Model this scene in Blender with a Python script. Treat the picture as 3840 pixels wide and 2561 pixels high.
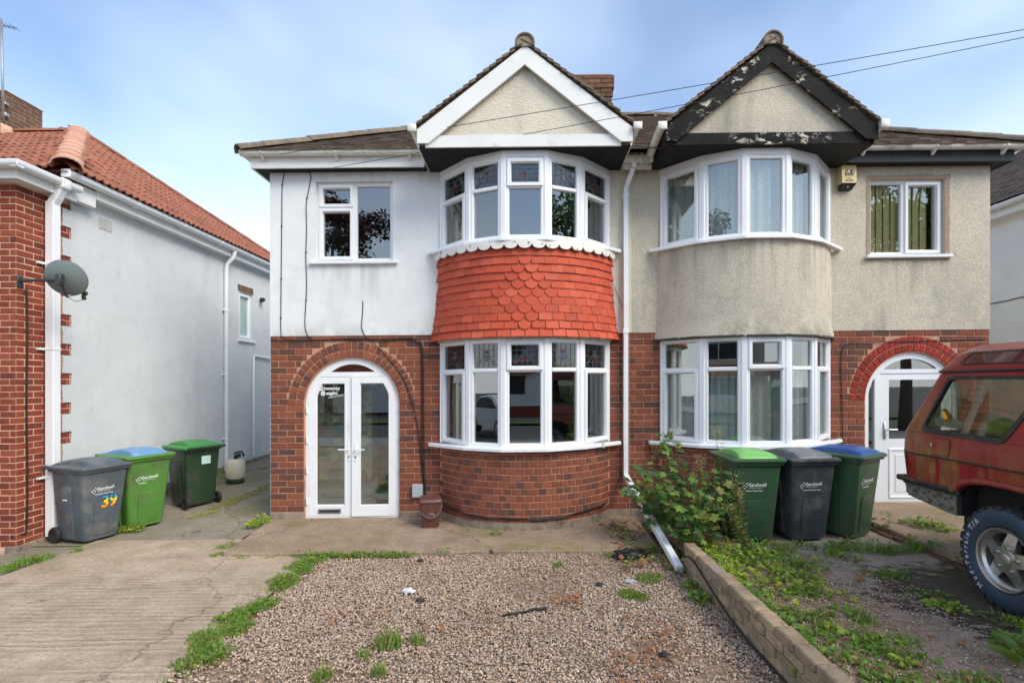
import bpy, bmesh, math, random
import numpy as np
from mathutils import Vector, Matrix, noise
from mathutils.geometry import tessellate_polygon

R = math.radians
random.seed(7)
RNG = np.random.default_rng(11)
scene = bpy.context.scene
for o in list(bpy.data.objects):
    bpy.data.objects.remove(o)
COL = scene.collection

# ------------------------------------------------------------------ camera
cam_d = bpy.data.cameras.new('camera')
cam = bpy.data.objects.new('camera', cam_d)
COL.objects.link(cam)
cam_d.sensor_width = 36.0
cam_d.lens = 18.145
cam_d.shift_x = -0.01255
cam_d.shift_y = 0.0387
cam_d.clip_start = 0.05
cam_d.clip_end = 3000
cam.location = (0, 0, 1.82)
cam.rotation_euler = (R(90), 0, 0)
scene.camera = cam

# ------------------------------------------------------------------ sky and sun
SUN_EL, SUN_AZ = R(41), R(130)      # azimuth from +Y towards +X: behind the camera, to its right
sdir = Vector((math.sin(SUN_AZ) * math.cos(SUN_EL), math.cos(SUN_AZ) * math.cos(SUN_EL), math.sin(SUN_EL)))
world = bpy.data.worlds.new('World')
scene.world = world
world.use_nodes = True
wn = world.node_tree
wn.nodes.clear()
def wnode(t, **kw):
    n = wn.nodes.new(t)
    for k, v in kw.items():
        setattr(n, k, v)
    return n
CLOUD, HAZE = (5.5, 6.3, 7.3, 1), (6.2, 6.6, 7.0, 1)
w_out = wnode('ShaderNodeOutputWorld')
w_bg = wnode('ShaderNodeBackground')
w_sky = wnode('ShaderNodeTexSky')
w_sky.sky_type = 'NISHITA'
w_sky.sun_disc = False
w_sky.sun_elevation = SUN_EL
w_sky.sun_rotation = SUN_AZ
w_sky.air_density = 1.0
w_sky.dust_density = 0.15
w_sky.ozone_density = 3.0
w_tc = wnode('ShaderNodeTexCoord')
w_map = wnode('ShaderNodeMapping')
w_map.inputs['Scale'].default_value = (1.0, 1.0, 2.0)
w_map.inputs['Rotation'].default_value = (0.0, 0.35, 0.9)
w_map.inputs['Location'].default_value = (0.6, 2.3, 1.5)
w_n = wnode('ShaderNodeTexNoise')
w_n.inputs['Scale'].default_value = 1.1
w_n.inputs['Detail'].default_value = 4.0
w_n.inputs['Roughness'].default_value = 0.48
w_n.inputs['Distortion'].default_value = 0.2
w_r = wnode('ShaderNodeValToRGB')
w_r.color_ramp.elements[0].position = 0.40
w_r.color_ramp.elements[0].color = (0.08, 0.08, 0.08, 1)
w_r.color_ramp.elements[1].position = 0.68
w_r.color_ramp.elements[1].color = (0.58, 0.58, 0.58, 1)
w_mix = wnode('ShaderNodeMix', data_type='RGBA')
w_mix.inputs[7].default_value = CLOUD                    # thin high cloud
w_mix2 = wnode('ShaderNodeMix', data_type='RGBA')
w_mix2.inputs[7].default_value = HAZE                    # pale haze towards the horizon, all round
w_sep = wnode('ShaderNodeSeparateXYZ')
w_hz = wnode('ShaderNodeMapRange')
w_hz.interpolation_type = 'SMOOTHSTEP'
w_hz.inputs['From Min'].default_value = 0.0
w_hz.inputs['From Max'].default_value = 0.46
w_hz.inputs['To Min'].default_value = 0.85
w_hz.inputs['To Max'].default_value = 0.0
L = wn.links.new
L(w_tc.outputs['Generated'], w_map.inputs['Vector'])
L(w_map.outputs['Vector'], w_n.inputs['Vector'])
L(w_n.outputs['Fac'], w_r.inputs['Fac'])
L(w_r.outputs['Color'], w_mix.inputs[0])
L(w_sky.outputs['Color'], w_mix.inputs[6])
L(w_tc.outputs['Generated'], w_sep.inputs[0])
L(w_sep.outputs['Z'], w_hz.inputs['Value'])
L(w_hz.outputs['Result'], w_mix2.inputs[0])
L(w_mix.outputs[2], w_mix2.inputs[6])
L(w_mix2.outputs[2], w_bg.inputs['Color'])
w_bg.inputs['Strength'].default_value = 0.095
L(w_bg.outputs['Background'], w_out.inputs['Surface'])

sun_d = bpy.data.lights.new('sun', 'SUN')
sun_d.energy = 1.5
sun_d.angle = R(34)
sun_d.color = (1.0, 0.92, 0.78)
sun = bpy.data.objects.new('sun', sun_d)
COL.objects.link(sun)
sun.rotation_euler = (-sdir).to_track_quat('-Z', 'Y').to_euler()
sun.location = (0, -20, 30)

scene.view_settings.view_transform = 'Standard'
scene.view_settings.look = 'None'
scene.view_settings.exposure = 1.36
scene.view_settings.gamma = 1.0
scene.view_settings.use_curve_mapping = False
scene.cycles.use_denoising = True
scene.cycles.max_bounces = 8
scene.cycles.transparent_max_bounces = 16
scene.cycles.caustics_reflective = False
scene.cycles.caustics_refractive = False

# ------------------------------------------------------------------ helpers
K = 0.0098                      # the plot rises gently to the right: every level line climbs by this much per metre
def S(p):
    return Vector((p[0], p[1], p[2] + K * p[0]))
ORG = {}
def tag(o, label=None, cat=None, group=None, kind=None):
    if label: o['label'] = label
    if cat: o['category'] = cat
    if group: o['group'] = group
    if kind: o['kind'] = kind
    return o
def thing(name, label, cat, loc, rotz=0.0, group=None, scale=1.0):
    o = bpy.data.objects.new(name, None)
    o.empty_display_size = 0.1
    COL.objects.link(o)
    o.location = S(loc)
    o.rotation_euler = (0, 0, rotz)
    o.scale = (scale,) * 3
    ORG[o.name] = S(loc)
    return tag(o, label, cat, group)
def link(name, me, parent=None, loc=None, rot=None, kind=None):
    """loc: world place (unsheared)"""
    o = bpy.data.objects.new(name, me)
    COL.objects.link(o)
    org = Vector((0, 0, 0))
    if parent is not None:
        o.parent = parent
        org = ORG[parent.name]
    if loc is not None:
        o.location = S(loc) - org
        ORG[o.name] = S(loc)
    else:
        ORG[o.name] = org
    if rot is not None:
        o.rotation_euler = rot
    if kind: o['kind'] = kind
    return o

class MB:
    def __init__(self):
        self.v = []; self.f = []
    def vert(self, p):
        self.v.append(tuple(p)); return len(self.v) - 1
    def face(self, pts):
        b = len(self.v)
        self.v.extend(tuple(p) for p in pts)
        self.f.append(tuple(range(b, b + len(pts))))
    def box(self, x0, x1, y0, y1, z0, z1, M=None):
        P = [Vector(p) for p in ((x0, y0, z0), (x1, y0, z0), (x1, y1, z0), (x0, y1, z0),
                                 (x0, y0, z1), (x1, y0, z1), (x1, y1, z1), (x0, y1, z1))]
        if M is not None: P = [M @ p for p in P]
        b = len(self.v)
        self.v.extend(tuple(p) for p in P)
        for q in ((0, 3, 2, 1), (4, 5, 6, 7), (0, 1, 5, 4), (1, 2, 6, 5), (2, 3, 7, 6), (3, 0, 4, 7)):
            self.f.append(tuple(b + i for i in q))
        return self
    def cbox(self, x0, x1, y0, y1, z0, z1, c=0.004, M=None):
        """box with chamfered edges"""
        bm = bmesh.new()
        vs = [bm.verts.new(p) for p in ((x0, y0, z0), (x1, y0, z0), (x1, y1, z0), (x0, y1, z0),
                                        (x0, y0, z1), (x1, y0, z1), (x1, y1, z1), (x0, y1, z1))]
        for q in ((0, 3, 2, 1), (4, 5, 6, 7), (0, 1, 5, 4), (1, 2, 6, 5), (2, 3, 7, 6), (3, 0, 4, 7)):
            bm.faces.new([vs[i] for i in q])
        bmesh.ops.bevel(bm, geom=bm.edges[:], offset=c, segments=1, affect='EDGES')
        self.bm(bm, M); bm.free()
        return self
    def bm(self, bm, M=None):
        b = len(self.v)
        bm.verts.index_update()
        for v in bm.verts:
            self.v.append(tuple(M @ v.co if M is not None else v.co))
        for f in bm.faces:
            self.f.append(tuple(b + v.index for v in f.verts))
    def tube(self, pts, r, n=8, caps=True):
        pts = [Vector(p) for p in pts]
        rr = r if hasattr(r, '__len__') else [r] * len(pts)
        rings = []
        up = None
        for i, p in enumerate(pts):
            d = (pts[min(i + 1, len(pts) - 1)] - pts[max(i - 1, 0)])
            if d.length < 1e-9: d = Vector((0, 0, 1))
            d.normalize()
            if up is None:
                up = Vector((0, 0, 1)) if abs(d.z) < 0.9 else Vector((1, 0, 0))
            a = d.cross(up)
            if a.length < 1e-6: a = d.cross(Vector((0, 1, 0)))
            a.normalize(); up = a.cross(d)
            b = len(self.v)
            for k in range(n):
                t = 2 * math.pi * k / n
                self.v.append(tuple(p + (a * math.cos(t) + up * math.sin(t)) * rr[i]))
            rings.append(b)
        for i in range(len(rings) - 1):
            for k in range(n):
                self.f.append((rings[i] + k, rings[i] + (k + 1) % n, rings[i + 1] + (k + 1) % n, rings[i + 1] + k))
        if caps:
            self.f.append(tuple(rings[0] + k for k in reversed(range(n))))
            self.f.append(tuple(rings[-1] + k for k in range(n)))
        return self
    def loft(self, loops, closed=True, cap0=True, cap1=True):
        bs = []
        for lp in loops:
            bs.append(len(self.v)); self.v.extend(tuple(p) for p in lp)
        n = len(loops[0])
        for i in range(len(loops) - 1):
            for k in range(n if closed else n - 1):
                k2 = (k + 1) % n
                self.f.append((bs[i] + k, bs[i] + k2, bs[i + 1] + k2, bs[i + 1] + k))
        if cap0: self.f.append(tuple(bs[0] + k for k in reversed(range(n))))
        if cap1: self.f.append(tuple(bs[-1] + k for k in range(n)))
        return self
    def prism(self, poly, fn, d0, d1):
        """poly of (a,b); fn(a,b,d)->point"""
        return self.loft([[fn(a, b, d0) for a, b in poly], [fn(a, b, d1) for a, b in poly]])
    def ring(self, x0, x1, z0, z1, prof, fn):
        """mitred rectangular frame; prof = [(inset, depth)...]; fn(x, z, depth) -> point"""
        loops = []
        for ins, d in prof:
            loops.append([fn(x0 + ins, z0 + ins, d), fn(x1 - ins, z0 + ins, d), fn(x1 - ins, z1 - ins, d), fn(x0 + ins, z1 - ins, d)])
        return self.loft(loops, True, False, False)
    def disc(self, c, r, ax, n=20):
        c = Vector(c); ax = Vector(ax).normalized()
        a = ax.orthogonal().normalized(); b = ax.cross(a)
        self.face([c + (a * math.cos(2 * math.pi * k / n) + b * math.sin(2 * math.pi * k / n)) * r for k in range(n)])
    def mesh(self, name, mat=None, smooth=False, shear=True, org=None):
        me = bpy.data.meshes.new(name)
        org = org if org is not None else Vector((0, 0, 0))
        if shear:
            vv = [(x - org.x, y - org.y, z + K * x - org.z) for x, y, z in self.v]
        else:
            vv = self.v
        me.from_pydata(vv, [], self.f)
        if mat: me.materials.append(mat)
        if smooth is True:
            me.polygons.foreach_set('use_smooth', [True] * len(me.polygons))
        elif smooth:
            me.polygons.foreach_set('use_smooth', [True] * len(me.polygons))
            me.set_sharp_from_angle(angle=R(smooth))
        me.update()
        return me
    def build(self, name, mat, parent=None, smooth=False, kind=None, local=False, label=None):
        """world coordinates (sheared on the way), or parent-local ones"""
        org = ORG[parent.name] if parent is not None else Vector((0, 0, 0))
        me = self.mesh(name, mat, smooth, not local, org)
        o = link(name, me, parent, kind=kind)
        if label: o['label'] = label
        return o

def top(mb, name, mat, label, cat, base, smooth=False, group=None, kind=None):
    """a one-mesh thing with its origin at base"""
    org = S(base)
    me = mb.mesh(name, mat, smooth, True, org)
    o = link(name, me, None, loc=base)
    return tag(o, label, cat, group, kind)

def panel(mb, outer, holes, fn, d=0.0, reveal=None, flip=False):
    """flat sheet with holes; fn(a, b, depth); reveal = depth of the hole sides"""
    polys = [[Vector((a, b, 0)) for a, b in outer]] + [[Vector((a, b, 0)) for a, b in h] for h in holes]
    flat = [p for pl in polys for p in pl]
    tris = tessellate_polygon(polys)
    b0 = len(mb.v)
    for p in flat: mb.v.append(tuple(fn(p.x, p.y, d)))
    for t in tris:
        a, b, c = (flat[i] for i in t)
        area = (b.x - a.x) * (c.y - a.y) - (b.y - a.y) * (c.x - a.x)
        if abs(area) < 1e-10: continue
        t = tuple(t) if (area > 0) != flip else tuple(reversed(t))
        mb.f.append(tuple(b0 + i for i in t))
    if reveal is not None:
        for h in holes:
            mb.loft([[fn(a, b, d) for a, b in h], [fn(a, b, reveal) for a, b in h]], True, False, False)

def rect(x0, x1, z0, z1):
    return [(x0, z0), (x1, z0), (x1, z1), (x0, z1)]
def arch(cx, r, z0, zs, n=28):
    return [(cx - r, z0), (cx + r, z0)] + [(cx + r * math.cos(math.pi * k / n), zs + r * math.sin(math.pi * k / n)) for k in range(n + 1)]
FRONT = 6.85
def wf(y0):
    """facade mapping: depth d goes inwards from y0"""
    return lambda a, b, d: (a, y0 + d, b)

# ------------------------------------------------------------------ materials
def nodes_of(name):
    m = bpy.data.materials.new(name)
    m.use_nodes = True
    nt = m.node_tree
    b = nt.nodes['Principled BSDF']
    return m, nt, b
def rgb(r, g, b):
    f = lambda c: c / 12.92 if c <= 0.04045 else ((c + 0.055) / 1.055) ** 2.4
    return (f(r / 255), f(g / 255), f(b / 255), 1)
def ramp(nt, fac, stops, interp='LINEAR'):
    n = nt.nodes.new('ShaderNodeValToRGB')
    n.color_ramp.interpolation = interp
    els = n.color_ramp.elements
    while len(els) < len(stops): els.new(0.5)
    for e, (p, c) in zip(els, stops):
        e.position = p; e.color = c if len(c) == 4 else (*c, 1)
    nt.links.new(fac, n.inputs['Fac'])
    return n.outputs['Color']
def pos(nt, scale=(1, 1, 1)):
    g = nt.nodes.new('ShaderNodeNewGeometry')
    mp = nt.nodes.new('ShaderNodeMapping')
    mp.inputs['Scale'].default_value = scale
    nt.links.new(g.outputs['Position'], mp.inputs['Vector'])
    return mp.outputs['Vector']
def noi(nt, scale, detail=4, rough=0.55, stretch=(1, 1, 1), dist=0.0, coords=None):
    n = nt.nodes.new('ShaderNodeTexNoise')
    n.inputs['Scale'].default_value = scale
    n.inputs['Detail'].default_value = detail
    n.inputs['Roughness'].default_value = rough
    n.inputs['Distortion'].default_value = dist
    nt.links.new(coords if coords is not None else pos(nt, stretch), n.inputs['Vector'])
    return n.outputs['Fac']
def mixc(nt, fac, a, b, mode='MIX'):
    n = nt.nodes.new('ShaderNodeMix'); n.data_type = 'RGBA'; n.blend_type = mode
    for s, i in ((fac, 0), (a, 6), (b, 7)):
        if hasattr(s, 'is_output'): nt.links.new(s, n.inputs[i])
        elif isinstance(s, (int, float)): n.inputs[i].default_value = s
        else: n.inputs[i].default_value = s if len(s) == 4 else (*s, 1)
    return n.outputs[2]
def mth(nt, op, a, b=None, clamp=False):
    n = nt.nodes.new('ShaderNodeMath'); n.operation = op; n.use_clamp = clamp
    for s, i in ((a, 0), (b, 1)):
        if s is None: continue
        if hasattr(s, 'is_output'): nt.links.new(s, n.inputs[i])
        else: n.inputs[i].default_value = s
    return n.outputs[0]
def bump(nt, b, h, strength=0.4, dist=0.01):
    n = nt.nodes.new('ShaderNodeBump')
    n.inputs['Strength'].default_value = strength
    n.inputs['Distance'].default_value = dist
    nt.links.new(h, n.inputs['Height'])
    nt.links.new(n.outputs['Normal'], b.inputs['Normal'])
def rnd(nt):
    """a number of its own for each object and each loose piece of a mesh"""
    oi = nt.nodes.new('ShaderNodeObjectInfo'); g = nt.nodes.new('ShaderNodeNewGeometry')
    return mth(nt, 'FRACT', mth(nt, 'ADD', oi.outputs['Random'], g.outputs['Random Per Island']))
def gray(v, lo, hi):
    return [(lo, (0, 0, 0, 1)), (hi, (1, 1, 1, 1))]

def simple(name, col, rough=0.5, var=0.12, nscale=6, bmp=None, metal=0.0, dirt=None, spec=0.5):
    m, nt, b = nodes_of(name)
    n = noi(nt, nscale, 5)
    d = tuple(c * (1 - var) for c in col[:3]); l = tuple(min(1, c * (1 + var)) for c in col[:3])
    c = ramp(nt, n, [(0.3, d), (0.7, l)])
    if dirt:
        dc, sc, lo, hi = dirt
        f = ramp(nt, noi(nt, sc, 6, 0.62), gray(0, lo, hi))
        c = mixc(nt, f, c, dc)
    nt.links.new(c, b.inputs['Base Color'])
    b.inputs['Roughness'].default_value = rough
    b.inputs['Metallic'].default_value = metal
    b.inputs['Specular IOR Level'].default_value = spec
    if bmp:
        bump(nt, b, noi(nt, bmp[0], 5, 0.6), bmp[1], bmp[2] if len(bmp) > 2 else 0.01)
    return m

def brick_mat(name, stops, dark=0.5):
    m, nt, b = nodes_of(name)
    c = ramp(nt, rnd(nt), stops)
    n = noi(nt, 38, 5, 0.65)
    c = mixc(nt, ramp(nt, n, gray(0, 0.35, 0.75)), c, (0.09, 0.035, 0.022), 'MIX') if dark is None else mixc(nt, mth(nt, 'MULTIPLY', ramp(nt, n, gray(0, 0.42, 0.80)), dark), c, (0.075, 0.038, 0.028))
    # soot, lime bloom and damp in patches
    c = mixc(nt, mth(nt, 'MULTIPLY', ramp(nt, noi(nt, 2.3, 5, 0.6), gray(0, 0.52, 0.75)), 0.45), c, (0.07, 0.04, 0.032))
    c = mixc(nt, mth(nt, 'MULTIPLY', ramp(nt, noi(nt, 9.0, 6, 0.7), gray(0, 0.66, 0.80)), 0.5), c, (0.45, 0.33, 0.26))
    nt.links.new(c, b.inputs['Base Color'])
    b.inputs['Roughness'].default_value = 0.9
    b.inputs['Specular IOR Level'].default_value = 0.2
    bump(nt, b, noi(nt, 120, 4, 0.7), 0.5, 0.004)
    return m

M = {}
M['brick'] = brick_mat('house_brick', [(0.0, rgb(146, 86, 66)), (0.25, rgb(130, 76, 58)), (0.5, rgb(152, 90, 68)), (0.70, rgb(122, 73, 58)), (0.88, rgb(112, 74, 62)), (1.0, rgb(90, 68, 64))])
M['brick_next'] = brick_mat('next_brick', [(0.0, rgb(146, 72, 54)), (0.4, rgb(130, 62, 47)), (0.7, rgb(154, 80, 58)), (1.0, rgb(112, 56, 46))], 0.55)
M['brick_red'] = brick_mat('red_painted_brick', [(0.0, rgb(150, 52, 44)), (0.6, rgb(165, 58, 48)), (1.0, rgb(130, 50, 42))], 0.3)
M['brick_soot'] = brick_mat('chimney_brick', [(0.0, rgb(120, 84, 66)), (0.5, rgb(104, 80, 66)), (1.0, rgb(134, 100, 78))], 0.8)
M['mortar'] = simple('mortar', rgb(188, 142, 116), 0.95, 0.15, 30, (90, 0.5, 0.004), dirt=((0.20, 0.13, 0.10), 3.0, 0.5, 0.75))
M['mortar_pale'] = simple('mortar_pale', rgb(216, 176, 150), 0.95, 0.12, 30, (90, 0.5, 0.004))
M['mortar_grey'] = simple('mortar_grey', rgb(150, 136, 120), 0.95, 0.15, 30)

def render_mat(name, col, speck, bscale, bstr, streak=None, dirt=0.0, bdist=0.012, sf=0.55, stains=()):
    m, nt, b = nodes_of(name)
    c = ramp(nt, noi(nt, 1.6, 6, 0.6), [(0.3, tuple(x * 0.93 for x in col[:3])), (0.7, tuple(min(1, x * 1.04) for x in col[:3]))])
    if speck:
        c = mixc(nt, ramp(nt, noi(nt, 75, 3, 0.6), gray(0, 0.42, 0.62)), c, speck, 'MULTIPLY')
    if streak:
        f = ramp(nt, noi(nt, 2.2, 5, 0.6, (1.0, 1.0, 0.28)), gray(0, 0.55, 0.78))
        c = mixc(nt, mth(nt, 'MULTIPLY', f, sf), c, streak)
    for (sx0, sx1, zt, zl, scol, amt, up) in stains:       # rain runs below sills, damp along edges
        g = nt.nodes.new('ShaderNodeNewGeometry'); q = nt.nodes.new('ShaderNodeSeparateXYZ'); nt.links.new(g.outputs['Position'], q.inputs[0])
        run = noi(nt, 9, 4, 0.6, (1, 1, 0.06)) if not up else noi(nt, 4, 5, 0.65)
        z = mth(nt, 'ADD', q.outputs['Z'], mth(nt, 'MULTIPLY', mth(nt, 'SUBTRACT', run, 0.5), zl * 1.2))
        fz = mth(nt, 'DIVIDE', mth(nt, 'SUBTRACT', z, zt - zl), zl, True) if not up else mth(nt, 'DIVIDE', mth(nt, 'SUBTRACT', zt + zl, z), zl, True)
        cut = mth(nt, 'LESS_THAN', q.outputs['Z'], zt) if not up else mth(nt, 'GREATER_THAN', q.outputs['Z'], zt - 0.2)
        fx = mth(nt, 'MULTIPLY', mth(nt, 'MULTIPLY', mth(nt, 'SUBTRACT', q.outputs['X'], sx0), 8.0, True), mth(nt, 'MULTIPLY', mth(nt, 'SUBTRACT', sx1, q.outputs['X']), 8.0, True))
        f = mth(nt, 'MULTIPLY', mth(nt, 'MULTIPLY', mth(nt, 'MULTIPLY', fz, cut), fx), ramp(nt, run, gray(0, 0.40, 0.62)))
        c = mixc(nt, mth(nt, 'MULTIPLY', f, amt), c, scol)
    if dirt:
        f = ramp(nt, noi(nt, 5, 7, 0.7), gray(0, 0.52, 0.72))
        c = mixc(nt, mth(nt, 'MULTIPLY', f, dirt), c, (0.33, 0.33, 0.30))
    nt.links.new(c, b.inputs['Base Color'])
    b.inputs['Roughness'].default_value = 0.92
    b.inputs['Specular IOR Level'].default_value = 0.2
    h = noi(nt, bscale, 4, 0.6)
    bump(nt, b, h, bstr, bdist)
    return m
M['white_render'] = render_mat('white_painted_render', rgb(226, 228, 228), None, 26, 0.20, (0.52, 0.53, 0.52), 0.16, stains=[(-2.9, -1.62, 3.36, 0.5, (0.36, 0.36, 0.33), 0.45, False), (-3.4, -1.0, 4.68, 0.28, (0.40, 0.39, 0.35), 0.45, False), (-3.4, -1.0, 2.44, 0.22, (0.36, 0.33, 0.29), 0.5, True)])
M['cream_dash'] = render_mat('cream_pebbledash', rgb(232, 224, 206), (0.90, 0.88, 0.84), 70, 0.9, (0.42, 0.38, 0.31), 0.12, 0.02)
M['tan_dash'] = render_mat('tan_roughcast', rgb(218, 209, 191), (0.74, 0.72, 0.69), 80, 0.9, (0.20, 0.20, 0.16), 0.45, 0.016, 0.75, stains=[(1.7, 4.1, 3.56, 0.75, (0.18, 0.17, 0.13), 0.42, False), (2.3, 4.1, 2.42, 0.55, (0.14, 0.15, 0.10), 0.6, True), (4.5, 5.7, 3.46, 0.5, (0.20, 0.19, 0.15), 0.5, False), (5.3, 6.3, 2.46, 1.3, (0.20, 0.21, 0.17), 0.45, True), (2.0, 3.9, 4.74, 0.35, (0.20, 0.21, 0.17), 0.4, True)])
M['next_render'] = render_mat('neighbour_white_roughcast', rgb(224, 227, 228), (0.94, 0.94, 0.94), 85, 0.8, (0.56, 0.57, 0.57), 0.14, 0.02)
M['far_render'] = render_mat('far_white_render', rgb(240, 241, 239), None, 40, 0.2, None, 0.06)
M['upvc'] = simple('white_upvc', rgb(232, 234, 236), 0.28, 0.02, 3, dirt=((0.62, 0.61, 0.57), 7.0, 0.62, 0.85))
M['upvc_old'] = simple('weathered_white_upvc', rgb(226, 224, 214), 0.4, 0.04, 5, dirt=((0.42, 0.40, 0.33), 8.0, 0.52, 0.76))
M['white_paint'] = simple('white_gloss_board', rgb(230, 230, 226), 0.35, 0.03, 4, dirt=((0.55, 0.53, 0.48), 5.0, 0.6, 0.82))
M['flaking_white'] = simple('flaking_white_paint', rgb(226, 224, 216), 0.6, 0.05, 8, (60, 0.4, 0.006), dirt=((0.10, 0.095, 0.09), 16.0, 0.60, 0.66))
def peeling():
    m, nt, b = nodes_of('peeling_black_paint')
    c = ramp(nt, noi(nt, 5, 5), [(0.3, (0.010, 0.010, 0.010)), (0.7, (0.022, 0.021, 0.020))])
    f = mth(nt, 'MULTIPLY', ramp(nt, noi(nt, 15, 8, 0.7, (0.55, 1, 1.0), 0.5), gray(0, 0.54, 0.57)), ramp(nt, noi(nt, 2.6, 3, 0.5), gray(0, 0.50, 0.60)))
    c = mixc(nt, f, c, rgb(196, 188, 172))
    nt.links.new(c, b.inputs['Base Color'])
    b.inputs['Roughness'].default_value = 0.75
    b.inputs['Specular IOR Level'].default_value = 0.12
    bump(nt, b, f, -0.5, 0.004)
    return m
M['peeling'] = peeling()
M['black_paint'] = simple('black_soffit_paint', (0.013, 0.012, 0.012, 1), 0.6, 0.3, 9, spec=0.2, dirt=((0.09, 0.08, 0.07), 9.0, 0.62, 0.8))
M['dark_fascia'] = simple('slate_painted_fascia', (0.030, 0.033, 0.038, 1), 0.6, 0.2, 7, spec=0.2, dirt=((0.25, 0.24, 0.22), 10.0, 0.66, 0.78))
def tile_mat(name, stops, lichen=0.5, rough=0.85):
    m, nt, b = nodes_of(name)
    c = ramp(nt, rnd(nt), stops)
    c = mixc(nt, mth(nt, 'MULTIPLY', ramp(nt, noi(nt, 14, 6, 0.7), gray(0, 0.50, 0.74)), lichen), c, (0.30, 0.26, 0.19))
    c = mixc(nt, mth(nt, 'MULTIPLY', ramp(nt, noi(nt, 4, 5, 0.6), gray(0, 0.5, 0.8)), 0.5), c, (0.06, 0.05, 0.042))
    nt.links.new(c, b.inputs['Base Color'])
    b.inputs['Roughness'].default_value = rough
    b.inputs['Specular IOR Level'].default_value = 0.25
    bump(nt, b, noi(nt, 90, 4, 0.7), 0.4, 0.004)
    return m
M['roof_tile'] = tile_mat('brown_roof_tile', [(0, rgb(116, 104, 91)), (0.5, rgb(102, 92, 80)), (0.8, rgb(130, 112, 94)), (1, rgb(92, 84, 76))], 0.75)
M['ridge_tile'] = tile_mat('ridge_tile', [(0, rgb(124, 108, 92)), (1, rgb(104, 94, 82))], 0.8)
M['next_tile'] = tile_mat('terracotta_tile', [(0, rgb(154, 96, 74)), (0.5, rgb(138, 84, 65)), (0.8, rgb(164, 108, 86)), (1, rgb(126, 78, 63))], 0.35)
M['next_ridge'] = tile_mat('pale_hip_tile', [(0, rgb(208, 160, 136)), (1, rgb(196, 146, 120))], 0.2)
M['far_tile'] = tile_mat('far_grey_tile', [(0, rgb(112, 98, 90)), (0.5, rgb(98, 88, 82)), (1, rgb(124, 104, 92))])
M['apron_tile'] = tile_mat('red_painted_tile', [(0, rgb(192, 84, 60)), (0.35, rgb(180, 78, 55)), (0.6, rgb(188, 82, 58)), (0.8, rgb(198, 94, 70)), (1, rgb(168, 73, 53))], 0.0, 0.7)
nt_ = M['apron_tile'].node_tree
for n_ in nt_.nodes:
    if n_.type == 'MIX' and tuple(round(x, 2) for x in n_.inputs[7].default_value[:3]) == (0.06, 0.05, 0.04):
        n_.inputs[7].default_value = (0.24, 0.066, 0.044, 1)
M['black_rubber'] = simple('black_rubber', (0.018, 0.018, 0.019, 1), 0.6, 0.25, 20)
M['cable'] = simple('black_cable', (0.014, 0.014, 0.015, 1), 0.5, 0.2, 20)
M['lead'] = simple('lead_came', (0.12, 0.12, 0.125, 1), 0.5, 0.2, 20)
M['chrome'] = simple('satin_chrome', (0.62, 0.63, 0.64, 1), 0.25, 0.05, 20, metal=1.0)
M['galv'] = simple('galvanised_steel', (0.34, 0.35, 0.36, 1), 0.5, 0.2, 30, metal=0.7)
M['gasket'] = simple('grey_gasket', (0.03, 0.03, 0.032, 1), 0.6)
M['room'] = simple('room_plaster', (0.30, 0.29, 0.27, 1), 0.9, 0.08)
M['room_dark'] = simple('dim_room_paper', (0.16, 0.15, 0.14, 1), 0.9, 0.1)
def glass(name, tint=(0.86, 0.90, 0.88), f0=0.085, rough=0.0, dirt=None):
    m, nt, b = nodes_of(name)
    nt.nodes.remove(b)
    lw = nt.nodes.new('ShaderNodeLayerWeight'); lw.inputs['Blend'].default_value = 0.5
    fac = mth(nt, 'ADD', mth(nt, 'MULTIPLY', mth(nt, 'POWER', lw.outputs['Facing'], 5.0), 1 - f0), f0, True)
    t = nt.nodes.new('ShaderNodeBsdfTransparent'); t.inputs['Color'].default_value = (*tint, 1)
    g = nt.nodes.new('ShaderNodeBsdfGlossy'); g.inputs['Roughness'].default_value = rough
    mx = nt.nodes.new('ShaderNodeMixShader')
    nt.links.new(fac, mx.inputs[0]); nt.links.new(t.outputs[0], mx.inputs[1]); nt.links.new(g.outputs[0], mx.inputs[2])
    out = mx.outputs[0]
    if dirt:
        d = nt.nodes.new('ShaderNodeBsdfDiffuse'); d.inputs['Color'].default_value = (*dirt[0], 1)
        f = mth(nt, 'MULTIPLY', ramp(nt, noi(nt, dirt[1], 6, 0.65, (1, 1, 0.35)), gray(0, dirt[2], dirt[3])), dirt[4])
        m2 = nt.nodes.new('ShaderNodeMixShader')
        nt.links.new(f, m2.inputs[0]); nt.links.new(out, m2.inputs[1]); nt.links.new(d.outputs[0], m2.inputs[2])
        out = m2.outputs[0]
    nt.links.new(out, nt.nodes['Material Output'].inputs['Surface'])
    return m
M['glass'] = glass('window_glass', (0.84, 0.88, 0.86), 0.19)
M['leaded'] = glass('leaded_glass', (0.62, 0.66, 0.65), 0.10, 0.05)
M['frosted'] = simple('frosted_glass', rgb(150, 172, 170), 0.25, 0.05, 8)
M['car_glass'] = glass('dusty_car_glass', (0.70, 0.74, 0.68), 0.07, 0.02, ((0.22, 0.26, 0.15), 9.0, 0.42, 0.75, 0.30))
M['red_glass'] = simple('red_glass', (0.10, 0.018, 0.016, 1), 0.2)
M['blue_glass'] = simple('blue_glass', (0.03, 0.07, 0.15, 1), 0.2)
M['amber_glass'] = simple('amber_glass', (0.35, 0.24, 0.14, 1), 0.2)
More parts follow.
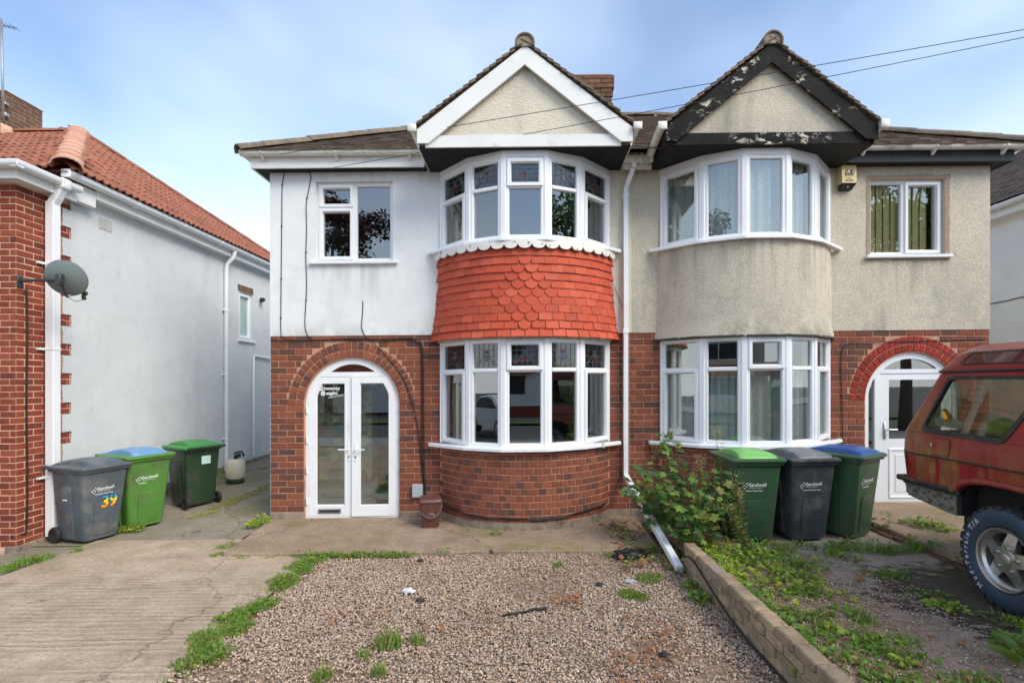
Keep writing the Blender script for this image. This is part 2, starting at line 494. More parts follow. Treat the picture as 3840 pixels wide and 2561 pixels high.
def lace(name, col, lo, hi, a0):
    m, nt, b = nodes_of(name)
    b.inputs['Base Color'].default_value = col
    b.inputs['Roughness'].default_value = 0.9
    v = nt.nodes.new('ShaderNodeTexVoronoi'); v.inputs['Scale'].default_value = 9
    nt.links.new(pos(nt, (1, 0.2, 1)), v.inputs['Vector'])
    w = mth(nt, 'SINE', mth(nt, 'MULTIPLY', v.outputs['Distance'], 34.0))
    f = mth(nt, 'ADD', mth(nt, 'MULTIPLY', w, 0.07), noi(nt, 26, 4, 0.6))
    al = ramp(nt, f, [(lo, (a0, a0, a0, 1)), (hi, (0.97, 0.97, 0.97, 1))])
    nt.links.new(al, b.inputs['Alpha'])
    return m
M['net'] = lace('white_lace_net', rgb(242, 244, 242), 0.34, 0.64, 0.78)
M['drape'] = simple('cream_drape', rgb(206, 200, 176), 0.9, 0.08)
M['blind'] = simple('olive_vertical_blind', rgb(206, 188, 138), 0.8, 0.06)
# ------------------------------------------------------------------ bricks
COURSE, BL = 0.0834, 0.2255
_bm_cache = {}
def brick_shape(Lb, Hb, mat, depth=0.05):
    """chamfered brick, front at y=0 looking to -y, origin in the middle of its front"""
    Lb = round(Lb / 0.004) * 0.004
    key = (round(Lb, 4), round(Hb, 4), mat.name)
    if key in _bm_cache: return _bm_cache[key]
    mb = MB(); c = 0.005
    h = Hb / 2; l = Lb / 2
    lo = [[(-l, depth, -h), (l, depth, -h), (l, depth, h), (-l, depth, h)],
          [(-l, c, -h), (l, c, -h), (l, c, h), (-l, c, h)],
          [(-l + c, 0, -h + c), (l - c, 0, -h + c), (l - c, 0, h - c), (-l + c, 0, h - c)]]
    mb.loft(lo, True, False, True)
    _bm_cache[key] = mb.mesh('brick', mat, False, False)
    return _bm_cache[key]
class Bricks:
    """collects bricks; the largest in view become objects, the rest one joined part"""
    def __init__(self, limit=300): self.b = []; self.limit = limit
    def add(self, x, y, z, L_, H_, rot, mat, parent, w=1.0):
        jit = random.uniform(-0.003, 0.0015)
        self.b.append((w * L_ * H_, (x - math.sin(rot) * jit, y + math.cos(rot) * jit, z), L_, H_, rot, mat, parent))
    def flush(self, rest_parent, name='brick'):
        self.b.sort(key=lambda t: -t[0])
        for _, p, L_, H_, rot, mat, par in self.b[:self.limit]:
            link(name, brick_shape(L_, H_, mat), par, p, rot if isinstance(rot, tuple) else (0, 0, rot))
        groups = {}
        for t in self.b[self.limit:]: groups.setdefault(t[5].name, []).append(t)
        for mn, ts in groups.items():
            mb = MB()
            for _, p, L_, H_, rot, mat, par in ts:
                me = brick_shape(L_, H_, mat)
                rm = Matrix.Rotation(rot, 4, 'Z')
                b0 = len(mb.v)
                for v in me.vertices:
                    q = rm @ v.co
                    mb.v.append((q.x + p[0], q.y + p[1], q.z + p[2]))
                for f in me.polygons: mb.f.append(tuple(b0 + i for i in f.vertices))
            mb.build('brickwork', bpy.data.materials[mn], rest_parent, kind='stuff')

def stretcher_field(B, x0, x1, z0, n, parent, mat, y, cut=None, course=COURSE, bl=BL, joint=0.0105, w=1.0, start=0, place=None, rot=0.0):
    place = place or (lambda s: (s, y))
    for r in range(n):
        z = z0 + (r + 0.5) * course
        spans = [(x0, x1)]
        if cut: spans = cut(z - course / 2, z + course / 2, spans)
        off = 0 if (r + start) % 2 == 0 else bl / 2
        k0 = math.floor((x0 - off) / bl) - 1
        for a, b in spans:
            k = k0
            while True:
                s = off + k * bl; e = s + bl
                k += 1
                if s >= b: break
                s2, e2 = max(s, a), min(e, b)
                if e2 - s2 < 0.035: continue
                B.add(*place((s2 + e2) / 2), z, e2 - s2 - joint, course - joint, rot, mat, parent, w)
def arch_cut(cx, r, zs, zt):
    def f(za, zb, spans):
        if za >= zt: return spans
        if zb <= zs: h = r
        else:
            dz = max(0, za - zs)
            h = math.sqrt(max(0, r * r - dz * dz))
        if h <= 0: return spans
        out = []
        for a, b in spans:
            if cx - h > a: out.append((a, min(b, cx - h)))
            if cx + h < b: out.append((max(a, cx + h), b))
        return [s for s in out if s[1] > s[0]]
    return f
def arch_ring(parent, cx, zs, r0, mat, y, rings=2, t=0.105):
    for k in range(rings):
        ra = r0 + k * t + 0.004
        n = round(math.pi * (ra + t / 2) / 0.083)
        for i in range(n):
            a = math.pi * (i + 0.5) / n
            rm = ra + t / 2
            me = brick_shape(0.072, t - 0.010, mat)
            link('arch_brick', me, parent, (cx + rm * math.cos(a), y + random.uniform(-0.002, 0.002), zs + rm * math.sin(a)), (0, math.pi / 2 - a, 0))

# ------------------------------------------------------------------ windows
FR = [(0.0, 0.07), (0.0, 0.0), (0.040, 0.0), (0.052, 0.022), (0.052, 0.07)]
def frame_prof(w, front=0.0, back=0.07):
    return [(0.0, back), (0.0, front), (w - 0.012, front), (w, front + 0.018), (w, back)]
SASH = [(0.0, 0.03), (0.0, -0.016), (0.006, -0.022), (0.040, -0.022), (0.054, 0.006), (0.054, 0.05)]
def sash(parent, fn, x0, x1, z0, z1, mat, w=0.054):
    mb = MB()
    mb.ring(x0, x1, z0, z1, [(0.0, 0.03), (0.0, -0.016), (0.006, -0.022), (w - 0.014, -0.022), (w, 0.006), (w, 0.05)], fn)
    return mb.build('sash', mat, parent)
def pane(parent, fn, x0, x1, z0, z1, mat, d=0.030, t=0.006, name='pane'):
    mb = MB()
    mb.loft([[fn(a, b, d) for a, b in rect(x0, x1, z0, z1)], [fn(a, b, d + t) for a, b in rect(x0, x1, z0, z1)]])
    return mb.build(name, mat, parent)
def leaded(parent, fn, x0, x1, z0, z1, flip):
    """lead lattice with a small coloured flower"""
    mb = MB(); d = 0.024; w = 0.0022
    def bar(a0, b0, a1, b1, w=w):
        v = Vector((a1 - a0, b1 - b0)); L_ = v.length
        if L_ < 1e-6: return
        v /= L_; n = Vector((-v.y, v.x)) * w
        q = [(a0 + n.x, b0 + n.y), (a0 - n.x, b0 - n.y), (a1 - n.x, b1 - n.y), (a1 + n.x, b1 + n.y)]
        mb.loft([[fn(a, b, d) for a, b in q], [fn(a, b, d + 0.005) for a, b in q]])
    W, H = x1 - x0, z1 - z0
    for i in (1, 2, 3, 4):
        if i == 2 or i == 3: bar(x0 + W * i / 5, z0, x0 + W * i / 5, z1)
        else: bar(x0 + W * i / 5, z0, x0 + W * i / 5, z1)
    for j in (1, 2, 3):
        bar(x0, z0 + H * j / 4, x1, z0 + H * j / 4)
    cx, cz = (x0 + x1) / 2, z0 + H * 0.52
    pts = [(cx - W * 0.42 + W * 0.84 * t, cz - H * 0.18 + H * 0.22 * math.cos((t - 0.5) * 6)) for t in [k / 10 for k in range(11)]]
    for p, q in zip(pts, pts[1:]): bar(*p, *q)
    mb.build('lead_came', M['lead'], parent)
    def drop(px, pz, rw, rh, mat, name):
        m = MB()
        poly = [(px + rw * math.sin(t), pz + rh * math.cos(t)) for t in [2 * math.pi * k / 14 for k in range(14)]]
        m.loft([[fn(a, b, d - 0.001) for a, b in poly], [fn(a, b, d + 0.006) for a, b in poly]])
        m.build(name, mat, parent)
    a, b = (M['red_glass'], M['blue_glass']) if flip else (M['blue_glass'], M['red_glass'])
    drop(cx, cz + H * 0.14, W * 0.075, H * 0.075, a, 'stained_glass')
    drop(cx, cz - H * 0.10, W * 0.06, H * 0.13, b, 'stained_glass')
    drop(cx, cz + H * 0.0, W * 0.03, H * 0.05, M['amber_glass'], 'stained_glass')

def facet(P0, P1):
    P0 = Vector((P0[0], P0[1], 0)); P1 = Vector((P1[0], P1[1], 0))
    e = (P1 - P0); W = e.length; e = e / W
    n = Vector((e.y, -e.x, 0))
    return (lambda a, b, d: P0 + e * a - n * d + Vector((0, 0, b))), W, e, n

BAYV = [(-1.12, 6.85), (-0.71, 6.42), (-0.265, 6.22), (0.265, 6.22), (0.71, 6.42), (1.12, 6.85)]
ARC_C, ARC_R = 7.527, 1.317
def arc_pt(cx, phi, r): return (cx + r * math.sin(phi), ARC_C - r * math.cos(phi))
def offset_poly(V, o):
    out = []
    for i, p in enumerate(V):
        ns = []
        for a, b in ((i - 1, i), (i, i + 1)):
            if 0 <= a and b < len(V):
                e = Vector((V[b][0] - V[a][0], V[b][1] - V[a][1])).normalized()
                ns.append(Vector((e.y, -e.x)))
        n = sum(ns, Vector((0, 0)))
        n = n / n.length
        k = o / max(0.5, n.dot(ns[0]))
        out.append((p[0] + n.x * k, p[1] + n.y * k))
    return out

def bay_window(house, cx, z0, z1, transom, label, glassy, lead=False, head=0.0):
    V = [(cx + x, y) for x, y in BAYV]
    mb = MB()
    panes = []; sashes = []; leads = []
    for i in range(5):
        fn, W, e, n = facet(V[i], V[i + 1])
        x0, x1 = 0.028, W - 0.028
        mb.ring(x0, x1, z0, z1, frame_prof(0.050), fn)
        X0, X1 = x0 + 0.050, x1 - 0.050
        op_bottom = i in (0, 4)
        op_top = i == 2
        if transom:
            t0, t1 = transom - 0.026, transom + 0.026
            q = [(X0, t0), (X1, t0), (X1, t1), (X0, t1)]
            mb.loft([[fn(a, b, 0.06) for a, b in q], [fn(a, b, 0.012) for a, b in q],
                     [fn(a, b + (0.01 if b == t0 else -0.01), 0.0) for a, b in q]])
            cells = [(z0 + 0.05, t0, op_bottom), (t1, z1 - 0.05, op_top)]
        else:
            cells = [(z0 + 0.05, z1 - 0.05, op_bottom)]
        for ci, (a, b, op) in enumerate(cells):
            if op:
                sashes.append((fn, X0 - 0.030, X1 + 0.030, a - 0.030, b + 0.030))
                g = (X0 + 0.022, X1 - 0.022, a + 0.022, b - 0.022)
            else:
                g = (X0 - 0.004, X1 + 0.004, a - 0.004, b + 0.004)
            isl = lead and ci == len(cells) - 1 and transom
            panes.append((fn, *g, isl, i))
    for (x, y) in V[1:-1]:                      # coupling posts at the corners
        ang = math.atan2(x - cx, ARC_C - y)
        o = Vector((math.sin(ang), -math.cos(ang), 0)); t = Vector((math.cos(ang), math.sin(ang), 0))
        c = Vector((x, y, 0)) - o * 0.004
        prof = [(-0.040, 0.05), (-0.040, 0.004), (-0.026, -0.010), (0.026, -0.010), (0.040, 0.004), (0.040, 0.05)]
        mb.loft([[c + t * a - o * d + Vector((0, 0, z)) for a, d in prof] for z in (z0, z1)])
    for sgn, (x, y) in ((1, V[0]), (-1, V[-1])):
        mb.box(min(x, x + sgn * 0.055), max(x, x + sgn * 0.055), y - 0.045, y + 0.05, z0, z1)
    if head:
        Vo, Vi = offset_poly(V, 0.012), offset_poly(V, -0.05)
        mb.loft([[(x, y, z) for x, y in Vo] + [(x, y, z) for x, y in reversed(Vi)] for z in (z1, z1 + head)])
    w = mb.build('bay_window', M['upvc'], house, label=label)
    for s in sashes: sash(w, *s, M['upvc'])
    for fn, a, b, c, d, isl, i in panes:
        pane(w, fn, a, b, c, d, M['leaded'] if isl else M['glass'])
        if isl: leaded(w, fn, a, b, c, d, i % 2 == 1)
    # sill
    ms = MB()
    Vo = offset_poly(V, 0.085); Vi = offset_poly(V, -0.04)
    Vo[0] = (cx - 1.27, FRONT - 0.06); Vo[-1] = (cx + 1.27, FRONT - 0.06)
    Vi[0] = (cx - 1.27, FRONT + 0.01); Vi[-1] = (cx + 1.27, FRONT + 0.01)
    lp = lambda dz, o: [(x, y, z0 - dz) for x, y in offset_poly(V, o)][0:0]
    loops = []
    for dz, shrink in ((0.0, 0.012), (0.012, 0.0), (0.042, 0.0), (0.042, 0.03)):
        Vs = offset_poly(V, 0.085 - shrink)
        Vs[0] = (cx - 1.27 + shrink, FRONT - 0.06); Vs[-1] = (cx + 1.27 - shrink, FRONT - 0.06)
        loops.append([(x, y, z0 - dz) for x, y in Vs] + [(x, y, z0 - dz) for x, y in reversed(Vi)])
    ms.loft(loops)
    ms.build('window_sill', M['upvc'], w)
    return w

def flat_window(house, x0, x1, z0, z1, label, layout, y=FRONT + 0.05, sill=(0.07, 0.06), glassm=None):
    fn = wf(y)
    mb = MB()
    mb.ring(x0, x1, z0, z1, frame_prof(0.055), fn)
    panes, sashes = [], []
    layout(mb, fn, panes, sashes)
    w = mb.build('window', M['upvc'], house, label=label)
    for s in sashes: sash(w, fn, *s, M['upvc'])
    for p in panes: pane(w, fn, *p, glassm or M['glass'])
    ms = MB()
    ms.cbox(x0 - sill[0], x1 + sill[0] - 0.0, FRONT - sill[1], y + 0.02, z0 - 0.042, z0 - 0.001, 0.006)
    ms.build('window_sill', M['upvc'], w)
    return w
def bar_v(mb, fn, x, z0, z1, w=0.035):
    q = [(x - w, z0), (x + w, z0), (x + w, z1), (x - w, z1)]
    mb.loft([[fn(a, b, 0.06) for a, b in q], [fn(a, b, 0.014) for a, b in q], [fn(a + (0.012 if a < x else -0.012), b, 0.0) for a, b in q]])
def bar_h(mb, fn, z, x0, x1, w=0.028):
    q = [(x0, z - w), (x1, z - w), (x1, z + w), (x0, z + w)]
    mb.loft([[fn(a, b, 0.06) for a, b in q], [fn(a, b, 0.014) for a, b in q], [fn(a, b + (0.012 if b < z else -0.012), 0.0) for a, b in q]])

def room(house, poly, z0, z1, open_edges, mat, name='room'):
    mb = MB()
    n = len(poly)
    mb.face([(x, y, z0) for x, y in poly]); mb.face([(x, y, z1) for x, y in reversed(poly)])
    for i in range(n):
        if i in open_edges: continue
        a, b = poly[i], poly[(i + 1) % n]
        mb.face([(a[0], a[1], z0), (a[0], a[1], z1), (b[0], b[1], z1), (b[0], b[1], z0)])
    return mb.build(name, mat, house)

def gutter_run(mb, p0, p1, out, w=0.10, h=0.06):
    """a D-shaped gutter from p0 to p1 (top back edge); out = outward horizontal unit"""
    p0, p1, o = Vector(p0), Vector(p1), Vector(out)
    prof = [(0, 0.0), (0.0, -h * 0.55), (w * 0.18, -h * 0.92), (w * 0.5, -h), (w * 0.82, -h * 0.92), (w, -h * 0.5), (w, 0.0), (w - 0.012, 0.004), (w - 0.012, -h * 0.45), (w * 0.5, -h * 0.86), (0.012, -h * 0.5), (0.012, 0.0)]
    mb.loft([[p + o * a + Vector((0, 0, b)) for a, b in prof] for p in (p0, p1)])
def bracket(parent, p, out, w=0.10, h=0.06, mat=None, down=0.055):
    mb = MB(); o = Vector(out); t = Vector((o.y, -o.x, 0)) * 0.016; p = Vector(p)
    prof = [(-0.004, -0.004), (-0.004, -h - down), (0.012, -h - down), (w * 0.6, -h - 0.006), (w + 0.005, -h * 0.7), (w + 0.005, 0.006), (w - 0.014, 0.008), (w - 0.014, 0.0)]
    prof = [(-0.002, -h * 0.3), (-0.002, -h - down), (0.014, -h - down), (w * 0.7, -h - 0.007), (w + 0.006, -h * 0.62), (w + 0.006, 0.007), (w - 0.016, 0.007), (w - 0.016, 0.003), (w + 0.001, 0.002), (w + 0.001, -h * 0.6), (w * 0.66, -h + 0.002)]
    mb.loft([[p + t * s + o * a + Vector((0, 0, b)) for a, b in prof] for s in (-1, 1)])
    return mb.build('gutter_bracket', mat or M['upvc_old'], parent)

# plain roof tiles laid on a plane
def tile_box(mb, O, ex, es, n, a, b, w, l, t, lift):
    """one tile; a,b = place on the plane, lift = how far its lower edge rises"""
    c = [(a, b, lift), (a + w, b, lift), (a + w, b + l, 0.0), (a, b + l, 0.0)]
    lo = [O + ex * x + es * y + n * z for x, y, z in c]
    hi = [O + ex * x + es * y + n * (z + t) for x, y, z in c]
    mb.loft([lo, hi])

PARTY = 1.395
EAVE_Y, EAVE_Z, PITCH, RIDGE_Y = 6.60, 4.79, 0.613, 10.40
RIDGE_Z = EAVE_Z + PITCH * (RIDGE_Y - EAVE_Y)
def half_roof(house, xe, sgn, tag_tiles):
    """half of the hipped roof: eave end xe (outer), sgn = direction from the outer eave to the party wall"""
    run = RIDGE_Y - EAVE_Y
    xr = xe + sgn * run
    back = 2 * RIDGE_Y - EAVE_Y
    mb = MB()
    A = (xe, EAVE_Y, EAVE_Z - 0.03); Bp = (PARTY, EAVE_Y, EAVE_Z - 0.03); C = (PARTY, RIDGE_Y, RIDGE_Z - 0.03); D = (xr, RIDGE_Y, RIDGE_Z - 0.03)
    E = (xe, back, EAVE_Z - 0.03); F = (PARTY, back, EAVE_Z - 0.03)
    mb.face([A, Bp, C, D] if sgn > 0 else [D, C, Bp, A]); mb.face([A, D, E]); mb.face([E, D, C, F])
    roof = mb.build('roof', M['roof_tile'], house)
    # tiles of the front slope
    es = Vector((0, 1, PITCH)).normalized(); ex = Vector((1, 0, 0)); n = ex.cross(es)
    O = Vector((0, EAVE_Y - 0.03, EAVE_Z - 0.02))
    tm = MB()
    sl = run * math.sqrt(1 + PITCH ** 2)
    g = 0.102
    for r in range(int(sl / g)):
        hip = r * g / math.sqrt(1 + PITCH ** 2)
        a0, a1 = (xe + hip, PARTY) if sgn > 0 else (PARTY, xe - hip)
        off = 0.0825 * (r % 2)
        k = math.floor((a0 - off) / 0.165)
        while off + k * 0.165 < a1:
            s = max(a0, off + k * 0.165); e = min(a1, off + (k + 1) * 0.165); k += 1
            if e - s < 0.02: continue
            tile_box(tm, O, ex, es, n, s + 0.001, r * g + random.uniform(-0.006, 0.006), e - s - 0.002, 0.16, 0.012, 0.016 + random.uniform(-0.003, 0.007))
    lo_, hi_ = (1.24, PARTY) if sgn > 0 else (PARTY, 1.70)
    for r in (-1, -2):
        k = 0
        while lo_ + k * 0.155 < hi_ - 0.02:
            tile_box(tm, O, ex, es, n, lo_ + k * 0.155, r * g, min(0.153, hi_ - lo_ - k * 0.155), 0.16, 0.012, 0.018); k += 1
    tm.build('roof_tiles', M['roof_tile'], roof, kind='stuff')
    # hip and ridge tiles
    def half_round(name, p0, p1, r, k):
        m = MB(); d = (p1 - p0).normalized(); side = d.cross(Vector((0, 0, 1))).normalized(); up = side.cross(d)
        lp = []
        for p, rr in ((p0 - d * 0.02, r * 1.03), (p1, r * 0.97)):
            ou = [p + side * rr * math.cos(t) + up * rr * 0.8 * math.sin(t) for t in [math.pi * q / 8 for q in range(9)]]
            inn = [p + side * (rr - 0.015) * math.cos(t) + up * (rr * 0.8 - 0.015) * math.sin(t) for t in [math.pi * q / 8 for q in reversed(range(9))]]
            lp.append(ou + inn)
        m.loft(lp)
        m.build(name, M['ridge_tile'], roof, smooth=40)
    A_, D_ = Vector((xe - sgn * 0.02, EAVE_Y - 0.02, EAVE_Z + 0.0)), Vector((xr, RIDGE_Y, RIDGE_Z + 0.01))
    nn = int((D_ - A_).length / 0.31)
    for i in range(nn):
        jit = Vector((0, 0, random.uniform(-0.006, 0.006)))
        half_round('hip_tile', A_.lerp(D_, i / nn) + jit, A_.lerp(D_, (i + 1) / nn) + jit, 0.105, i)
    x = xr
    nn = max(1, int(abs(PARTY - xr) / 0.31))
    for i in range(nn):
        half_round('ridge_tile', Vector((xr + (PARTY - xr) * i / nn, RIDGE_Y, RIDGE_Z)), Vector((xr + (PARTY - xr) * (i + 1) / nn, RIDGE_Y, RIDGE_Z)), 0.105, i)
    return roof

GY = 6.10
def gable(house, cx, half, board, wallm, softm, label):
    ZF, ZA = 4.79, 5.77
    g = MB()
    panel(g, [(cx - half + 0.10, 4.66), (cx + half - 0.10, 4.66), (cx, 5.62)], [], wf(GY + 0.05))
    g.box(cx - half + 0.03, cx + half - 0.03, GY + 0.058, 6.84, 4.612, 4.64)
    gw = g.build('gable_wall', wallm, house, label=label)
    s = MB(); s.box(cx - half + 0.012, cx + half - 0.012, GY + 0.031, 6.845, 4.598, 4.611); s.build('soffit', softm, house)
    for sg in (-1, 1):
        m = MB()
        poly = [(cx + sg * half, 4.63), (cx + sg * half, ZF), (cx, ZA), (cx, 5.545), (cx + sg * (half - 0.135), 4.63)]
        if sg > 0: poly = poly[::-1]
        m.prism(poly, lambda a, b, d: (a, d, b), GY + 0.006, GY - 0.028)
        m.build('bargeboard', board, gw)
        m = MB(); m.box(min(cx + sg * half, cx + sg * (half - 0.02)), max(cx + sg * half, cx + sg * (half - 0.02)), GY + 0.008, 6.80, 4.600, 4.775); m.build('side_fascia', board, gw)
    m = MB(); m.cbox(cx - half + 0.09, cx + half - 0.13, GY + 0.007, GY + 0.028, 4.592, 4.735, 0.003); m.build('tie_beam', board, gw)
    # roof over the gable
    sl = Vector((half + 0.05, 0, ZA - ZF + 0.04)); ln = sl.length
    yb = 8.5
    m = MB()
    for sg in (-1, 1):
        a = (cx + sg * (half + 0.05), ZF - 0.015); b = (cx, ZA + 0.025)
        ya, yb2 = EAVE_Y + (a[1] - EAVE_Z) / PITCH + 0.15, EAVE_Y + (b[1] - EAVE_Z) / PITCH + 0.1
        m.face([(a[0], GY - 0.03, a[1]), (b[0], GY - 0.03, b[1]), (b[0], yb2, b[1]), (a[0], ya, a[1])][::sg])
        m.face([(a[0], GY - 0.03, a[1] + 0.02), (b[0], GY - 0.03, b[1] + 0.02), (b[0], yb2, b[1] + 0.02), (a[0], ya, a[1] + 0.02)][::-sg])
    roof = m.build('gable_roof', M['roof_tile'], house)
    ng = 17
    rest = MB()
    for sg in (-1, 1):
        es = Vector((-sg * (half + 0.06), 0, ZA - ZF + 0.03)).normalized()
        n = Vector((sg * es.z, 0, abs(es.x)))
        ey = Vector((0, 1, 0))
        O = Vector((cx + sg * (half + 0.06), GY - 0.052, ZF - 0.012))
        for r in range(ng):
            b = r * ln / ng
            jit = random.uniform(-0.008, 0.008)
            t = MB()
            tile_box(t, O, ey, es, n, random.uniform(-0.012, 0.008), b + jit, 0.165, 0.16, 0.016, 0.026 + random.uniform(0, 0.006))
            t.build('verge_tile', M['roof_tile'], roof)
            ymax = EAVE_Y + ((ZF - 0.012 + es.z * b) - EAVE_Z) / PITCH
            k = 0
            while GY - 0.05 + 0.166 * (k + 1) < ymax + 0.2:
                k += 1
                tile_box(rest, O, ey, es, n, 0.166 * k - 0.0825 * (r % 2) * 0, b, 0.164, 0.16, 0.013, 0.022)
    rest.build('roof_tiles', M['roof_tile'], roof, kind='stuff')
    y = GY - 0.07; k = 0
    while y < 8.2:
        r = 0.118; c = []
        tt = [math.pi * q / 10 for q in range(-1, 12)]
        ou = [(cx + r * math.cos(t), ZA + 0.01 + r * math.sin(t)) for t in tt]
        inn = [(cx + (r - 0.02) * math.cos(t), ZA + 0.01 + (r - 0.02) * math.sin(t)) for t in reversed(tt)]
        m = MB(); m.prism(ou + inn, lambda a, b, d: (a, d, b), y, y + 0.31); m.build('ridge_tile', M['ridge_tile'], roof, smooth=40)
        y += 0.315; k += 1
    m = MB(); m.prism([(cx + 0.098 * math.cos(t), ZA + 0.01 + 0.098 * math.sin(t)) for t in [math.pi * q / 10 for q in range(-1, 12)]], lambda a, b, d: (a, d, b), GY - 0.05, GY + 0.2)
    m.build('ridge_mortar', M['mortar_grey'], roof)
    return gw
# ------------------------------------------------------------------ the pair of houses
HA = thing('semi_detached_house', 'white rendered semi-detached house with red tiled bay and arched double door', 'house', (-1.0, 6.85, 0))
HB = thing('semi_detached_house', 'tan roughcast semi-detached house with black peeling bargeboards and net curtains', 'house', (3.8, 6.85, 0))
XL, XR = -3.38, 6.17
CA, CB = 0.0, 2.91
BR_TOP = 2.46
DA, DB, DR, DZ = -2.30, 5.15, 0.63, 1.525
# upper walls
def upper_wall(house, x0, x1, holes, mat, z0=BR_TOP - 0.012, z1=4.63, y=FRONT - 0.006):
    mb = MB()
    panel(mb, rect(x0, x1, z0, z1), holes, wf(y), 0.0, 0.24)
    mb.box(x0, x1, y + 0.0005, y + 0.03, z0 - 0.002, z0 + 0.001)
    return mb.build('rendered_wall', mat, house)
WA = (-2.775, -1.75, 3.43, 4.49)
WB = (4.58, 5.57, 3.44, 4.45)
upper_wall(HA, XL, CA - 1.10, [rect(*WA)], M['white_render'])
upper_wall(HA, CA + 1.10, PARTY - 0.055, [], M['cream_dash'])
m = MB(); m.cbox(PARTY - 0.06, PARTY + 0.012, FRONT - 0.018, FRONT + 0.02, BR_TOP - 0.014, 4.6, 0.006); m.build('render_bead', M['cream_dash'], HA)
upper_wall(HB, PARTY + 0.008, CB - 1.10, [], M['tan_dash'])
upper_wall(HB, CB + 1.10, XR, [rect(*WB)], M['tan_dash'])
# lower walls: mortar with the bricks laid in it
def lower_wall(house, x0, x1, holes, mat=None):
    mb = MB()
    panel(mb, rect(x0, x1, 0.0, BR_TOP), holes, wf(FRONT + 0.006), 0.0, 0.16)
    return mb.build('brick_wall', mat or M['mortar'], house)
lwa = lower_wall(HA, XL + 0.004, CA - 1.10, [arch(DA, DR, 0.012, DZ)])
lwa2 = lower_wall(HA, CA + 1.10, PARTY, [])
lwb = lower_wall(HB, PARTY + 0.001, CB - 1.10, [])
lwb2 = lower_wall(HB, CB + 1.10, XR - 0.004, [arch(DB, DR, 0.012, DZ)])
NC = 28
BA, BB = Bricks(), Bricks()
cutA, cutB = arch_cut(DA, DR + 0.03, DZ, 2.25), arch_cut(DB, DR + 0.03, DZ, 2.25)
# bricks stop at the outside of the arch rings above the spring, at the frame below it
def ring_cut(cx):
    lowc = arch_cut(cx, DR + 0.002, DZ, DZ)
    def f(za, zb, spans):
        if (za + zb) / 2 <= DZ: return arch_cut(cx, DR + 0.002, zb + 1, zb + 1)(za, zb, spans)
        dz = max(0, za - DZ); r = DR + 0.208
        h = math.sqrt(max(0, r * r - dz * dz))
        if h <= 0.02: return spans
        out = []
        for a, b in spans:
            if cx - h > a: out.append((a, min(b, cx - h)))
            if cx + h < b: out.append((max(a, cx + h), b))
        return [s for s in out if s[1] - s[0] > 0.01]
    return f
stretcher_field(BA, XL, CA - 1.115, 0.115, NC, lwa, M['brick'], FRONT, ring_cut(DA))
stretcher_field(BA, CA + 1.115, PARTY, 0.115, NC, lwa2, M['brick'], FRONT)
stretcher_field(BB, PARTY + 0.002, CB - 1.115, 0.115, NC, lwb, M['brick'], FRONT)
stretcher_field(BB, CB + 1.115, XR, 0.115, NC, lwb2, M['brick'], FRONT, ring_cut(DB))
arch_ring(lwa, DA, DZ, DR, M['brick'], FRONT - 0.003)
arch_ring(lwb2, DB, DZ, DR, M['brick_red'], FRONT - 0.004)
# concrete plinth
M['plinth'] = simple('stained_plinth_concrete', rgb(150, 134, 118), 0.95, 0.2, 10, (40, 0.7, 0.01), dirt=((0.10, 0.085, 0.065), 6.0, 0.46, 0.7))
def plinth(house, x0, x1):
    mb = MB(); mb.cbox(x0, x1, FRONT - 0.012, FRONT + 0.05, -0.10, 0.112, 0.008); mb.build('plinth', M['plinth'], house)
plinth(HA, XL, DA - DR - 0.005); plinth(HA, DA + DR + 0.005, CA - 1.0); plinth(HA, CA + 1.0, PARTY)
plinth(HB, PARTY + 0.002, CB - 1.0); plinth(HB, CB + 1.0, DB - DR - 0.005); plinth(HB, DB + DR + 0.005, XR)
# hidden side, rear and party walls
for H_, x0, x1, mat in ((HA, XL, PARTY, M['white_render']), (HB, PARTY, XR, M['tan_dash'])):
    xo = x0 if H_ is HA else x1
    mb = MB()
    yb = 2 * RIDGE_Y - EAVE_Y - 0.2
    mb.box(min(xo, xo + (0.2 if H_ is HA else -0.2)), max(xo, xo + (0.2 if H_ is HA else -0.2)), FRONT + 0.24, yb, -0.2, 4.63)
    mb.box(x0 + 0.21, x1 - 0.21, yb - 0.2, yb, -0.2, 4.63)
    mb.build('side_wall', mat, H_)
    c = MB(); c.box(xo - 0.0, xo + (0.1 if H_ is HA else -0.1), FRONT + 0.007, FRONT + 0.239, 0, 4.62) if H_ is HA else c.box(xo - 0.1, xo, FRONT + 0.007, FRONT + 0.239, 0, 4.62)
    c.build('corner_wall', mat, H_)
    c = MB(); c.box(PARTY - 0.1 if H_ is HA else PARTY + 0.001, PARTY if H_ is HA else PARTY + 0.1, FRONT + 0.25, yb - 0.3, 0, 4.6); c.build('party_wall', M['room'], H_)

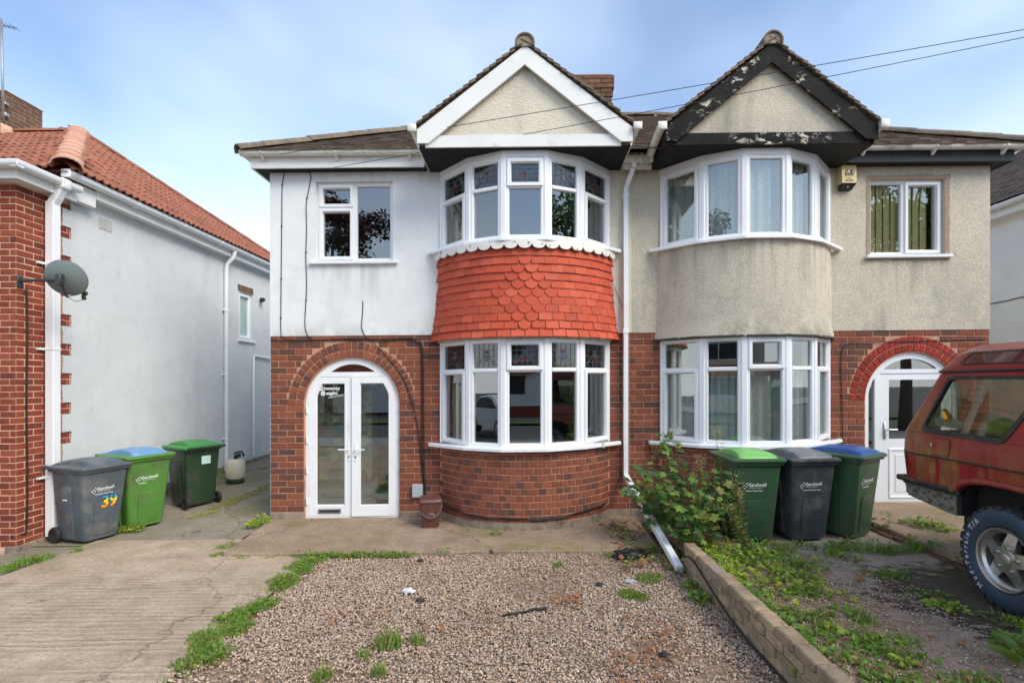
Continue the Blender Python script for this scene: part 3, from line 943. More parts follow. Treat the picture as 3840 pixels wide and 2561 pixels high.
# bays
def bay_base(house, cx, B, w):
    mb = MB()
    th = 1.033
    n = 40
    ph = [-th + 2 * th * k / n for k in range(n + 1)]
    mb.loft([[(*arc_pt(cx, p, ARC_R - 0.006), z) for p in ph] for z in (-0.1, 1.0)], False, False, False)
    for z0, z1, r in ((-0.1, 0.105, 0.010),):
        pl = MB()
        rr = [ARC_R + r + 0.010 * noise.noise((p * 6, cx, 0)) for p in ph]
        pl.loft([[(*arc_pt(cx, p, q), z0) for p, q in zip(ph, rr)], [(*arc_pt(cx, p, q), z1 + 0.02 * noise.noise((p * 4, cx, 3))) for p, q in zip(ph, rr)],
                 [(*arc_pt(cx, p, ARC_R - 0.03), z1 + 0.01) for p in ph]], False, False, False)
    wall = mb.build('bay_wall', M['mortar'], house, smooth=True)
    pl.build('bay_plinth', M['plinth'], wall, smooth=60)
    nrow = 11
    nh = 25
    dphi = 2 * th / nh
    for r in range(nrow):
        z = 0.115 + (r + 0.5) * COURSE * 0.985
        for k in range(-1, nh + 1):
            a = -th + (k + (0.5 if r % 2 else 0.0) + 0.5) * dphi
            if abs(a) > th - 0.02: continue
            x, y = arc_pt(cx, a, ARC_R)
            B.add(x, y, z, dphi * ARC_R - 0.0105, COURSE - 0.0115, a, M['brick'], wall, w * (0.6 + 0.4 * math.cos(a)))
    return wall
wa = bay_base(HA, CA, BA, 2.2)
wb = bay_base(HB, CB, BB, 0.6)
BA.flush(HA); BB.flush(HB)

LW0, LW1, UW0, UW1 = 1.02, 2.33, 3.54, 4.52
bay_window(HA, CA, LW0, LW1, 1.955, 'white bay window with leaded coloured top lights', True, True)
bay_window(HA, CA, UW0, UW1, 4.17, 'upper white bay window with leaded coloured top lights', True, True, head=0.075)
bay_window(HB, CB, LW0, LW1, 1.945, 'white bay window with lace net curtains behind', False)
bay_window(HB, CB, UW0, UW1, None, 'upper white bay window of five tall lights', False, head=0.075)

# rooms behind the glass
for H_, cx in ((HA, CA), (HB, CB)):
    V = [(cx + x * 0.985, y + 0.05) for x, y in BAYV]
    poly = V + [(cx + 1.30, 6.92), (cx + 1.30, 10.2), (cx - 1.30, 10.2), (cx - 1.30, 6.92)]
    room(H_, poly, 0.98, 2.40, {0, 1, 2, 3, 4}, M['room'])
    room(H_, poly, 3.42, 4.585, {0, 1, 2, 3, 4}, M['room'])
def wroom(H_, x0, x1, z0, z1, y0, y1, mat):
    room(H_, [(x0, y0), (x1, y0), (x1, y1), (x0, y1)], z0, z1, {0}, mat)
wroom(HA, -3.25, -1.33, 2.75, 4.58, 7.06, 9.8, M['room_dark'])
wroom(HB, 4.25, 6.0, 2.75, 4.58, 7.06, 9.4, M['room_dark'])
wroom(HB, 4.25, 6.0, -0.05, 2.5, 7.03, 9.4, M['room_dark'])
M['hall'] = simple('pale_hall_paint', (0.6, 0.58, 0.54, 1), 0.8, 0.05)
hall = room(HA, [(-3.15, 7.03), (-1.33, 7.03), (-1.33, 9.6), (-3.15, 9.6)], 0.0, 2.5, {0}, M['hall'], 'hall')
def mosaic():
    m, nt, b = nodes_of('stone_pattern_wallpaper')
    v = nt.nodes.new('ShaderNodeTexVoronoi'); v.inputs['Scale'].default_value = 7.5
    nt.links.new(pos(nt, (1, 1, 1.5)), v.inputs['Vector'])
    c = ramp(nt, v.outputs['Color'], [(0.1, rgb(186, 166, 140)), (0.35, rgb(220, 216, 196)), (0.5, rgb(130, 176, 176)), (0.65, rgb(200, 186, 166)), (0.85, rgb(160, 128, 112))])
    nt.links.new(c, b.inputs['Base Color']); b.inputs['Roughness'].default_value = 0.7
    return m
M['mosaic'] = mosaic()
m = MB(); m.box(-3.14, -2.18, 7.35, 7.62, 0.445, 2.2); m.build('stone_wallpaper', M['mosaic'], hall)
m = MB()
m.cbox(-3.14, -2.15, 7.47, 7.62, 0.02, 0.16, 0.004); m.cbox(-3.14, -2.15, 7.50, 7.62, 0.165, 0.29, 0.004); m.cbox(-3.14, -2.15, 7.50, 7.62, 0.295, 0.44, 0.004)
m.build('hall_panelling', M['white_paint'], hall)
m = MB(); m.cbox(-2.12, -1.36, 7.40, 7.62, 0.14, 0.24, 0.004); m.build('hall_step', M['white_paint'], hall)

# flat windows
def layA(mb, fn, panes, sashes):
    x0, x1, z0, z1 = WA
    xm = x0 + 0.50
    bar_v(mb, fn, xm, z0 + 0.05, z1 - 0.05)
    zt = 4.155
    bar_h(mb, fn, zt, x0 + 0.05, xm - 0.034)
    sashes.append((x0 + 0.028, xm - 0.012, z0 + 0.028, zt - 0.006)); sashes.append((x0 + 0.028, xm - 0.012, zt + 0.006, z1 - 0.028))
    panes.append((x0 + 0.075, xm - 0.058, z0 + 0.075, zt - 0.052)); panes.append((x0 + 0.075, xm - 0.058, zt + 0.052, z1 - 0.075))
    panes.append((xm + 0.03, x1 - 0.05, z0 + 0.05, z1 - 0.05))
flat_window(HA, *WA, 'white window of three lights above the arched door', layA)
def layB(mb, fn, panes, sashes):
    x0, x1, z0, z1 = WB
    xm = x0 + 0.475
    bar_v(mb, fn, xm, z0 + 0.05, z1 - 0.05)
    sashes.append((xm + 0.014, x1 - 0.028, z0 + 0.028, z1 - 0.028))
    panes.append((x0 + 0.05, xm - 0.03, z0 + 0.05, z1 - 0.05)); panes.append((xm + 0.06, x1 - 0.075, z0 + 0.075, z1 - 0.075))
flat_window(HB, *WB, 'white window of two lights with olive blinds', layB)
# rough cement patch round the right window
m = MB()
def wob(x, z): return (x + 0.02 * noise.noise((x * 7, z * 7, 1)), z + 0.02 * noise.noise((x * 7, z * 7, 5)))
outer = []
x0, x1, z0, z1 = WB
for a, b, n in (((x0 - .055, z0 - .07), (x1 + .06, z0 - .07), 14), ((x1 + .06, z0 - .07), (x1 + .06, z1 + .055), 14), ((x1 + .06, z1 + .055), (x0 - .05, z1 + .05), 14), ((x0 - .05, z1 + .05), (x0 - .055, z0 - .07), 14)):
    outer += [wob(a[0] + (b[0] - a[0]) * k / n, a[1] + (b[1] - a[1]) * k / n) for k in range(n)]
panel(m, outer, [rect(*WB)], wf(FRONT - 0.0095))
m.build('cement_patch', simple('pink_grey_cement', rgb(158, 138, 120), 0.95, 0.15, 20, (60, 0.4, 0.006)), HB)

# apron of the left bay: red tiles over a scalloped board
mb = MB()
ph = [-1.05 + 2.10 * k / 44 for k in range(45)]
mb.loft([[(*arc_pt(CA, p, r), z) for p in ph] for z, r in ((2.335, 1.27), (2.335, 1.345), (3.53, 1.325))], False, False, False)
apron = mb.build('tiled_apron', M['flaking_white'], HA, smooth=40)
def tile_mesh(w, h, t, round_):
    m = MB()
    if round_:
        r = w / 2
        poly = [(-w / 2, h), (-w / 2, r)] + [(-r * math.cos(math.pi * k / 12), r - r * math.sin(math.pi * k / 12)) for k in range(1, 12)] + [(w / 2, r), (w / 2, h)]
    else:
        poly = [(-w / 2, h), (-w / 2, 0), (w / 2, 0), (w / 2, h)]
    m.prism(poly, lambda a, b, d: (a, d, b), 0.0, t)
    return m.mesh('tile', M['apron_tile'], False, False)
TW, G = 0.162, 0.0975
t_plain, t_round = tile_mesh(TW - 0.004, 0.158, 0.017, False), tile_mesh(TW - 0.004, 0.168, 0.021, True)
t_half = tile_mesh(TW * 0.5, 0.158, 0.014, False)
counts = {9: 1, 8: 2, 7: 3, 6: 4, 5: 5, 4: 4, 3: 3, 2: 2, 1: 1}
for r in range(11):
    z = 2.352 + r * G
    Rr = 1.362 + 0.075 * max(0.0, (1 - r / 7.0)) ** 2
    thm = math.acos(min(1, (ARC_C - FRONT + 0.01) / Rr)) 
    dp = TW / 1.37
    c = counts.get(r, 0)
    odd = r % 2 == 1
    k = -10
    for k in range(-11, 12):
        a = (k if odd else k + 0.5) * dp
        if abs(a) > thm + 0.02: continue
        scal = c and abs(a) < (c / 2) * dp
        x, y = arc_pt(CA, a, Rr + random.uniform(-0.002, 0.003) + (0.006 if scal else 0))
        tilt = -R(10 + 12 * max(0, 1 - r / 2.5)) + random.uniform(-0.015, 0.015)
        link('tile', t_round if scal else t_plain, apron, (x, y, z + (-0.012 if scal else 0) + random.uniform(-0.003, 0.003)), (tilt, random.uniform(-0.012, 0.012), a))
mb = MB()
nl = 17
rows = [[], []]
dpl = 2 * 1.02 / nl
front_, back_ = [], []
for k in range(nl * 8 + 1):
    p = -1.02 + 2 * 1.02 * k / (nl * 8)
    t = (k % 8) / 4 - 1
    zb = 3.455 - 0.052 * math.sqrt(max(0, 1 - t * t)) + 0.02 * math.cos(p) * 0
    x, y = arc_pt(CA, p, 1.398)
    xi, yi = arc_pt(CA, p, 1.372)
    rows[0].append((x, y, zb)); rows[1].append((x, y, 3.502)); front_.append((xi, yi, zb)); back_.append((xi, yi, 3.502))
mb.loft([front_, rows[0], rows[1], back_], False, False, False)
mb.build('scalloped_board', M['flaking_white'], apron)
# apron of the right bay: curved roughcast
mb = MB()
mb.loft([[(*arc_pt(CB, p, r), z) for p in ph] for z, r in ((2.345, 1.27), (2.345, 1.375), (2.41, 1.368), (2.47, 1.352), (2.6, 1.345), (3.3, 1.338), (3.50, 1.338), (3.50, 1.25))], False, False, False)
mb.build('curved_apron', M['tan_dash'], HB, smooth=50)
m = MB()
m.loft([[(*arc_pt(CB, p, 1.345 + dr + 0.010 * noise.noise((p * 9, 0, 4))), z + 0.006 * noise.noise((p * 14, 1, 0))) for p in ph] for z, dr in ((2.336, 0.0), (2.334, 0.036), (2.352, 0.040), (2.358, 0.02))], False, False, False)
m.build('drip_edge', simple('crumbling_drip', (0.10, 0.095, 0.085, 1), 0.9, 0.3, 20, dirt=((0.6, 0.58, 0.52), 18.0, 0.6, 0.66)), HB)

# gables, roofs
gable(HA, CA, 1.27, M['white_paint'], M['cream_dash'], M['black_paint'], 'cream pebbledash gable with clean white bargeboards')
gable(HB, CB, 1.25, M['peeling'], M['tan_dash'], M['black_paint'], 'tan gable with black peeling bargeboards')
ra = half_roof(HA, XL - 0.24, 1, None)
rb = half_roof(HB, XR + 0.24, -1, None)
# fascia, soffit, gutters
def eaves(house, xo, xi, fmat, gmat, sg):
    lo, hi = min(xo, xi), max(xo, xi)
    m = MB(); m.cbox(lo, hi, 6.68, 6.705, 4.605, 4.765, 0.003); f = m.build('fascia', fmat, house)
    side = MB(); xs = xo
    side.cbox(min(xs, xs - sg * 0.025), max(xs, xs - sg * 0.025), 6.7055, 13.0, 4.605, 4.765, 0.003); side.build('fascia', fmat, house)
    s = MB(); s.box(lo + 0.026 if sg < 0 else lo, hi if sg < 0 else hi - 0.026, 6.7055, 6.846, 4.612, 4.626)
    xw = XL if sg < 0 else XR
    s.box(min(xw, xs - sg * 0.026) , max(xw, xs - sg * 0.026), 6.847, 13.0, 4.612, 4.626); s.build('soffit', M['black_paint'], house)
    m = MB()
    g0 = xo + sg * 0.10
    gutter_run(m, (xi, 6.678, 4.80), (g0, 6.678, 4.80), (0, -1, 0))
    gutter_run(m, (xo + sg * 0.003, 6.60, 4.80), (xo + sg * 0.003, 13.0, 4.80), (sg, 0, 0))
    gt = m.build('gutter', gmat, house, smooth=50)
    nb = 3
    for k in range(nb):
        x = xi + (xo - xi) * (0.08 + 0.84 * k / (nb - 1))
        bracket(gt, (x, 6.678, 4.80), (0, -1, 0))
    return gt
eaves(HA, XL - 0.17, CA - 1.30, M['white_paint'], M['upvc_old'], -1)
eaves(HB, XR + 0.17, CB + 1.28, M['dark_fascia'], M['upvc_old'], 1)
# gutters along the gable eaves and the joint between the houses
m = MB()
gutter_run(m, (CA - 1.275, 6.03, 4.83), (CA - 1.275, 6.70, 4.82), (-1, 0, 0), 0.085, 0.075)
m.cbox(CA - 1.37, CA - 1.272, 6.02, 6.032, 4.75, 4.835, 0.002)
m.build('gutter', M['upvc_old'], HA, smooth=50)
m = MB()
gutter_run(m, (CA + 1.275, 6.03, 4.83), (CA + 1.275, 6.80, 4.82), (1, 0, 0), 0.085, 0.075)
m.cbox(CA + 1.272, CA + 1.37, 6.02, 6.032, 4.75, 4.835, 0.002)
m.build('gutter', M['upvc_old'], HA, smooth=50)
m = MB()
gutter_run(m, (CB - 1.255, 6.03, 4.83), (CB - 1.255, 6.72, 4.72), (-1, 0, 0), 0.09, 0.08)
m.cbox(CB - 1.352, CB - 1.25, 6.02, 6.032, 4.745, 4.835, 0.002)
m.build('gutter', M['upvc_old'], HB, smooth=50)
m = MB()
gutter_run(m, (CB + 1.255, 6.03, 4.83), (CB + 1.255, 6.70, 4.82), (1, 0, 0), 0.09, 0.08)
m.cbox(CB + 1.25, CB + 1.352, 6.02, 6.032, 4.745, 4.835, 0.002)
m.build('gutter', M['upvc_old'], HB, smooth=50)
m = MB()
gutter_run(m, (CA + 1.28, 6.71, 4.70), (CB - 1.26, 6.71, 4.70), (0, -1, 0), 0.10, 0.075)
m.cbox(CA + 1.28, CB - 1.26, 6.712, 6.74, 4.56, 4.78, 0.003)
for x in (1.42, 1.50, 1.57): m.box(x - 0.012, x + 0.012, 6.60, 6.72, 4.61, 4.715)
m.build('valley_gutter', M['upvc_old'], HA, smooth=50)
def sq_pipe(mb, pts, w=0.031):
    for a, b in zip(pts, pts[1:]):
        a, b = Vector(a), Vector(b); d = (b - a).normalized()
        s = Vector((1, 0, 0)) if abs(d.x) < 0.9 else Vector((0, 1, 0))
        s = (s - d * s.dot(d)).normalized(); t = d.cross(s)
        c = 0.006
        prof = [(-w, -w + c), (-w + c, -w), (w - c, -w), (w, -w + c), (w, w - c), (w - c, w), (-w + c, w), (-w, w - c)]
        mb.loft([[p + s * u + t * v for u, v in prof] for p in (a, b)])
m = MB()
DPX = 1.325
sq_pipe(m, [(1.415, 6.67, 4.64), (1.40, 6.68, 4.56), (DPX, 6.79, 4.34), (DPX, 6.79, 4.25)])
for z0, z1 in ((4.27, 2.47), (2.46, 0.56)): sq_pipe(m, [(DPX, 6.79, z0), (DPX, 6.79, z1)])
for z in (4.24, 2.46): m.cbox(DPX - 0.038, DPX + 0.038, 6.752, 6.828, z - 0.03, z + 0.03, 0.004)
m.build('downpipe', M['upvc'], HA)

# chimney on the ridge
ch = MB(); ch.box(0.955, 1.695, 10.06, 10.74, 6.4, 7.70); chim = ch.build('chimney', M['mortar_grey'], ra)
BC = Bricks(300)
stretcher_field(BC, 0.95, 1.70, 6.66, 8, chim, M['brick_soot'], 10.05)
stretcher_field(BC, 0.93, 1.72, 6.66 + 8 * COURSE, 2, chim, M['brick_soot'], 10.03)
stretcher_field(BC, 0.91, 1.74, 6.66 + 10 * COURSE, 3, chim, M['brick_soot'], 10.01)
BC.flush(HA)
ch = MB(); ch.box(0.915, 1.735, 10.02, 10.79, 7.49, 7.735)
ch.cbox(0.93, 1.72, 10.06, 10.74, 7.735, 7.80, 0.03); ch.build('chimney_cap', M['brick_soot'], chim)

# doors
def clip_arch(x0, x1, z0, z1, cx, r, zs, n=14):
    pts = [(x0, z0), (x1, z0)]
    for k in range(n + 1):
        x = x1 + (x0 - x1) * k / n
        pts.append((x, min(z1, zs + math.sqrt(max(0, r * r - (x - cx) ** 2)) if abs(x - cx) < r else z0)))
    return pts
def solid_panel(mb, outer, holes, fn, d0, d1):
    panel(mb, outer, holes, fn, d0, d1)
    panel(mb, outer, holes, fn, d1, None, True)
    mb.loft([[fn(a, b, d0) for a, b in outer], [fn(a, b, d1) for a, b in outer]], True, False, False)
YD = FRONT + 0.045
fn = wf(YD)
m = MB()
fan = [(DA + 0.50 * math.cos(t), DZ + 0.545 * math.sin(t)) for t in [math.pi * k / 40 for k in range(41)]]
fan = [p for p in fan if p[1] > 1.965]
fan = [(fan[0][0], 1.965)] + fan + [(fan[-1][0], 1.965)]
solid_panel(m, arch(DA, DR - 0.002, 0.016, DZ), [arch(DA, DR - 0.052, 0.06, 1.345 + 0.18), ][:0] + [fan, clip_arch(DA - 0.575, DA + 0.575, 0.065, 1.905, DA, 0.585, DZ, 30)], fn, 0.0, 0.06)
doorA = m.build('front_door', M['upvc'], HA, label='white arched double door with two tall glazed leaves')
m = MB(); m.prism(fan[::-1], lambda a, b, d: (a, YD + d, b), 0.03, 0.036); m.build('pane', M['glass'], doorA)
def leaf(x0, x1, gx0, gx1, hinge=None, ang=0.0):
    if hinge is None: f = wf(YD + 0.008)
    else:
        ca, sa = math.cos(ang), math.sin(ang)
        def f(a, b, d):
            dx = a - hinge
            return (hinge + dx * ca + d * sa * (1 if dx < 0 else -1) * 0 + (-sa) * 0, YD + 0.008 + d - abs(dx) * sa, b)
    m = MB()
    outer = clip_arch(x0, x1, 0.045, 1.90, DA, 0.592, DZ, 16)
    hole = clip_arch(gx0, gx1, 0.185, 1.815, DA, 0.505, DZ - 0.0, 16)
    solid_panel(m, outer, [hole], f, -0.012, 0.05)
    m.loft([[f(a, b, -0.012) for a, b in hole], [f(a + (0.012 if a < (gx0 + gx1) / 2 else -0.012), b + (0.012 if b < 1 else -0.012), 0.012) for a, b in hole]], True, False, False)
    lf = m.build('door_leaf', M['upvc'], doorA)
    m = MB(); m.loft([[f(a, b, 0.022) for a, b in hole], [f(a, b, 0.030) for a, b in hole]]); m.build('glazing', M['glass'], doorA)
    return f
f1 = leaf(DA - 0.588, DA - 0.006, DA - 0.49, DA - 0.105)
f2 = leaf(DA - 0.002, DA + 0.588, DA + 0.100, DA + 0.485, DA + 0.588, R(2.6))
for f, xh, dr in ((f1, DA - 0.048, -1), (f2, DA + 0.048, 1)):
    m = MB()
    p = lambda a, b, d: f(a, b, d)
    q = rect(xh - 0.016, xh + 0.016, 0.78, 1.02)
    m.loft([[f(a, b, -0.012) for a, b in q], [f(a, b, -0.020) for a, b in q]])
    m.tube([f(xh, 0.935, -0.02), f(xh, 0.935, -0.055), f(xh + dr * 0.03, 0.935, -0.062), f(xh + dr * 0.13, 0.935, -0.060)], 0.009, 8)
    m.build('handle', M['upvc'], doorA, smooth=50)
    m = MB(); m.loft([[f(xh + 0.008 * math.cos(t), 0.835 + 0.018 * math.sin(t), dd) for t in [2 * math.pi * k / 10 for k in range(10)]] for dd in (-0.020, -0.024)]); m.build('keyhole', M['gasket'], doorA)
m = MB(); m.ring(DA - 0.455, DA - 0.155, 0.085, 0.145, [(0, -0.012), (0, -0.024), (0.014, -0.026), (0.016, -0.014)], wf(YD + 0.008)); m.build('letter_plate', M['chrome'], doorA)
m = MB(); m.face([(DA - 0.44, YD - 0.008, 0.1), (DA - 0.17, YD - 0.008, 0.1), (DA - 0.17, YD - 0.008, 0.13), (DA - 0.44, YD - 0.008, 0.13)]); m.build('letter_slot', M['gasket'], doorA)
for x in (DA - 0.607, DA + 0.607):
    for z in (0.20, 0.62, 1.02, 1.42):
        m = MB(); m.tube([(x, YD - 0.014, z), (x, YD - 0.014, z + 0.075)], 0.010, 8); m.cbox(x - 0.016, x + 0.016, YD - 0.008, YD, z - 0.01, z + 0.085, 0.002); m.build('hinge', M['upvc'], doorA)

m = MB()
fn = wf(YD)
fanB = [(DB + 0.545 * math.cos(t), DZ + 0.545 * math.sin(t)) for t in [math.pi * k / 40 for k in range(41)]]
fanB = [p for p in fanB if p[1] > 1.93]
fanB = [(fanB[0][0], 1.93)] + fanB + [(fanB[-1][0], 1.93)]
side = clip_arch(DB - 0.56, DB - 0.475, 0.14, 1.80, DB, 0.565, DZ, 8)
leafhole = rect(DB - 0.405, DB + 0.56, 0.075, 1.60)
leafhole = clip_arch(DB - 0.405, DB + 0.565, 0.075, 1.875, DB, 0.575, DZ, 24)
solid_panel(m, arch(DB, DR - 0.002, 0.016, DZ), [fanB, side, leafhole], fn, 0.0, 0.06)
doorB = m.build('front_door', M['upvc'], HB, label='white arched door with a glazed upper panel and side light')
m = MB(); m.prism(fanB[::-1], lambda a, b, d: (a, YD + d, b), 0.03, 0.036); m.build('pane', M['glass'], doorB)
m = MB(); m.prism(side[::-1], lambda a, b, d: (a, YD + d, b), 0.03, 0.036); m.build('pane', M['glass'], doorB)
m = MB()
gl = clip_arch(DB - 0.28, DB + 0.42, 1.00, 1.79, DB, 0.50, DZ, 20)
solid_panel(m, clip_arch(DB - 0.40, DB + 0.56, 0.08, 1.87, DB, 0.57, DZ, 24), [gl], wf(YD + 0.01), 0.0, 0.05)
m.ring(DB - 0.29, DB + 0.43, 0.20, 0.88, [(0, 0.0), (0.012, -0.01), (0.03, -0.01), (0.045, 0.002), (0.08, 0.002), (0.10, -0.006)], wf(YD + 0.01))
m.build('door_leaf', M['upvc'], doorB)
m = MB(); m.prism(gl[::-1], lambda a, b, d: (a, YD + d, b), 0.03, 0.036); m.build('glazing', M['glass'], doorB)
m = MB(); m.cbox(DB - 0.355, DB - 0.325, YD - 0.004, YD + 0.009, 1.0, 1.22, 0.003); m.tube([(DB - 0.34, YD - 0.004, 1.13), (DB - 0.34, YD - 0.05, 1.13), (DB - 0.31, YD - 0.056, 1.13), (DB - 0.21, YD - 0.054, 1.13)], 0.009, 8); m.build('handle', M['chrome'], doorB, smooth=50)
m = MB(); m.cbox(DB - DR - 0.01, DB + DR + 0.01, FRONT - 0.05, YD + 0.05, -0.02, 0.014, 0.006); m.build('threshold', M['upvc'], doorB)

# curtains and blinds stand in the rooms
def curtain(name, cx, z0, z1, mat, label, inset=0.13, i0=0.0, i1=1.0, amp=0.018, freq=60):
    V = offset_poly([(cx + x, y) for x, y in BAYV], -inset)
    seg = [0]
    for a, b in zip(V, V[1:]): seg.append(seg[-1] + math.dist(a, b))
    tot = seg[-1]; n = 240
    fr, bk = [], []
    pts = []
    for k in range(n + 1):
        s = tot * (i0 + (i1 - i0) * k / n)
        j = max(i for i in range(len(seg) - 1) if seg[i] <= s + 1e-9)
        t = (s - seg[j]) / (seg[j + 1] - seg[j])
        x = V[j][0] + (V[j + 1][0] - V[j][0]) * t; y = V[j][1] + (V[j + 1][1] - V[j][1]) * t
        off = amp * math.sin(s * freq + 2 * math.sin(s * 7)) + amp * 0.6 * math.sin(s * 23)
        pts.append((x, y + off))
    mb = MB()
    mb.loft([[(x, y, z) for x, y in pts] for z in (z0, (z0 + z1) / 2, z1)], False, False, False)
    return top(mb, name, mat, label, 'curtain', (cx, 6.6, z0), smooth=True)
curtain('net_curtain', CB, 1.0, 1.93, M['net'], 'white lace net curtain across the lower bay window of the tan house')
curtain('net_curtain', CB, 3.50, 4.56, M['net'], 'white lace net curtain across the upper bay window of the tan house')
curtain('drape', CB, 1.0, 2.33, M['drape'], 'cream drape hanging at the left end of the lower tan-house bay', 0.20, 0.01, 0.20, 0.03, 34)
curtain('drape', CB, 1.0, 2.33, M['drape'], 'cream drape hanging at the right end of the lower tan-house bay', 0.20, 0.84, 0.99, 0.03, 34)
vb = thing('vertical_blind', 'olive vertical slat blind inside the upper right window', 'blind', (5.0, 7.0, 3.45))
for k in range(9):
    x = WB[0] + 0.05 + k * 0.098 
    if x > WB[1] - 0.18: break
    m = MB(); c, s = math.cos(R(18)), math.sin(R(18))
    m.face([(x, 7.0, 3.46), (x + 0.100 * c, 7.0 + 0.1 * s * 0.4, 3.46), (x + 0.100 * c, 7.0 + 0.1 * s * 0.4, 4.46), (x, 7.0, 4.46)])
    b = [(x_, y_ - 0.05, z_) for x_, y_, z_ in m.v]; m = MB()
    m.loft([[b[0], b[1], (b[1][0], b[1][1] + 0.002, b[1][2]), (b[0][0], b[0][1] + 0.002, b[0][2])], [b[3], b[2], (b[2][0], b[2][1] + 0.002, b[2][2]), (b[3][0], b[3][1] + 0.002, b[3][2])]])
    m.build('slat', M['blind'], vb)
# ------------------------------------------------------------------ neighbour on the left
NX = -5.65
HN = thing('neighbour_house', 'neighbouring house with orange tiled hip roof and white roughcast side wall', 'house', (NX - 1, 6.5, 0))
fs = lambda a, b, d: (NX - d, a, b)
NC_, NL = 0.072, 0.216
Y0, YQ0, YQ1 = 5.73, 6.29, 6.41
ZT = 4.08
def out_row(r): return r % 5 in (0, 1)
edge = []
rows_n = 56
for r in range(rows_n):
    y = YQ1 if out_row(r) else YQ0
    z0_, z1_ = 0.03 + r * NC_, 0.03 + (r + 1) * NC_
    if z1_ < 0.30: continue
    edge.append((y + random.uniform(-.006, .006), max(0.30, z0_))); edge.append((y + random.uniform(-.006, .006), z1_))
mb = MB()
WN = (10.19, 10.68, 2.71, 3.65)
outer = [(12.4, 0.30)] + [(12.4, 4.26)] + [(YQ0, 4.26)] + edge[::-1]
panel(mb, outer, [rect(*WN)], fs, -0.014, 0.1, True)
mb.box(NX, NX + 0.014, YQ0 + 0.2, 12.4, 0.275, 0.30)
mb.build('rendered_wall', M['next_render'], HN)
mb = MB(); panel(mb, rect(Y0 + 0.004, 12.4, -0.05, 4.26), [rect(*WN)], fs, 0.005, None, True)
mb.box(NX - 3.5, NX - 0.006, Y0 + 0.006, Y0 + 0.3, -0.05, 4.2)
nw = mb.build('brick_wall', M['mortar_pale'], HN)
BN = Bricks(300)
for r in range(rows_n):
    y1 = YQ1 if out_row(r) else YQ0
    z0_ = 0.03 + r * NC_
    stretcher_field(BN, Y0 + 0.002, y1, z0_, 1, nw, M['brick_next'], 0, None, NC_, NL, 0.010, 1.0, r % 2, lambda s: (NX, s), math.pi / 2)
stretcher_field(BN, NX - 0.44, NX, 0.03, rows_n, nw, M['brick_next'], Y0, None, NC_, NL, 0.010, 0.8)
BN.flush(HN)
mb = MB(); mb.cbox(NX - 0.1, NX + 0.012, 6.45, 12.4, -0.05, 0.268, 0.006); mb.cbox(NX - 0.1, NX + 0.02, Y0 - 0.03, 6.44, -0.05, 0.045, 0.006); mb.build('plinth', M['plinth'], HN)
mb = MB(); mb.box(-11, NX - 0.3, 12.2, 12.4, 0, 4.26); mb.box(-11, NX - 3.5, Y0 + 0.1, Y0 + 0.3, 0, 4.2); mb.build('rear_wall', M['next_render'], HN)
# eaves
mb = MB()
mb.cbox(-9.5, -5.50, 5.585, 5.61, 4.07, 4.21, 0.003); mb.cbox(-5.525, -5.50, 5.6105, 6.34, 4.07, 4.21, 0.003)
mb.cbox(-5.60, -5.50, 6.3405, 6.62, 4.09, 4.30, 0.003)
mb.cbox(-5.515, -5.49, 6.6205, 12.6, 4.20, 4.35, 0.003)
mb.build('fascia', M['white_paint'], HN)
mb = MB(); mb.box(NX + 0.0005, -5.516, 6.30, 12.6, 4.205, 4.225); mb.box(-9.5, -5.526, 5.612, 5.75, 4.075, 4.09); mb.box(NX - 0.02, -5.526, 5.752, 6.29, 4.075, 4.09); mb.build('soffit', M['white_paint'], HN)
mb = MB()
gutter_run(mb, (-9.5, 5.584, 4.235), (-5.40, 5.584, 4.235), (0, -1, 0), 0.11, 0.075)
gutter_run(mb, (-5.499, 5.49, 4.235), (-5.499, 6.30, 4.235), (1, 0, 0), 0.11, 0.075)
gutter_run(mb, (-5.489, 6.12, 4.375), (-5.489, 12.6, 4.375), (1, 0, 0), 0.11, 0.075)
mb.cbox(-5.49, -5.375, 6.105, 6.12, 4.29, 4.385, 0.003)
mb.cbox(-5.52, -5.385, 6.02, 6.14, 4.13, 4.25, 0.01)
gt = mb.build('gutter', M['upvc'], HN, smooth=50)
for y in (7.2, 8.2, 9.2, 10.2, 11.2): bracket(gt, (-5.489, y, 4.375), (1, 0, 0), 0.11, 0.075, M['upvc'], 0.02)
mb = MB()
sq_pipe(mb, [(-5.45, 6.08, 4.16), (-5.52, 6.08, 4.02), (-5.56, 6.08, 3.95)], 0.045); sq_pipe(mb, [(-5.56, 6.08, 3.98), (-5.56, 6.08, 0.06)], 0.050)
for z in (3.25, 2.25, 0.75): mb.cbox(-5.66, -5.505, 6.024, 6.136, z - 0.014, z + 0.014, 0.004); mb.box(-5.645, -5.61, 5.96, 6.2, z - 0.012, z + 0.012)
mb.build('downpipe', M['upvc'], HN)
mb = MB(); mb.tube([(-5.43, 9.66, 4.31), (-5.44, 9.66, 4.2), (-5.56, 9.66, 4.08), (-5.585, 9.66, 4.0), (-5.585, 9.66, 0.2)], 0.036, 12)
for z in (3.2, 2.0, 0.8): mb.tube([(-5.585, 9.66, z - 0.02), (-5.585, 9.66, z + 0.02)], 0.046, 12); mb.box(-5.645, -5.59, 9.60, 9.72, z - 0.012, z + 0.012)
mb.build('downpipe', M['upvc'], HN, smooth=50)
mb = MB(); mb.tube([(-5.60, 11.6, 2.36), (-5.60, 10.70, 2.40), (-5.60, 10.66, 2.37), (-5.60, 10.65, 0.35)], 0.02, 10); mb.build('waste_pipe', M['upvc'], HN, smooth=50)
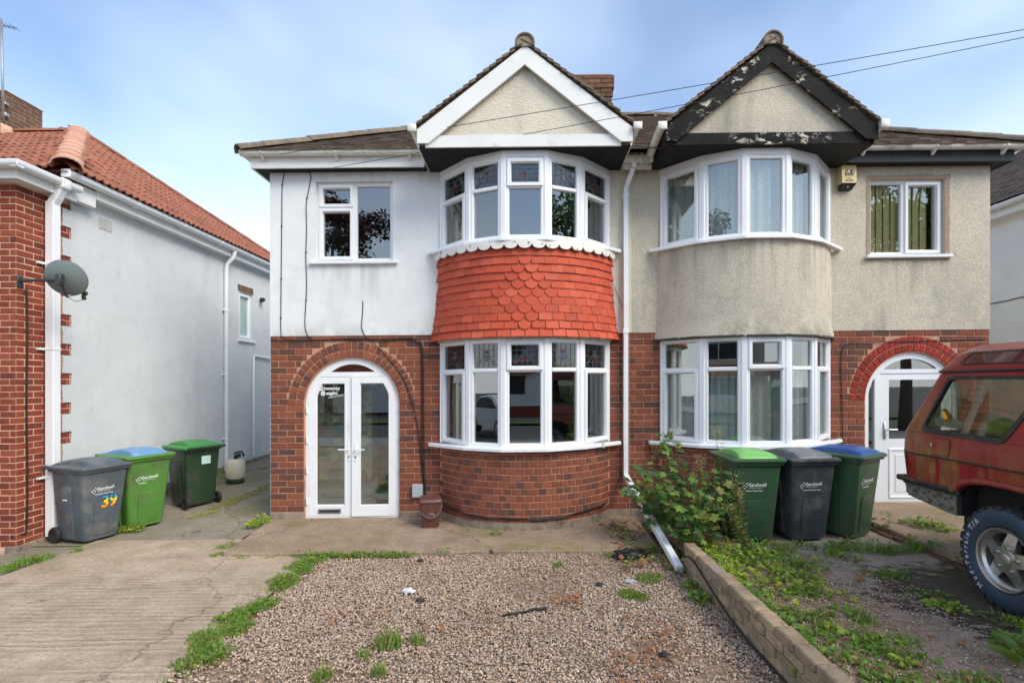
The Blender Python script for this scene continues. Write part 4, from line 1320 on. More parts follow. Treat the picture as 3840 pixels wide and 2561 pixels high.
# side window and brick lintel
fsw = lambda a, b, d: (NX - 0.03 - d, a, b)
mb = MB(); mb.ring(*WN, frame_prof(0.055), fsw); w = mb.build('window', M['upvc'], HN, label='narrow frosted window in the white side wall')
sash(w, fsw, WN[0] + 0.03, WN[1] - 0.03, WN[2] + 0.03, WN[3] - 0.03, M['upvc'])
pane(w, fsw, WN[0] + 0.08, WN[1] - 0.08, WN[2] + 0.08, WN[3] - 0.08, M['frosted'])
mb = MB(); mb.cbox(NX - 0.05, NX + 0.06, WN[0] - 0.06, WN[1] + 0.06, WN[2] - 0.05, WN[2] - 0.002, 0.006); mb.build('window_sill', M['upvc'], w)
for k in range(7):
    link('lintel_brick', brick_shape(0.075, 0.13, M['brick_soot']), w, (NX + 0.020, WN[0] - 0.02 + 0.083 * k, WN[3] + 0.07), (0, 0, math.pi / 2))
def vent(y, z, wd, h):
    mb = MB()
    nx, nz = max(2, round(wd / 0.028)), max(2, round(h / 0.028))
    holes = [rect(y + wd * (i + .22) / nx, y + wd * (i + .78) / nx, z + h * (j + .22) / nz, z + h * (j + .78) / nz) for i in range(nx) for j in range(nz)]
    panel(mb, rect(y, y + wd, z, z + h), holes, fs, -0.022, -0.006, True)
    mb.loft([[fs(a, b, -0.022) for a, b in rect(y, y + wd, z, z + h)], [fs(a, b, -0.01) for a, b in rect(y, y + wd, z, z + h)]], True, False, False)
    v = mb.build('air_brick', simple('grey_white_vent', rgb(206, 206, 202), 0.7), HN)
    b = MB(); b.face([fs(y, z, -0.0145), fs(y + wd, z, -0.0145), fs(y + wd, z + h, -0.0145), fs(y, z + h, -0.0145)]); b.build('vent_back', M['gasket'], v)
vent(6.82, 3.90, 0.22, 0.145); vent(10.0, 0.37, 0.22, 0.14)
# roof
C0, C1, DD = Vector((-5.40, 6.08, 4.375)), Vector((-5.40, 12.55, 4.375)), Vector((-8.04, 9.30, 6.36))
FL = Vector((-12, 6.08, 4.375)); DL = Vector((-12, 9.30, 6.36)); RL = Vector((-12, 12.55, 4.375))
mb = MB(); dn = Vector((0, 0, -0.03))
mb.face([C0 + dn, C1 + dn, DD + dn]); mb.face([FL + dn, C0 + dn, DD + dn, DL + dn]); mb.face([DD + dn, C1 + dn, RL + dn, DL + dn])
nroof = mb.build('roof', M['next_tile'], HN)
def pantile(w, l):
    mb = MB(); n = 18; a, b, c, d = [], [], [], []
    for k in range(n + 1):
        t = k / n
        q = (t * 2) % 1.0 if k < n else 1.0
        z = 0.026 * math.sin(math.pi * max(0, (q - 0.35) / 0.65)) if q > 0.35 else 0.0
        x = w * t
        a.append((x, 0, z + 0.018 - 0.018)); b.append((x, 0, z + 0.022)); c.append((x, l, z + 0.006)); 
    mb.loft([a, b, c], False, False, False)
    return mb.mesh('roof_tile', M['next_tile'], 40, False)
def tile_plane(O, ex, es, W_of, rows, w, g, name, parent, mesh, limit_fn=None):
    n = ex.cross(es).normalized()
    rotm = Matrix((ex, es, n)).transposed().to_euler()
    for r in range(rows):
        a0, a1 = W_of(r * g)
        k = math.floor(a0 / w)
        while (k + 1) * w < a1 + w * 0.45:
            s = k * w; k += 1
            if s < a0 - w * 0.55: continue
            p = O + ex * s + es * (r * g) + n * random.uniform(0.0, 0.006)
            if limit_fn and not limit_fn(p): continue
            link(name, mesh, parent, p, rotm)
PT = pantile(0.242, 0.37)
# side slope (eave runs along +Y)
mid = C0.lerp(C1, 0.5); es = (DD - Vector((C0.x, DD.y, C0.z))); sl = es.length; es = es.normalized()
ex = Vector((0, 1, 0)); yl, yr = DD.y - C0.y, C1.y - DD.y
tile_plane(Vector((C0.x + 0.04, C0.y, C0.z - 0.005)), ex, es, lambda b: (yl * b / sl, (yl + yr) - yr * b / sl), int(sl / 0.325), 0.240, 0.325, 'roof_tile', nroof, PT)
# front slope (eave runs along +X)
es2 = (Vector((0, DD.y - C0.y, DD.z - C0.z))); sl2 = es2.length; es2 = es2.normalized()
xrun = C0.x - DD.x
tile_plane(Vector((-12, C0.y - 0.04, C0.z - 0.005)), Vector((1, 0, 0)), es2, lambda b: (0, 12 + C0.x - xrun * b / sl2), int(sl2 / 0.325), 0.240, 0.325, 'roof_tile', nroof, PT,
           lambda p: p.x > -p.y * 1.06)
def caps(A_, D_, r, name, mat, n):
    for i in range(n):
        p0, p1 = A_.lerp(D_, i / n), A_.lerp(D_, (i + 1) / n)
        d = (p1 - p0).normalized(); side = d.cross(Vector((0, 0, 1))).normalized(); up = side.cross(d)
        lp = []
        for p, rr in ((p0 - d * 0.02, r * 1.05), (p1, r * 0.96)):
            tt = [math.pi * q / 8 for q in range(9)]
            lp.append([p + side * rr * math.cos(t) + up * rr * 0.7 * math.sin(t) for t in tt] + [p + side * (rr - .015) * math.cos(t) + up * (rr * .7 - .015) * math.sin(t) for t in reversed(tt)])
        m = MB(); m.loft(lp); m.build(name, mat, nroof, smooth=40)
caps(C0 + Vector((0.02, -0.02, 0.02)), DD + Vector((0, 0, 0.03)), 0.150, 'hip_tile', M['next_ridge'], 11)
caps(C1 + Vector((0.02, 0, 0.02)), DD + Vector((0, 0, 0.03)), 0.10, 'hip_tile', M['next_tile'], 13)
caps(Vector((-10.5, 9.3, 6.37)), DD + Vector((0.05, 0, 0.01)), 0.11, 'ridge_tile', M['next_tile'], 8)
# chimney
cx0 = -9.15
mb = MB(); mb.box(cx0 - 0.6, cx0 - 0.005, 9.105, 9.795, 5.8, 7.0); nch = mb.build('chimney', M['mortar_grey'], nroof)
BC = Bricks(300)
stretcher_field(BC, 9.10, 9.80, 6.05, 13, nch, M['brick_soot'], 0, None, 0.075, 0.225, 0.010, 1, 0, lambda s: (cx0, s), math.pi / 2)
stretcher_field(BC, cx0 - 0.61, cx0, 6.05, 13, nch, M['brick_soot'], 9.10, None, 0.075, 0.225, 0.010, 1, 1)
BC.flush(HN)
mb = MB(); mb.loft([[(cx0 - 0.62, 9.09, 7.02), (cx0 + 0.01, 9.09, 7.02), (cx0 + 0.01, 9.81, 7.02), (cx0 - 0.62, 9.81, 7.02)], [(cx0 - 0.5, 9.2, 7.10), (cx0 - 0.1, 9.2, 7.10), (cx0 - 0.1, 9.7, 7.10), (cx0 - 0.5, 9.7, 7.10)]]); mb.build('chimney_cap', M['mortar_grey'], nch)
mb = MB(); mb.loft([[(cx0 + 0.03, 9.0, 6.10), (cx0 + 0.03, 9.9, 6.30), (cx0 + 0.03, 9.9, 6.36), (cx0 + 0.03, 9.0, 6.34)], [(cx0 + 0.004, 9.0, 6.12), (cx0 + 0.004, 9.9, 6.32), (cx0 + 0.004, 9.9, 6.44), (cx0 + 0.004, 9.0, 6.42)]]); mb.build('flashing', M['mortar_pale'], nch)

# ------------------------------------------------------------------ neighbour on the far right
FX = 8.40
HF = thing('far_house', 'white house beyond the tan one with a grey tiled roof', 'house', (FX + 1, 9.5, 0))
mb = MB(); mb.box(FX, FX + 0.25, 6.8, 13.2, -0.1, 4.72); mb.box(FX + 0.26, 14, 6.8, 7.05, -0.1, 4.72); mb.build('rendered_wall', M['far_render'], HF)
F0, F1, FD = Vector((8.15, 6.6, 4.80)), Vector((8.15, 12.8, 4.80)), Vector((10.6, 9.75, 6.72))
F0 = Vector((8.15, 6.7, 4.80))
mb = MB(); mb.face([F1 + dn, F0 + dn, FD + dn]); mb.face([F0 + dn, Vector((14, 6.7, 4.77)), Vector((14, 9.75, 6.69)), FD + dn]); mb.face([F1 + dn, FD + dn, Vector((14, 9.75, 6.69)), Vector((14, 12.8, 4.77))])
froof = mb.build('roof', M['far_tile'], HF)
es = (FD - Vector((F0.x, FD.y, F0.z))); sl = es.length; es = es.normalized(); ex = Vector((0, -1, 0)); nn = ex.cross(es)
mb = MB()
ya, yb = FD.y - F0.y, F1.y - FD.y
for r in range(int(sl / 0.105)):
    b = r * 0.105
    a0, a1 = yb * b / sl, (ya + yb) - ya * b / sl
    k = math.floor(a0 / 0.165)
    while k * 0.165 < a1:
        s = max(a0, k * 0.165 + 0.08 * (r % 2)); e = min(a1, s + 0.163); k += 1
        if e - s < 0.03: continue
        tile_box(mb, F1 + Vector((-0.03, 0, -0.01)), ex, es, nn, s, b + random.uniform(-.008, .008), e - s, 0.16, 0.013, 0.018 + random.uniform(0, 0.008))
mb.build('roof_tiles', M['far_tile'], froof, kind='stuff')
mb = MB(); mb.tube([F1.lerp(FD, k / 10) + Vector((0, 0, 0.03)) for k in range(11)], 0.075, 8); mb.build('hip_cap', M['far_tile'], froof, smooth=True)
mb = MB(); mb.cbox(8.22, 8.245, 6.8, 12.8, 4.58, 4.74, 0.003); mb.box(8.246, FX, 6.8, 12.8, 4.585, 4.60); mb.build('fascia', M['white_paint'], HF)
mb = MB(); gutter_run(mb, (8.219, 12.8, 4.78), (8.219, 6.7, 4.78), (-1, 0, 0), 0.11, 0.075); fg = mb.build('gutter', M['upvc'], HF, smooth=50)
for y in (8.9, 9.9): bracket(fg, (8.219, y, 4.78), (-1, 0, 0), 0.11, 0.075, M['upvc'], 0.02)
mb = MB(); mb.tube([(FX - 0.008, 8 + 0.25 * k, 3.15 + 0.02 * math.sin(k)) for k in range(12)], 0.008, 6); mb.build('wall_cable', M['cable'], HF)

# ------------------------------------------------------------------ the ground
def grid_sheet(name, x0, x1, y0, y1, z, step, mat, zfn=None, inside=None):
    nx, ny = max(1, int((x1 - x0) / step)), max(1, int((y1 - y0) / step))
    mb = MB(); idx = {}
    for i in range(nx + 1):
        for j in range(ny + 1):
            x, y = x0 + (x1 - x0) * i / nx, y0 + (y1 - y0) * j / ny
            idx[i, j] = mb.vert((x, y, z + (zfn(x, y) if zfn else 0)))
    for i in range(nx):
        for j in range(ny):
            if inside and not inside(x0 + (x1 - x0) * (i + .5) / nx, y0 + (y1 - y0) * (j + .5) / ny): continue
            mb.f.append((idx[i, j], idx[i + 1, j], idx[i + 1, j + 1], idx[i, j + 1]))
    o = mb.build(name, mat, None, smooth=True)
    return tag(o, kind='structure')
def concrete(name, c1, c2, moss, ribs=False, mossf=(0.5, 0.7), dark=(0.10, 0.085, 0.07)):
    m, nt, b = nodes_of(name)
    c = ramp(nt, noi(nt, 3.2, 7, 0.65), [(0.32, c1), (0.68, c2)])
    sp = noi(nt, 120, 3, 0.6)
    c = mixc(nt, ramp(nt, sp, gray(0, 0.40, 0.62)), c, (0.66, 0.64, 0.62), 'MULTIPLY')
    c = mixc(nt, ramp(nt, noi(nt, 210, 2, 0.5), gray(0, 0.62, 0.74)), c, rgb(214, 202, 188))
    c = mixc(nt, mth(nt, 'MULTIPLY', ramp(nt, noi(nt, 34, 5, 0.75), gray(0, 0.46, 0.66)), 0.55), c, tuple(x * 0.5 for x in c1[:3]))
    vo = nt.nodes.new('ShaderNodeTexVoronoi'); vo.feature = 'DISTANCE_TO_EDGE'; vo.inputs['Scale'].default_value = 0.55
    wv = nt.nodes.new('ShaderNodeVectorMath'); wv.operation = 'ADD'
    nz = nt.nodes.new('ShaderNodeTexNoise'); nz.inputs['Scale'].default_value = 5; nz.inputs['Detail'].default_value = 5; nt.links.new(pos(nt), nz.inputs['Vector'])
    sv = nt.nodes.new('ShaderNodeVectorMath'); sv.operation = 'SCALE'; sv.inputs['Scale'].default_value = 0.28; nt.links.new(nz.outputs['Color'], sv.inputs[0])
    nt.links.new(pos(nt, (1, 1, 0)), wv.inputs[0]); nt.links.new(sv.outputs[0], wv.inputs[1]); nt.links.new(wv.outputs[0], vo.inputs['Vector'])
    crack = ramp(nt, vo.outputs['Distance'], [(0.0, (1, 1, 1, 1)), (0.006, (0, 0, 0, 1))])
    c = mixc(nt, mth(nt, 'MULTIPLY', crack, 0.65), c, (0.05, 0.042, 0.03))
    c = mixc(nt, mth(nt, 'MULTIPLY', ramp(nt, noi(nt, 1.1, 5, 0.65), gray(0, *mossf)), 0.55), c, moss)
    c = mixc(nt, mth(nt, 'MULTIPLY', ramp(nt, noi(nt, 2.6, 6, 0.7, (1, 1.6, 1)), gray(0, 0.56, 0.74)), 0.5), c, dark)
    h = sp
    if ribs:
        w = nt.nodes.new('ShaderNodeTexWave'); w.wave_type = 'BANDS'; w.bands_direction = 'Y'
        w.inputs['Scale'].default_value = 4.4; w.inputs['Distortion'].default_value = 5.5
        w.inputs['Detail'].default_value = 3; w.inputs['Detail Scale'].default_value = 2.5; w.inputs['Detail Roughness'].default_value = 0.7
        nt.links.new(pos(nt, (0.16, 1, 1)), w.inputs['Vector'])
        g = nt.nodes.new('ShaderNodeNewGeometry'); sx = nt.nodes.new('ShaderNodeSeparateXYZ'); nt.links.new(g.outputs['Position'], sx.inputs[0])
        fade = ramp(nt, mth(nt, 'ADD', sx.outputs['Y'], mth(nt, 'MULTIPLY', noi(nt, 0.9, 3), 2.0)), [(0.0, (1, 1, 1, 1)), (1.0, (0, 0, 0, 1))])
        fade = mth(nt, 'SUBTRACT', 6.3, mth(nt, 'ADD', sx.outputs['Y'], mth(nt, 'MULTIPLY', noi(nt, 0.9, 3), 1.6)), False)
        fade = mth(nt, 'MULTIPLY', mth(nt, 'MULTIPLY', fade, 0.7, True), ramp(nt, noi(nt, 1.5, 5, 0.7, (0.5, 1.6, 1)), gray(0, 0.36, 0.62)))
        f = mth(nt, 'MULTIPLY', mth(nt, 'MULTIPLY', mth(nt, 'SUBTRACT', 1.0, w.outputs['Fac']), fade), 0.30)
        c = mixc(nt, f, c, tuple(x * 0.34 for x in c1[:3]))
        h = mth(nt, 'ADD', mth(nt, 'MULTIPLY', sp, 0.5), mth(nt, 'MULTIPLY', mth(nt, 'MULTIPLY', w.outputs['Fac'], fade), 1.3))
    nt.links.new(c, b.inputs['Base Color'])
    b.inputs['Roughness'].default_value = 0.95
    b.inputs['Specular IOR Level'].default_value = 0.2
    bump(nt, b, h, 0.7, 0.010)
    return m
M['drive'] = concrete('ribbed_drive_concrete', rgb(178, 156, 132), rgb(208, 188, 164), (0.20, 0.17, 0.085), True)
M['drive_far'] = concrete('mossy_drive_concrete', rgb(150, 140, 126), rgb(172, 160, 142), (0.17, 0.16, 0.05), False, (0.45, 0.66))
M['slab'] = concrete('path_concrete', rgb(160, 136, 114), rgb(190, 166, 144), (0.19, 0.17, 0.06), False, (0.50, 0.66))
M['tarmac'] = simple('tarmac', (0.075, 0.074, 0.073, 1), 0.9, 0.2, 30, (150, 0.4, 0.005))
M['soil'] = simple('dark_soil', rgb(150, 126, 104), 0.95, 0.35, 14, (30, 0.8, 0.03))
tag(grid_sheet('ground', -90, 90, -90, 90, -0.09, 30, M['tarmac']), kind='structure')
wav = lambda x, y: 0.006 * noise.noise((x * 0.7, y * 0.7, 0)) + 0.003 * noise.noise((x * 3, y * 3, 2))
rise = lambda x, y: 0.06 * max(0, y - 7.0)
grid_sheet('driveway', -5.02, -2.2, -1.0, 6.06, 0.0, 0.12, M['drive'], wav)
grid_sheet('side_passage', -5.66, -3.36, 5.9, 14.0, -0.014, 0.14, M['drive_far'], lambda x, y: wav(x, y) + rise(x, y))
grid_sheet('driveway_edge', -9.0, -4.90, -1.0, 6.06, -0.026, 0.2, M['drive_far'], wav, lambda x, y: not (x < -5.66 and y > 5.74))
mb = MB()
pl = [(-3.2, 5.46), (1.20, 5.46), (1.45, 5.62), (1.45, 6.87), (-3.37, 6.87)]
tb = [[(x, y, z) for x, y in pl] for z in (-0.08, 0.020)]
nx = 40
mb.loft([tb[0], tb[1], [(x + (0.012 if x < -2 else -0.012), y + (0.012 if y < 6 else 0), 0.027) for x, y in pl]])
tag(mb.build('path', M['slab']), kind='structure')
grid_sheet('gravel_bed', -2.25, 1.62, -1.0, 5.50, -0.028, 0.3, M['soil'])
# the raised plot on the right
def garden_mat():
    m, nt, b = nodes_of('weedy_concrete_and_earth')
    g = nt.nodes.new('ShaderNodeNewGeometry'); sx = nt.nodes.new('ShaderNodeSeparateXYZ'); nt.links.new(g.outputs['Position'], sx.inputs[0])
    conc = ramp(nt, noi(nt, 5, 7, 0.7), [(0.3, rgb(158, 140, 122)), (0.7, rgb(196, 178, 160))])
    conc = mixc(nt, ramp(nt, noi(nt, 110, 3, 0.6), gray(0, 0.42, 0.62)), conc, (0.6, 0.58, 0.56), 'MULTIPLY')
    earth = ramp(nt, noi(nt, 18, 6, 0.7), [(0.3, rgb(108, 88, 66)), (0.7, rgb(166, 142, 114))])
    # concrete from about x = 2.5 onwards
    f = mth(nt, 'ADD', mth(nt, 'MULTIPLY', mth(nt, 'SUBTRACT', sx.outputs['X'], 2.45), 2.2), mth(nt, 'MULTIPLY', mth(nt, 'SUBTRACT', noi(nt, 2.2, 6, 0.65), 0.5), 5.0), True)
    c = mixc(nt, f, earth, conc)
    # black oil and moss stain where the car stands
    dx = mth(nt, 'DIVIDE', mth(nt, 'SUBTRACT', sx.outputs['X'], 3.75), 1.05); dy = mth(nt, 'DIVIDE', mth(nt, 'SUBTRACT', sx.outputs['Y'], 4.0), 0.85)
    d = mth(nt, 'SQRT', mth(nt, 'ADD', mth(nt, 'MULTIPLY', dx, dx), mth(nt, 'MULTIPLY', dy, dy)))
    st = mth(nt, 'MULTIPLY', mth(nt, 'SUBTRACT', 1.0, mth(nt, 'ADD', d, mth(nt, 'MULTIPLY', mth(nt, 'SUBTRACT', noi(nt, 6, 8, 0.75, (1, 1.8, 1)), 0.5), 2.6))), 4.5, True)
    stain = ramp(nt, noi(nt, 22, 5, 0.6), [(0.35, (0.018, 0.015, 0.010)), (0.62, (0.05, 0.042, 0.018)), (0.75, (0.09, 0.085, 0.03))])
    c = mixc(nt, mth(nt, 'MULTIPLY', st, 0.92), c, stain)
    mo = ramp(nt, noi(nt, 2.7, 6, 0.7), gray(0, 0.55, 0.70))
    c = mixc(nt, mth(nt, 'MULTIPLY', mo, 0.35), c, (0.12, 0.12, 0.04))
    nt.links.new(c, b.inputs['Base Color']); b.inputs['Roughness'].default_value = 0.92
    bump(nt, b, noi(nt, 45, 6, 0.7), 0.7, 0.015)
    return m
grid_sheet('garden_ground', 1.58, 9.0, -1.0, 6.86, 0.10, 0.12, garden_mat(), lambda x, y: 0.012 * noise.noise((x * 1.5, y * 1.5, 4)) - 0.09 * max(0, (y - 5.2)) * (1 if x < 1.9 else 0))
mb = MB(); mb.cbox(3.98, 6.0, 5.42, 6.86, -0.05, 0.17, 0.010); mb.cbox(3.98, 6.0, 4.1, 5.41, -0.05, 0.165, 0.010); tag(mb.build('door_path', M['slab']), kind='structure')
# brick edging of the door path
ed = thing('path_edging', 'mossy brick edging along the path to the right-hand door', 'edging', (3.93, 5.3, 0.1))
for k in range(9):
    m = MB(); m.cbox(3.895 + random.uniform(-.01, .01), 3.975, 4.55 + k * 0.24, 4.55 + k * 0.24 + 0.225, 0.02, 0.128 + random.uniform(-.01, .01), 0.008); m.build('brick', M['brick_soot'], ed)
# pavement and road lie behind the camera
grid_sheet('pavement', -60, 60, -3.2, -1.0, 0.0, 2.0, simple('pavement_slabs', (0.30, 0.29, 0.27, 1), 0.9, 0.12, 3))
mb = MB(); mb.cbox(-60, 60, -3.32, -3.2, -0.1, 0.0, 0.01); tag(mb.build('kerb', simple('kerb_stone', (0.32, 0.31, 0.29, 1), 0.9)), kind='structure')
M['grass'] = simple('verge_turf', (0.07, 0.13, 0.025, 1), 0.95, 0.35, 12, (60, 0.6, 0.02))
grid_sheet('grass_verge', -60, 60, -11.6, -9.6, 0.0, 2.0, M['grass'])
grid_sheet('pavement', -60, 60, -14.0, -11.6, 0.0, 2.0, M['tarmac'])

# ------------------------------------------------------------------ low garden wall
def walling():
    m, nt, b = nodes_of('weathered_walling_brick')
    c = ramp(nt, rnd(nt), [(0, rgb(170, 150, 122)), (0.4, rgb(150, 132, 108)), (0.7, rgb(184, 160, 126)), (1, rgb(138, 118, 98))])
    c = mixc(nt, mth(nt, 'MULTIPLY', ramp(nt, noi(nt, 9, 7, 0.72), gray(0, 0.46, 0.68)), 0.75), c, (0.12, 0.10, 0.07))
    c = mixc(nt, mth(nt, 'MULTIPLY', ramp(nt, noi(nt, 5, 5, 0.6), gray(0, 0.58, 0.75)), 0.5), c, (0.13, 0.13, 0.06))
    nt.links.new(c, b.inputs['Base Color']); b.inputs['Roughness'].default_value = 0.95
    bump(nt, b, noi(nt, 55, 6, 0.7), 0.9, 0.010)
    return m
M['walling'] = walling()
gw_ = thing('garden_wall', 'low weathered brick wall between the gravel and the weedy plot', 'wall', (1.55, 3.0, 0))
wx = lambda y: 1.505 + 0.036 * (4.9 - y)
mb = MB()
mb.loft([[(wx(4.88) + 0.012, 4.88, z), (wx(0.3) + 0.012, 0.3, z), (wx(0.3) + 0.098, 0.3, z), (wx(4.88) + 0.098, 4.88, z)] for z in (-0.08, 0.262)])
mb.build('mortar_core', M['mortar_grey'], gw_)
for r in range(4):
    h = 0.071
    z = 0.0 + r * h - 0.006
    y = 4.9 - (0.11 if r % 2 else 0.0)
    if r % 2:
        ms = [(4.9, 0.105)]
    k = 0
    while y > 0.3:
        l = random.uniform(0.205, 0.225)
        if not (r == 3 and k == 2):
            x = wx(y - l / 2); j = random.uniform(-0.006, 0.006)
            m = MB(); m.cbox(x + j, x + 0.105 + j, y - l, y - 0.008, z + 0.004, z + h - 0.004 + random.uniform(-.003, .003), 0.009)
            m.build('brick', M['walling'], gw_)
        y -= l + 0.006; k += 1
    if r % 2:
        x = wx(4.85); m = MB(); m.cbox(x, x + 0.104, 4.80, 4.895, z + 0.004, z + h - 0.004, 0.009); m.build('brick', M['walling'], gw_)

# ------------------------------------------------------------------ gravel: loose pebbles
def pebble_mat():
    m, nt, b = nodes_of('mixed_pebbles')
    c = ramp(nt, rnd(nt), [(0.0, rgb(186, 160, 138)), (0.14, rgb(202, 182, 162)), (0.26, rgb(166, 142, 122)), (0.38, rgb(194, 166, 142)), (0.50, rgb(162, 150, 138)), (0.62, rgb(198, 172, 146)), (0.72, rgb(180, 150, 128)), (0.84, rgb(150, 130, 114)), (0.95, rgb(212, 196, 178)), (1.0, rgb(130, 112, 98))], 'CONSTANT')
    c = mixc(nt, mth(nt, 'MULTIPLY', ramp(nt, noi(nt, 1.7, 5, 0.65), gray(0, 0.50, 0.72)), 0.45), c, (0.20, 0.14, 0.10))
    nt.links.new(c, b.inputs['Base Color']); b.inputs['Roughness'].default_value = 0.85
    return m
M['pebble'] = pebble_mat()
def icosa():
    t = (1 + 5 ** 0.5) / 2
    v = np.array([(-1, t, 0), (1, t, 0), (-1, -t, 0), (1, -t, 0), (0, -1, t), (0, 1, t), (0, -1, -t), (0, 1, -t), (t, 0, -1), (t, 0, 1), (-t, 0, -1), (-t, 0, 1)], float)
    v /= np.linalg.norm(v[0])
    f = np.array([(0, 11, 5), (0, 5, 1), (0, 1, 7), (0, 7, 10), (0, 10, 11), (1, 5, 9), (5, 11, 4), (11, 10, 2), (10, 7, 6), (7, 1, 8), (3, 9, 4), (3, 4, 2), (3, 2, 6), (3, 6, 8), (3, 8, 9), (4, 9, 5), (2, 4, 11), (6, 2, 10), (8, 6, 7), (9, 8, 1)])
    return v, f
def pebbles(name, xy, zb, smin, smax, mat, label=None):
    n = len(xy); v0, f0 = icosa()
    s = smin + (smax - smin) * RNG.random(n) ** 1.7
    sc = np.stack([s * RNG.uniform(0.8, 1.25, n), s * RNG.uniform(0.75, 1.1, n), s * RNG.uniform(0.45, 0.75, n)], 1)
    a = RNG.uniform(0, 6.283, n); tx = RNG.normal(0, 0.35, n)
    v = v0[None] * (1 + RNG.normal(0, 0.10, (n, 12, 1)))
    v = v * sc[:, None, :]
    y = v[:, :, 1] * np.cos(tx)[:, None] - v[:, :, 2] * np.sin(tx)[:, None]
    z = v[:, :, 1] * np.sin(tx)[:, None] + v[:, :, 2] * np.cos(tx)[:, None]
    x = v[:, :, 0]
    X = x * np.cos(a)[:, None] - y * np.sin(a)[:, None] + xy[:, 0:1]
    Y = x * np.sin(a)[:, None] + y * np.cos(a)[:, None] + xy[:, 1:2]
    Z = z + (zb + RNG.uniform(0, 1, n) * 0.016)[:, None] + K * xy[:, 0:1]
    co = np.stack([X, Y, Z], 2).reshape(-1, 3)
    fa = (f0[None] + (np.arange(n) * 12)[:, None, None]).reshape(-1, 3)
    me = bpy.data.meshes.new(name)
    me.vertices.add(len(co)); me.vertices.foreach_set('co', co.ravel())
    me.loops.add(fa.size); me.loops.foreach_set('vertex_index', fa.ravel().astype(np.int32))
    me.polygons.add(len(fa)); me.polygons.foreach_set('loop_start', np.arange(0, fa.size, 3, dtype=np.int32))
    me.polygons.foreach_set('use_smooth', np.ones(len(fa), bool))
    me.update(); me.validate()
    me.materials.append(mat)
    o = link(name, me)
    return tag(o, label, 'gravel', kind='stuff')
N = 66000
yy = 2.45 + (5.455 - 2.45) * RNG.random(N)
xx = -2.28 + (1.56 + 2.28) * RNG.random(N)
edge_ = 0.07 * np.sin(yy * 5.0) + 0.05 * np.sin(yy * 13.0)
bare = np.sin(xx * 2.1 + 1.3 * np.sin(yy * 1.7)) + np.sin(yy * 2.9 + 1.1 * np.sin(xx * 2.3 + 2)) + 0.7 * np.sin(xx * 6.1 + yy * 4.3)
keep = ((bare < 1.15) | (RNG.random(N) < 0.45)) & (xx > -2.2 + edge_) & (xx < 1.505 + 0.036 * (4.9 - yy) + 0.01)
pebbles('gravel', np.stack([xx, yy], 1)[keep], -0.014, 0.0048, 0.0118, M['pebble'], 'mixed pink and grey pebble gravel in front of the white house')
N = 7000
yy = 2.3 + 2.6 * RNG.random(N); xx = 1.62 + 1.5 * RNG.random(N) ** 1.6
pebbles('gravel', np.stack([xx, yy], 1), 0.098, 0.0045, 0.011, M['pebble'], 'loose pebble gravel among the weeds right of the low wall')
N = 700
xx = -4.9 + 2.7 * RNG.random(N); yy = 2.6 + 3.4 * RNG.random(N)
yy2 = 5.3 + 0.3 * RNG.random(500); xx2 = -2.2 + 3.5 * RNG.random(500)
pebbles('loose_grit', np.stack([xx2, yy2], 1), 0.028, 0.003, 0.006, M['pebble'], 'stray grit scattered along the edge of the concrete path')
# ------------------------------------------------------------------ lettering
def text_shape(s, size, align='LEFT', ext=0.0, shear_=0.0, offset=0.0, sx=1.0):
    cu = bpy.data.curves.new('lettering', 'FONT')
    cu.body = s; cu.size = size; cu.align_x = align; cu.extrude = ext; cu.shear = shear_; cu.offset = offset; cu.resolution_u = 3
    ob = bpy.data.objects.new('lettering', cu)
    me = bpy.data.meshes.new_from_object(ob)
    v = [(p.co.x * sx, p.co.y, p.co.z) for p in me.vertices]; f = [tuple(q.vertices) for q in me.polygons]
    bpy.data.objects.remove(ob); bpy.data.curves.remove(cu); bpy.data.meshes.remove(me)
    return v, f
def add_text(mb, s, size, fn, **kw):
    """fn(a, b, d) -> point; a right, b up"""
    v, f = text_shape(s, size, **kw)
    b = len(mb.v)
    mb.v.extend(tuple(fn(x, y, z)) for x, y, z in v)
    mb.f.extend(tuple(b + i for i in q) for q in f)

# ------------------------------------------------------------------ wheeled bins
M['bin_grey'] = simple('grey_bin_plastic', rgb(82, 92, 98), 0.42, 0.05, 4, (160, 0.08, 0.002), dirt=((0.20, 0.19, 0.17), 5.0, 0.48, 0.76))
M['bin_charcoal'] = simple('charcoal_bin_plastic', rgb(60, 66, 72), 0.42, 0.06, 4, (160, 0.08, 0.002), dirt=((0.16, 0.15, 0.13), 5.0, 0.48, 0.76))
M['bin_green'] = simple('mid_green_bin_plastic', rgb(84, 132, 58), 0.40, 0.05, 4, (160, 0.08, 0.002), dirt=((0.10, 0.11, 0.06), 5.0, 0.50, 0.78))
M['bin_dark'] = simple('dark_green_bin_plastic', rgb(54, 88, 60), 0.40, 0.07, 4, (160, 0.08, 0.002), dirt=((0.08, 0.09, 0.06), 5.0, 0.48, 0.76))
M['bin_deep'] = simple('deep_green_bin_plastic', rgb(42, 62, 42), 0.40, 0.07, 4, (160, 0.08, 0.002), dirt=((0.06, 0.06, 0.05), 5.0, 0.48, 0.76))
M['lid_blue'] = simple('faded_blue_lid', rgb(100, 146, 190), 0.35, 0.05, 5, dirt=((0.45, 0.50, 0.52), 6.0, 0.6, 0.85))
M['lid_blue_deep'] = simple('deep_blue_lid', rgb(44, 88, 152), 0.32, 0.05, 5, dirt=((0.30, 0.36, 0.42), 6.0, 0.64, 0.85))
M['lid_lime'] = simple('lime_green_lid', rgb(122, 190, 98), 0.35, 0.05, 5, dirt=((0.30, 0.38, 0.25), 6.0, 0.6, 0.85))
M['lid_green'] = simple('green_lid', rgb(62, 136, 62), 0.35, 0.05, 5)
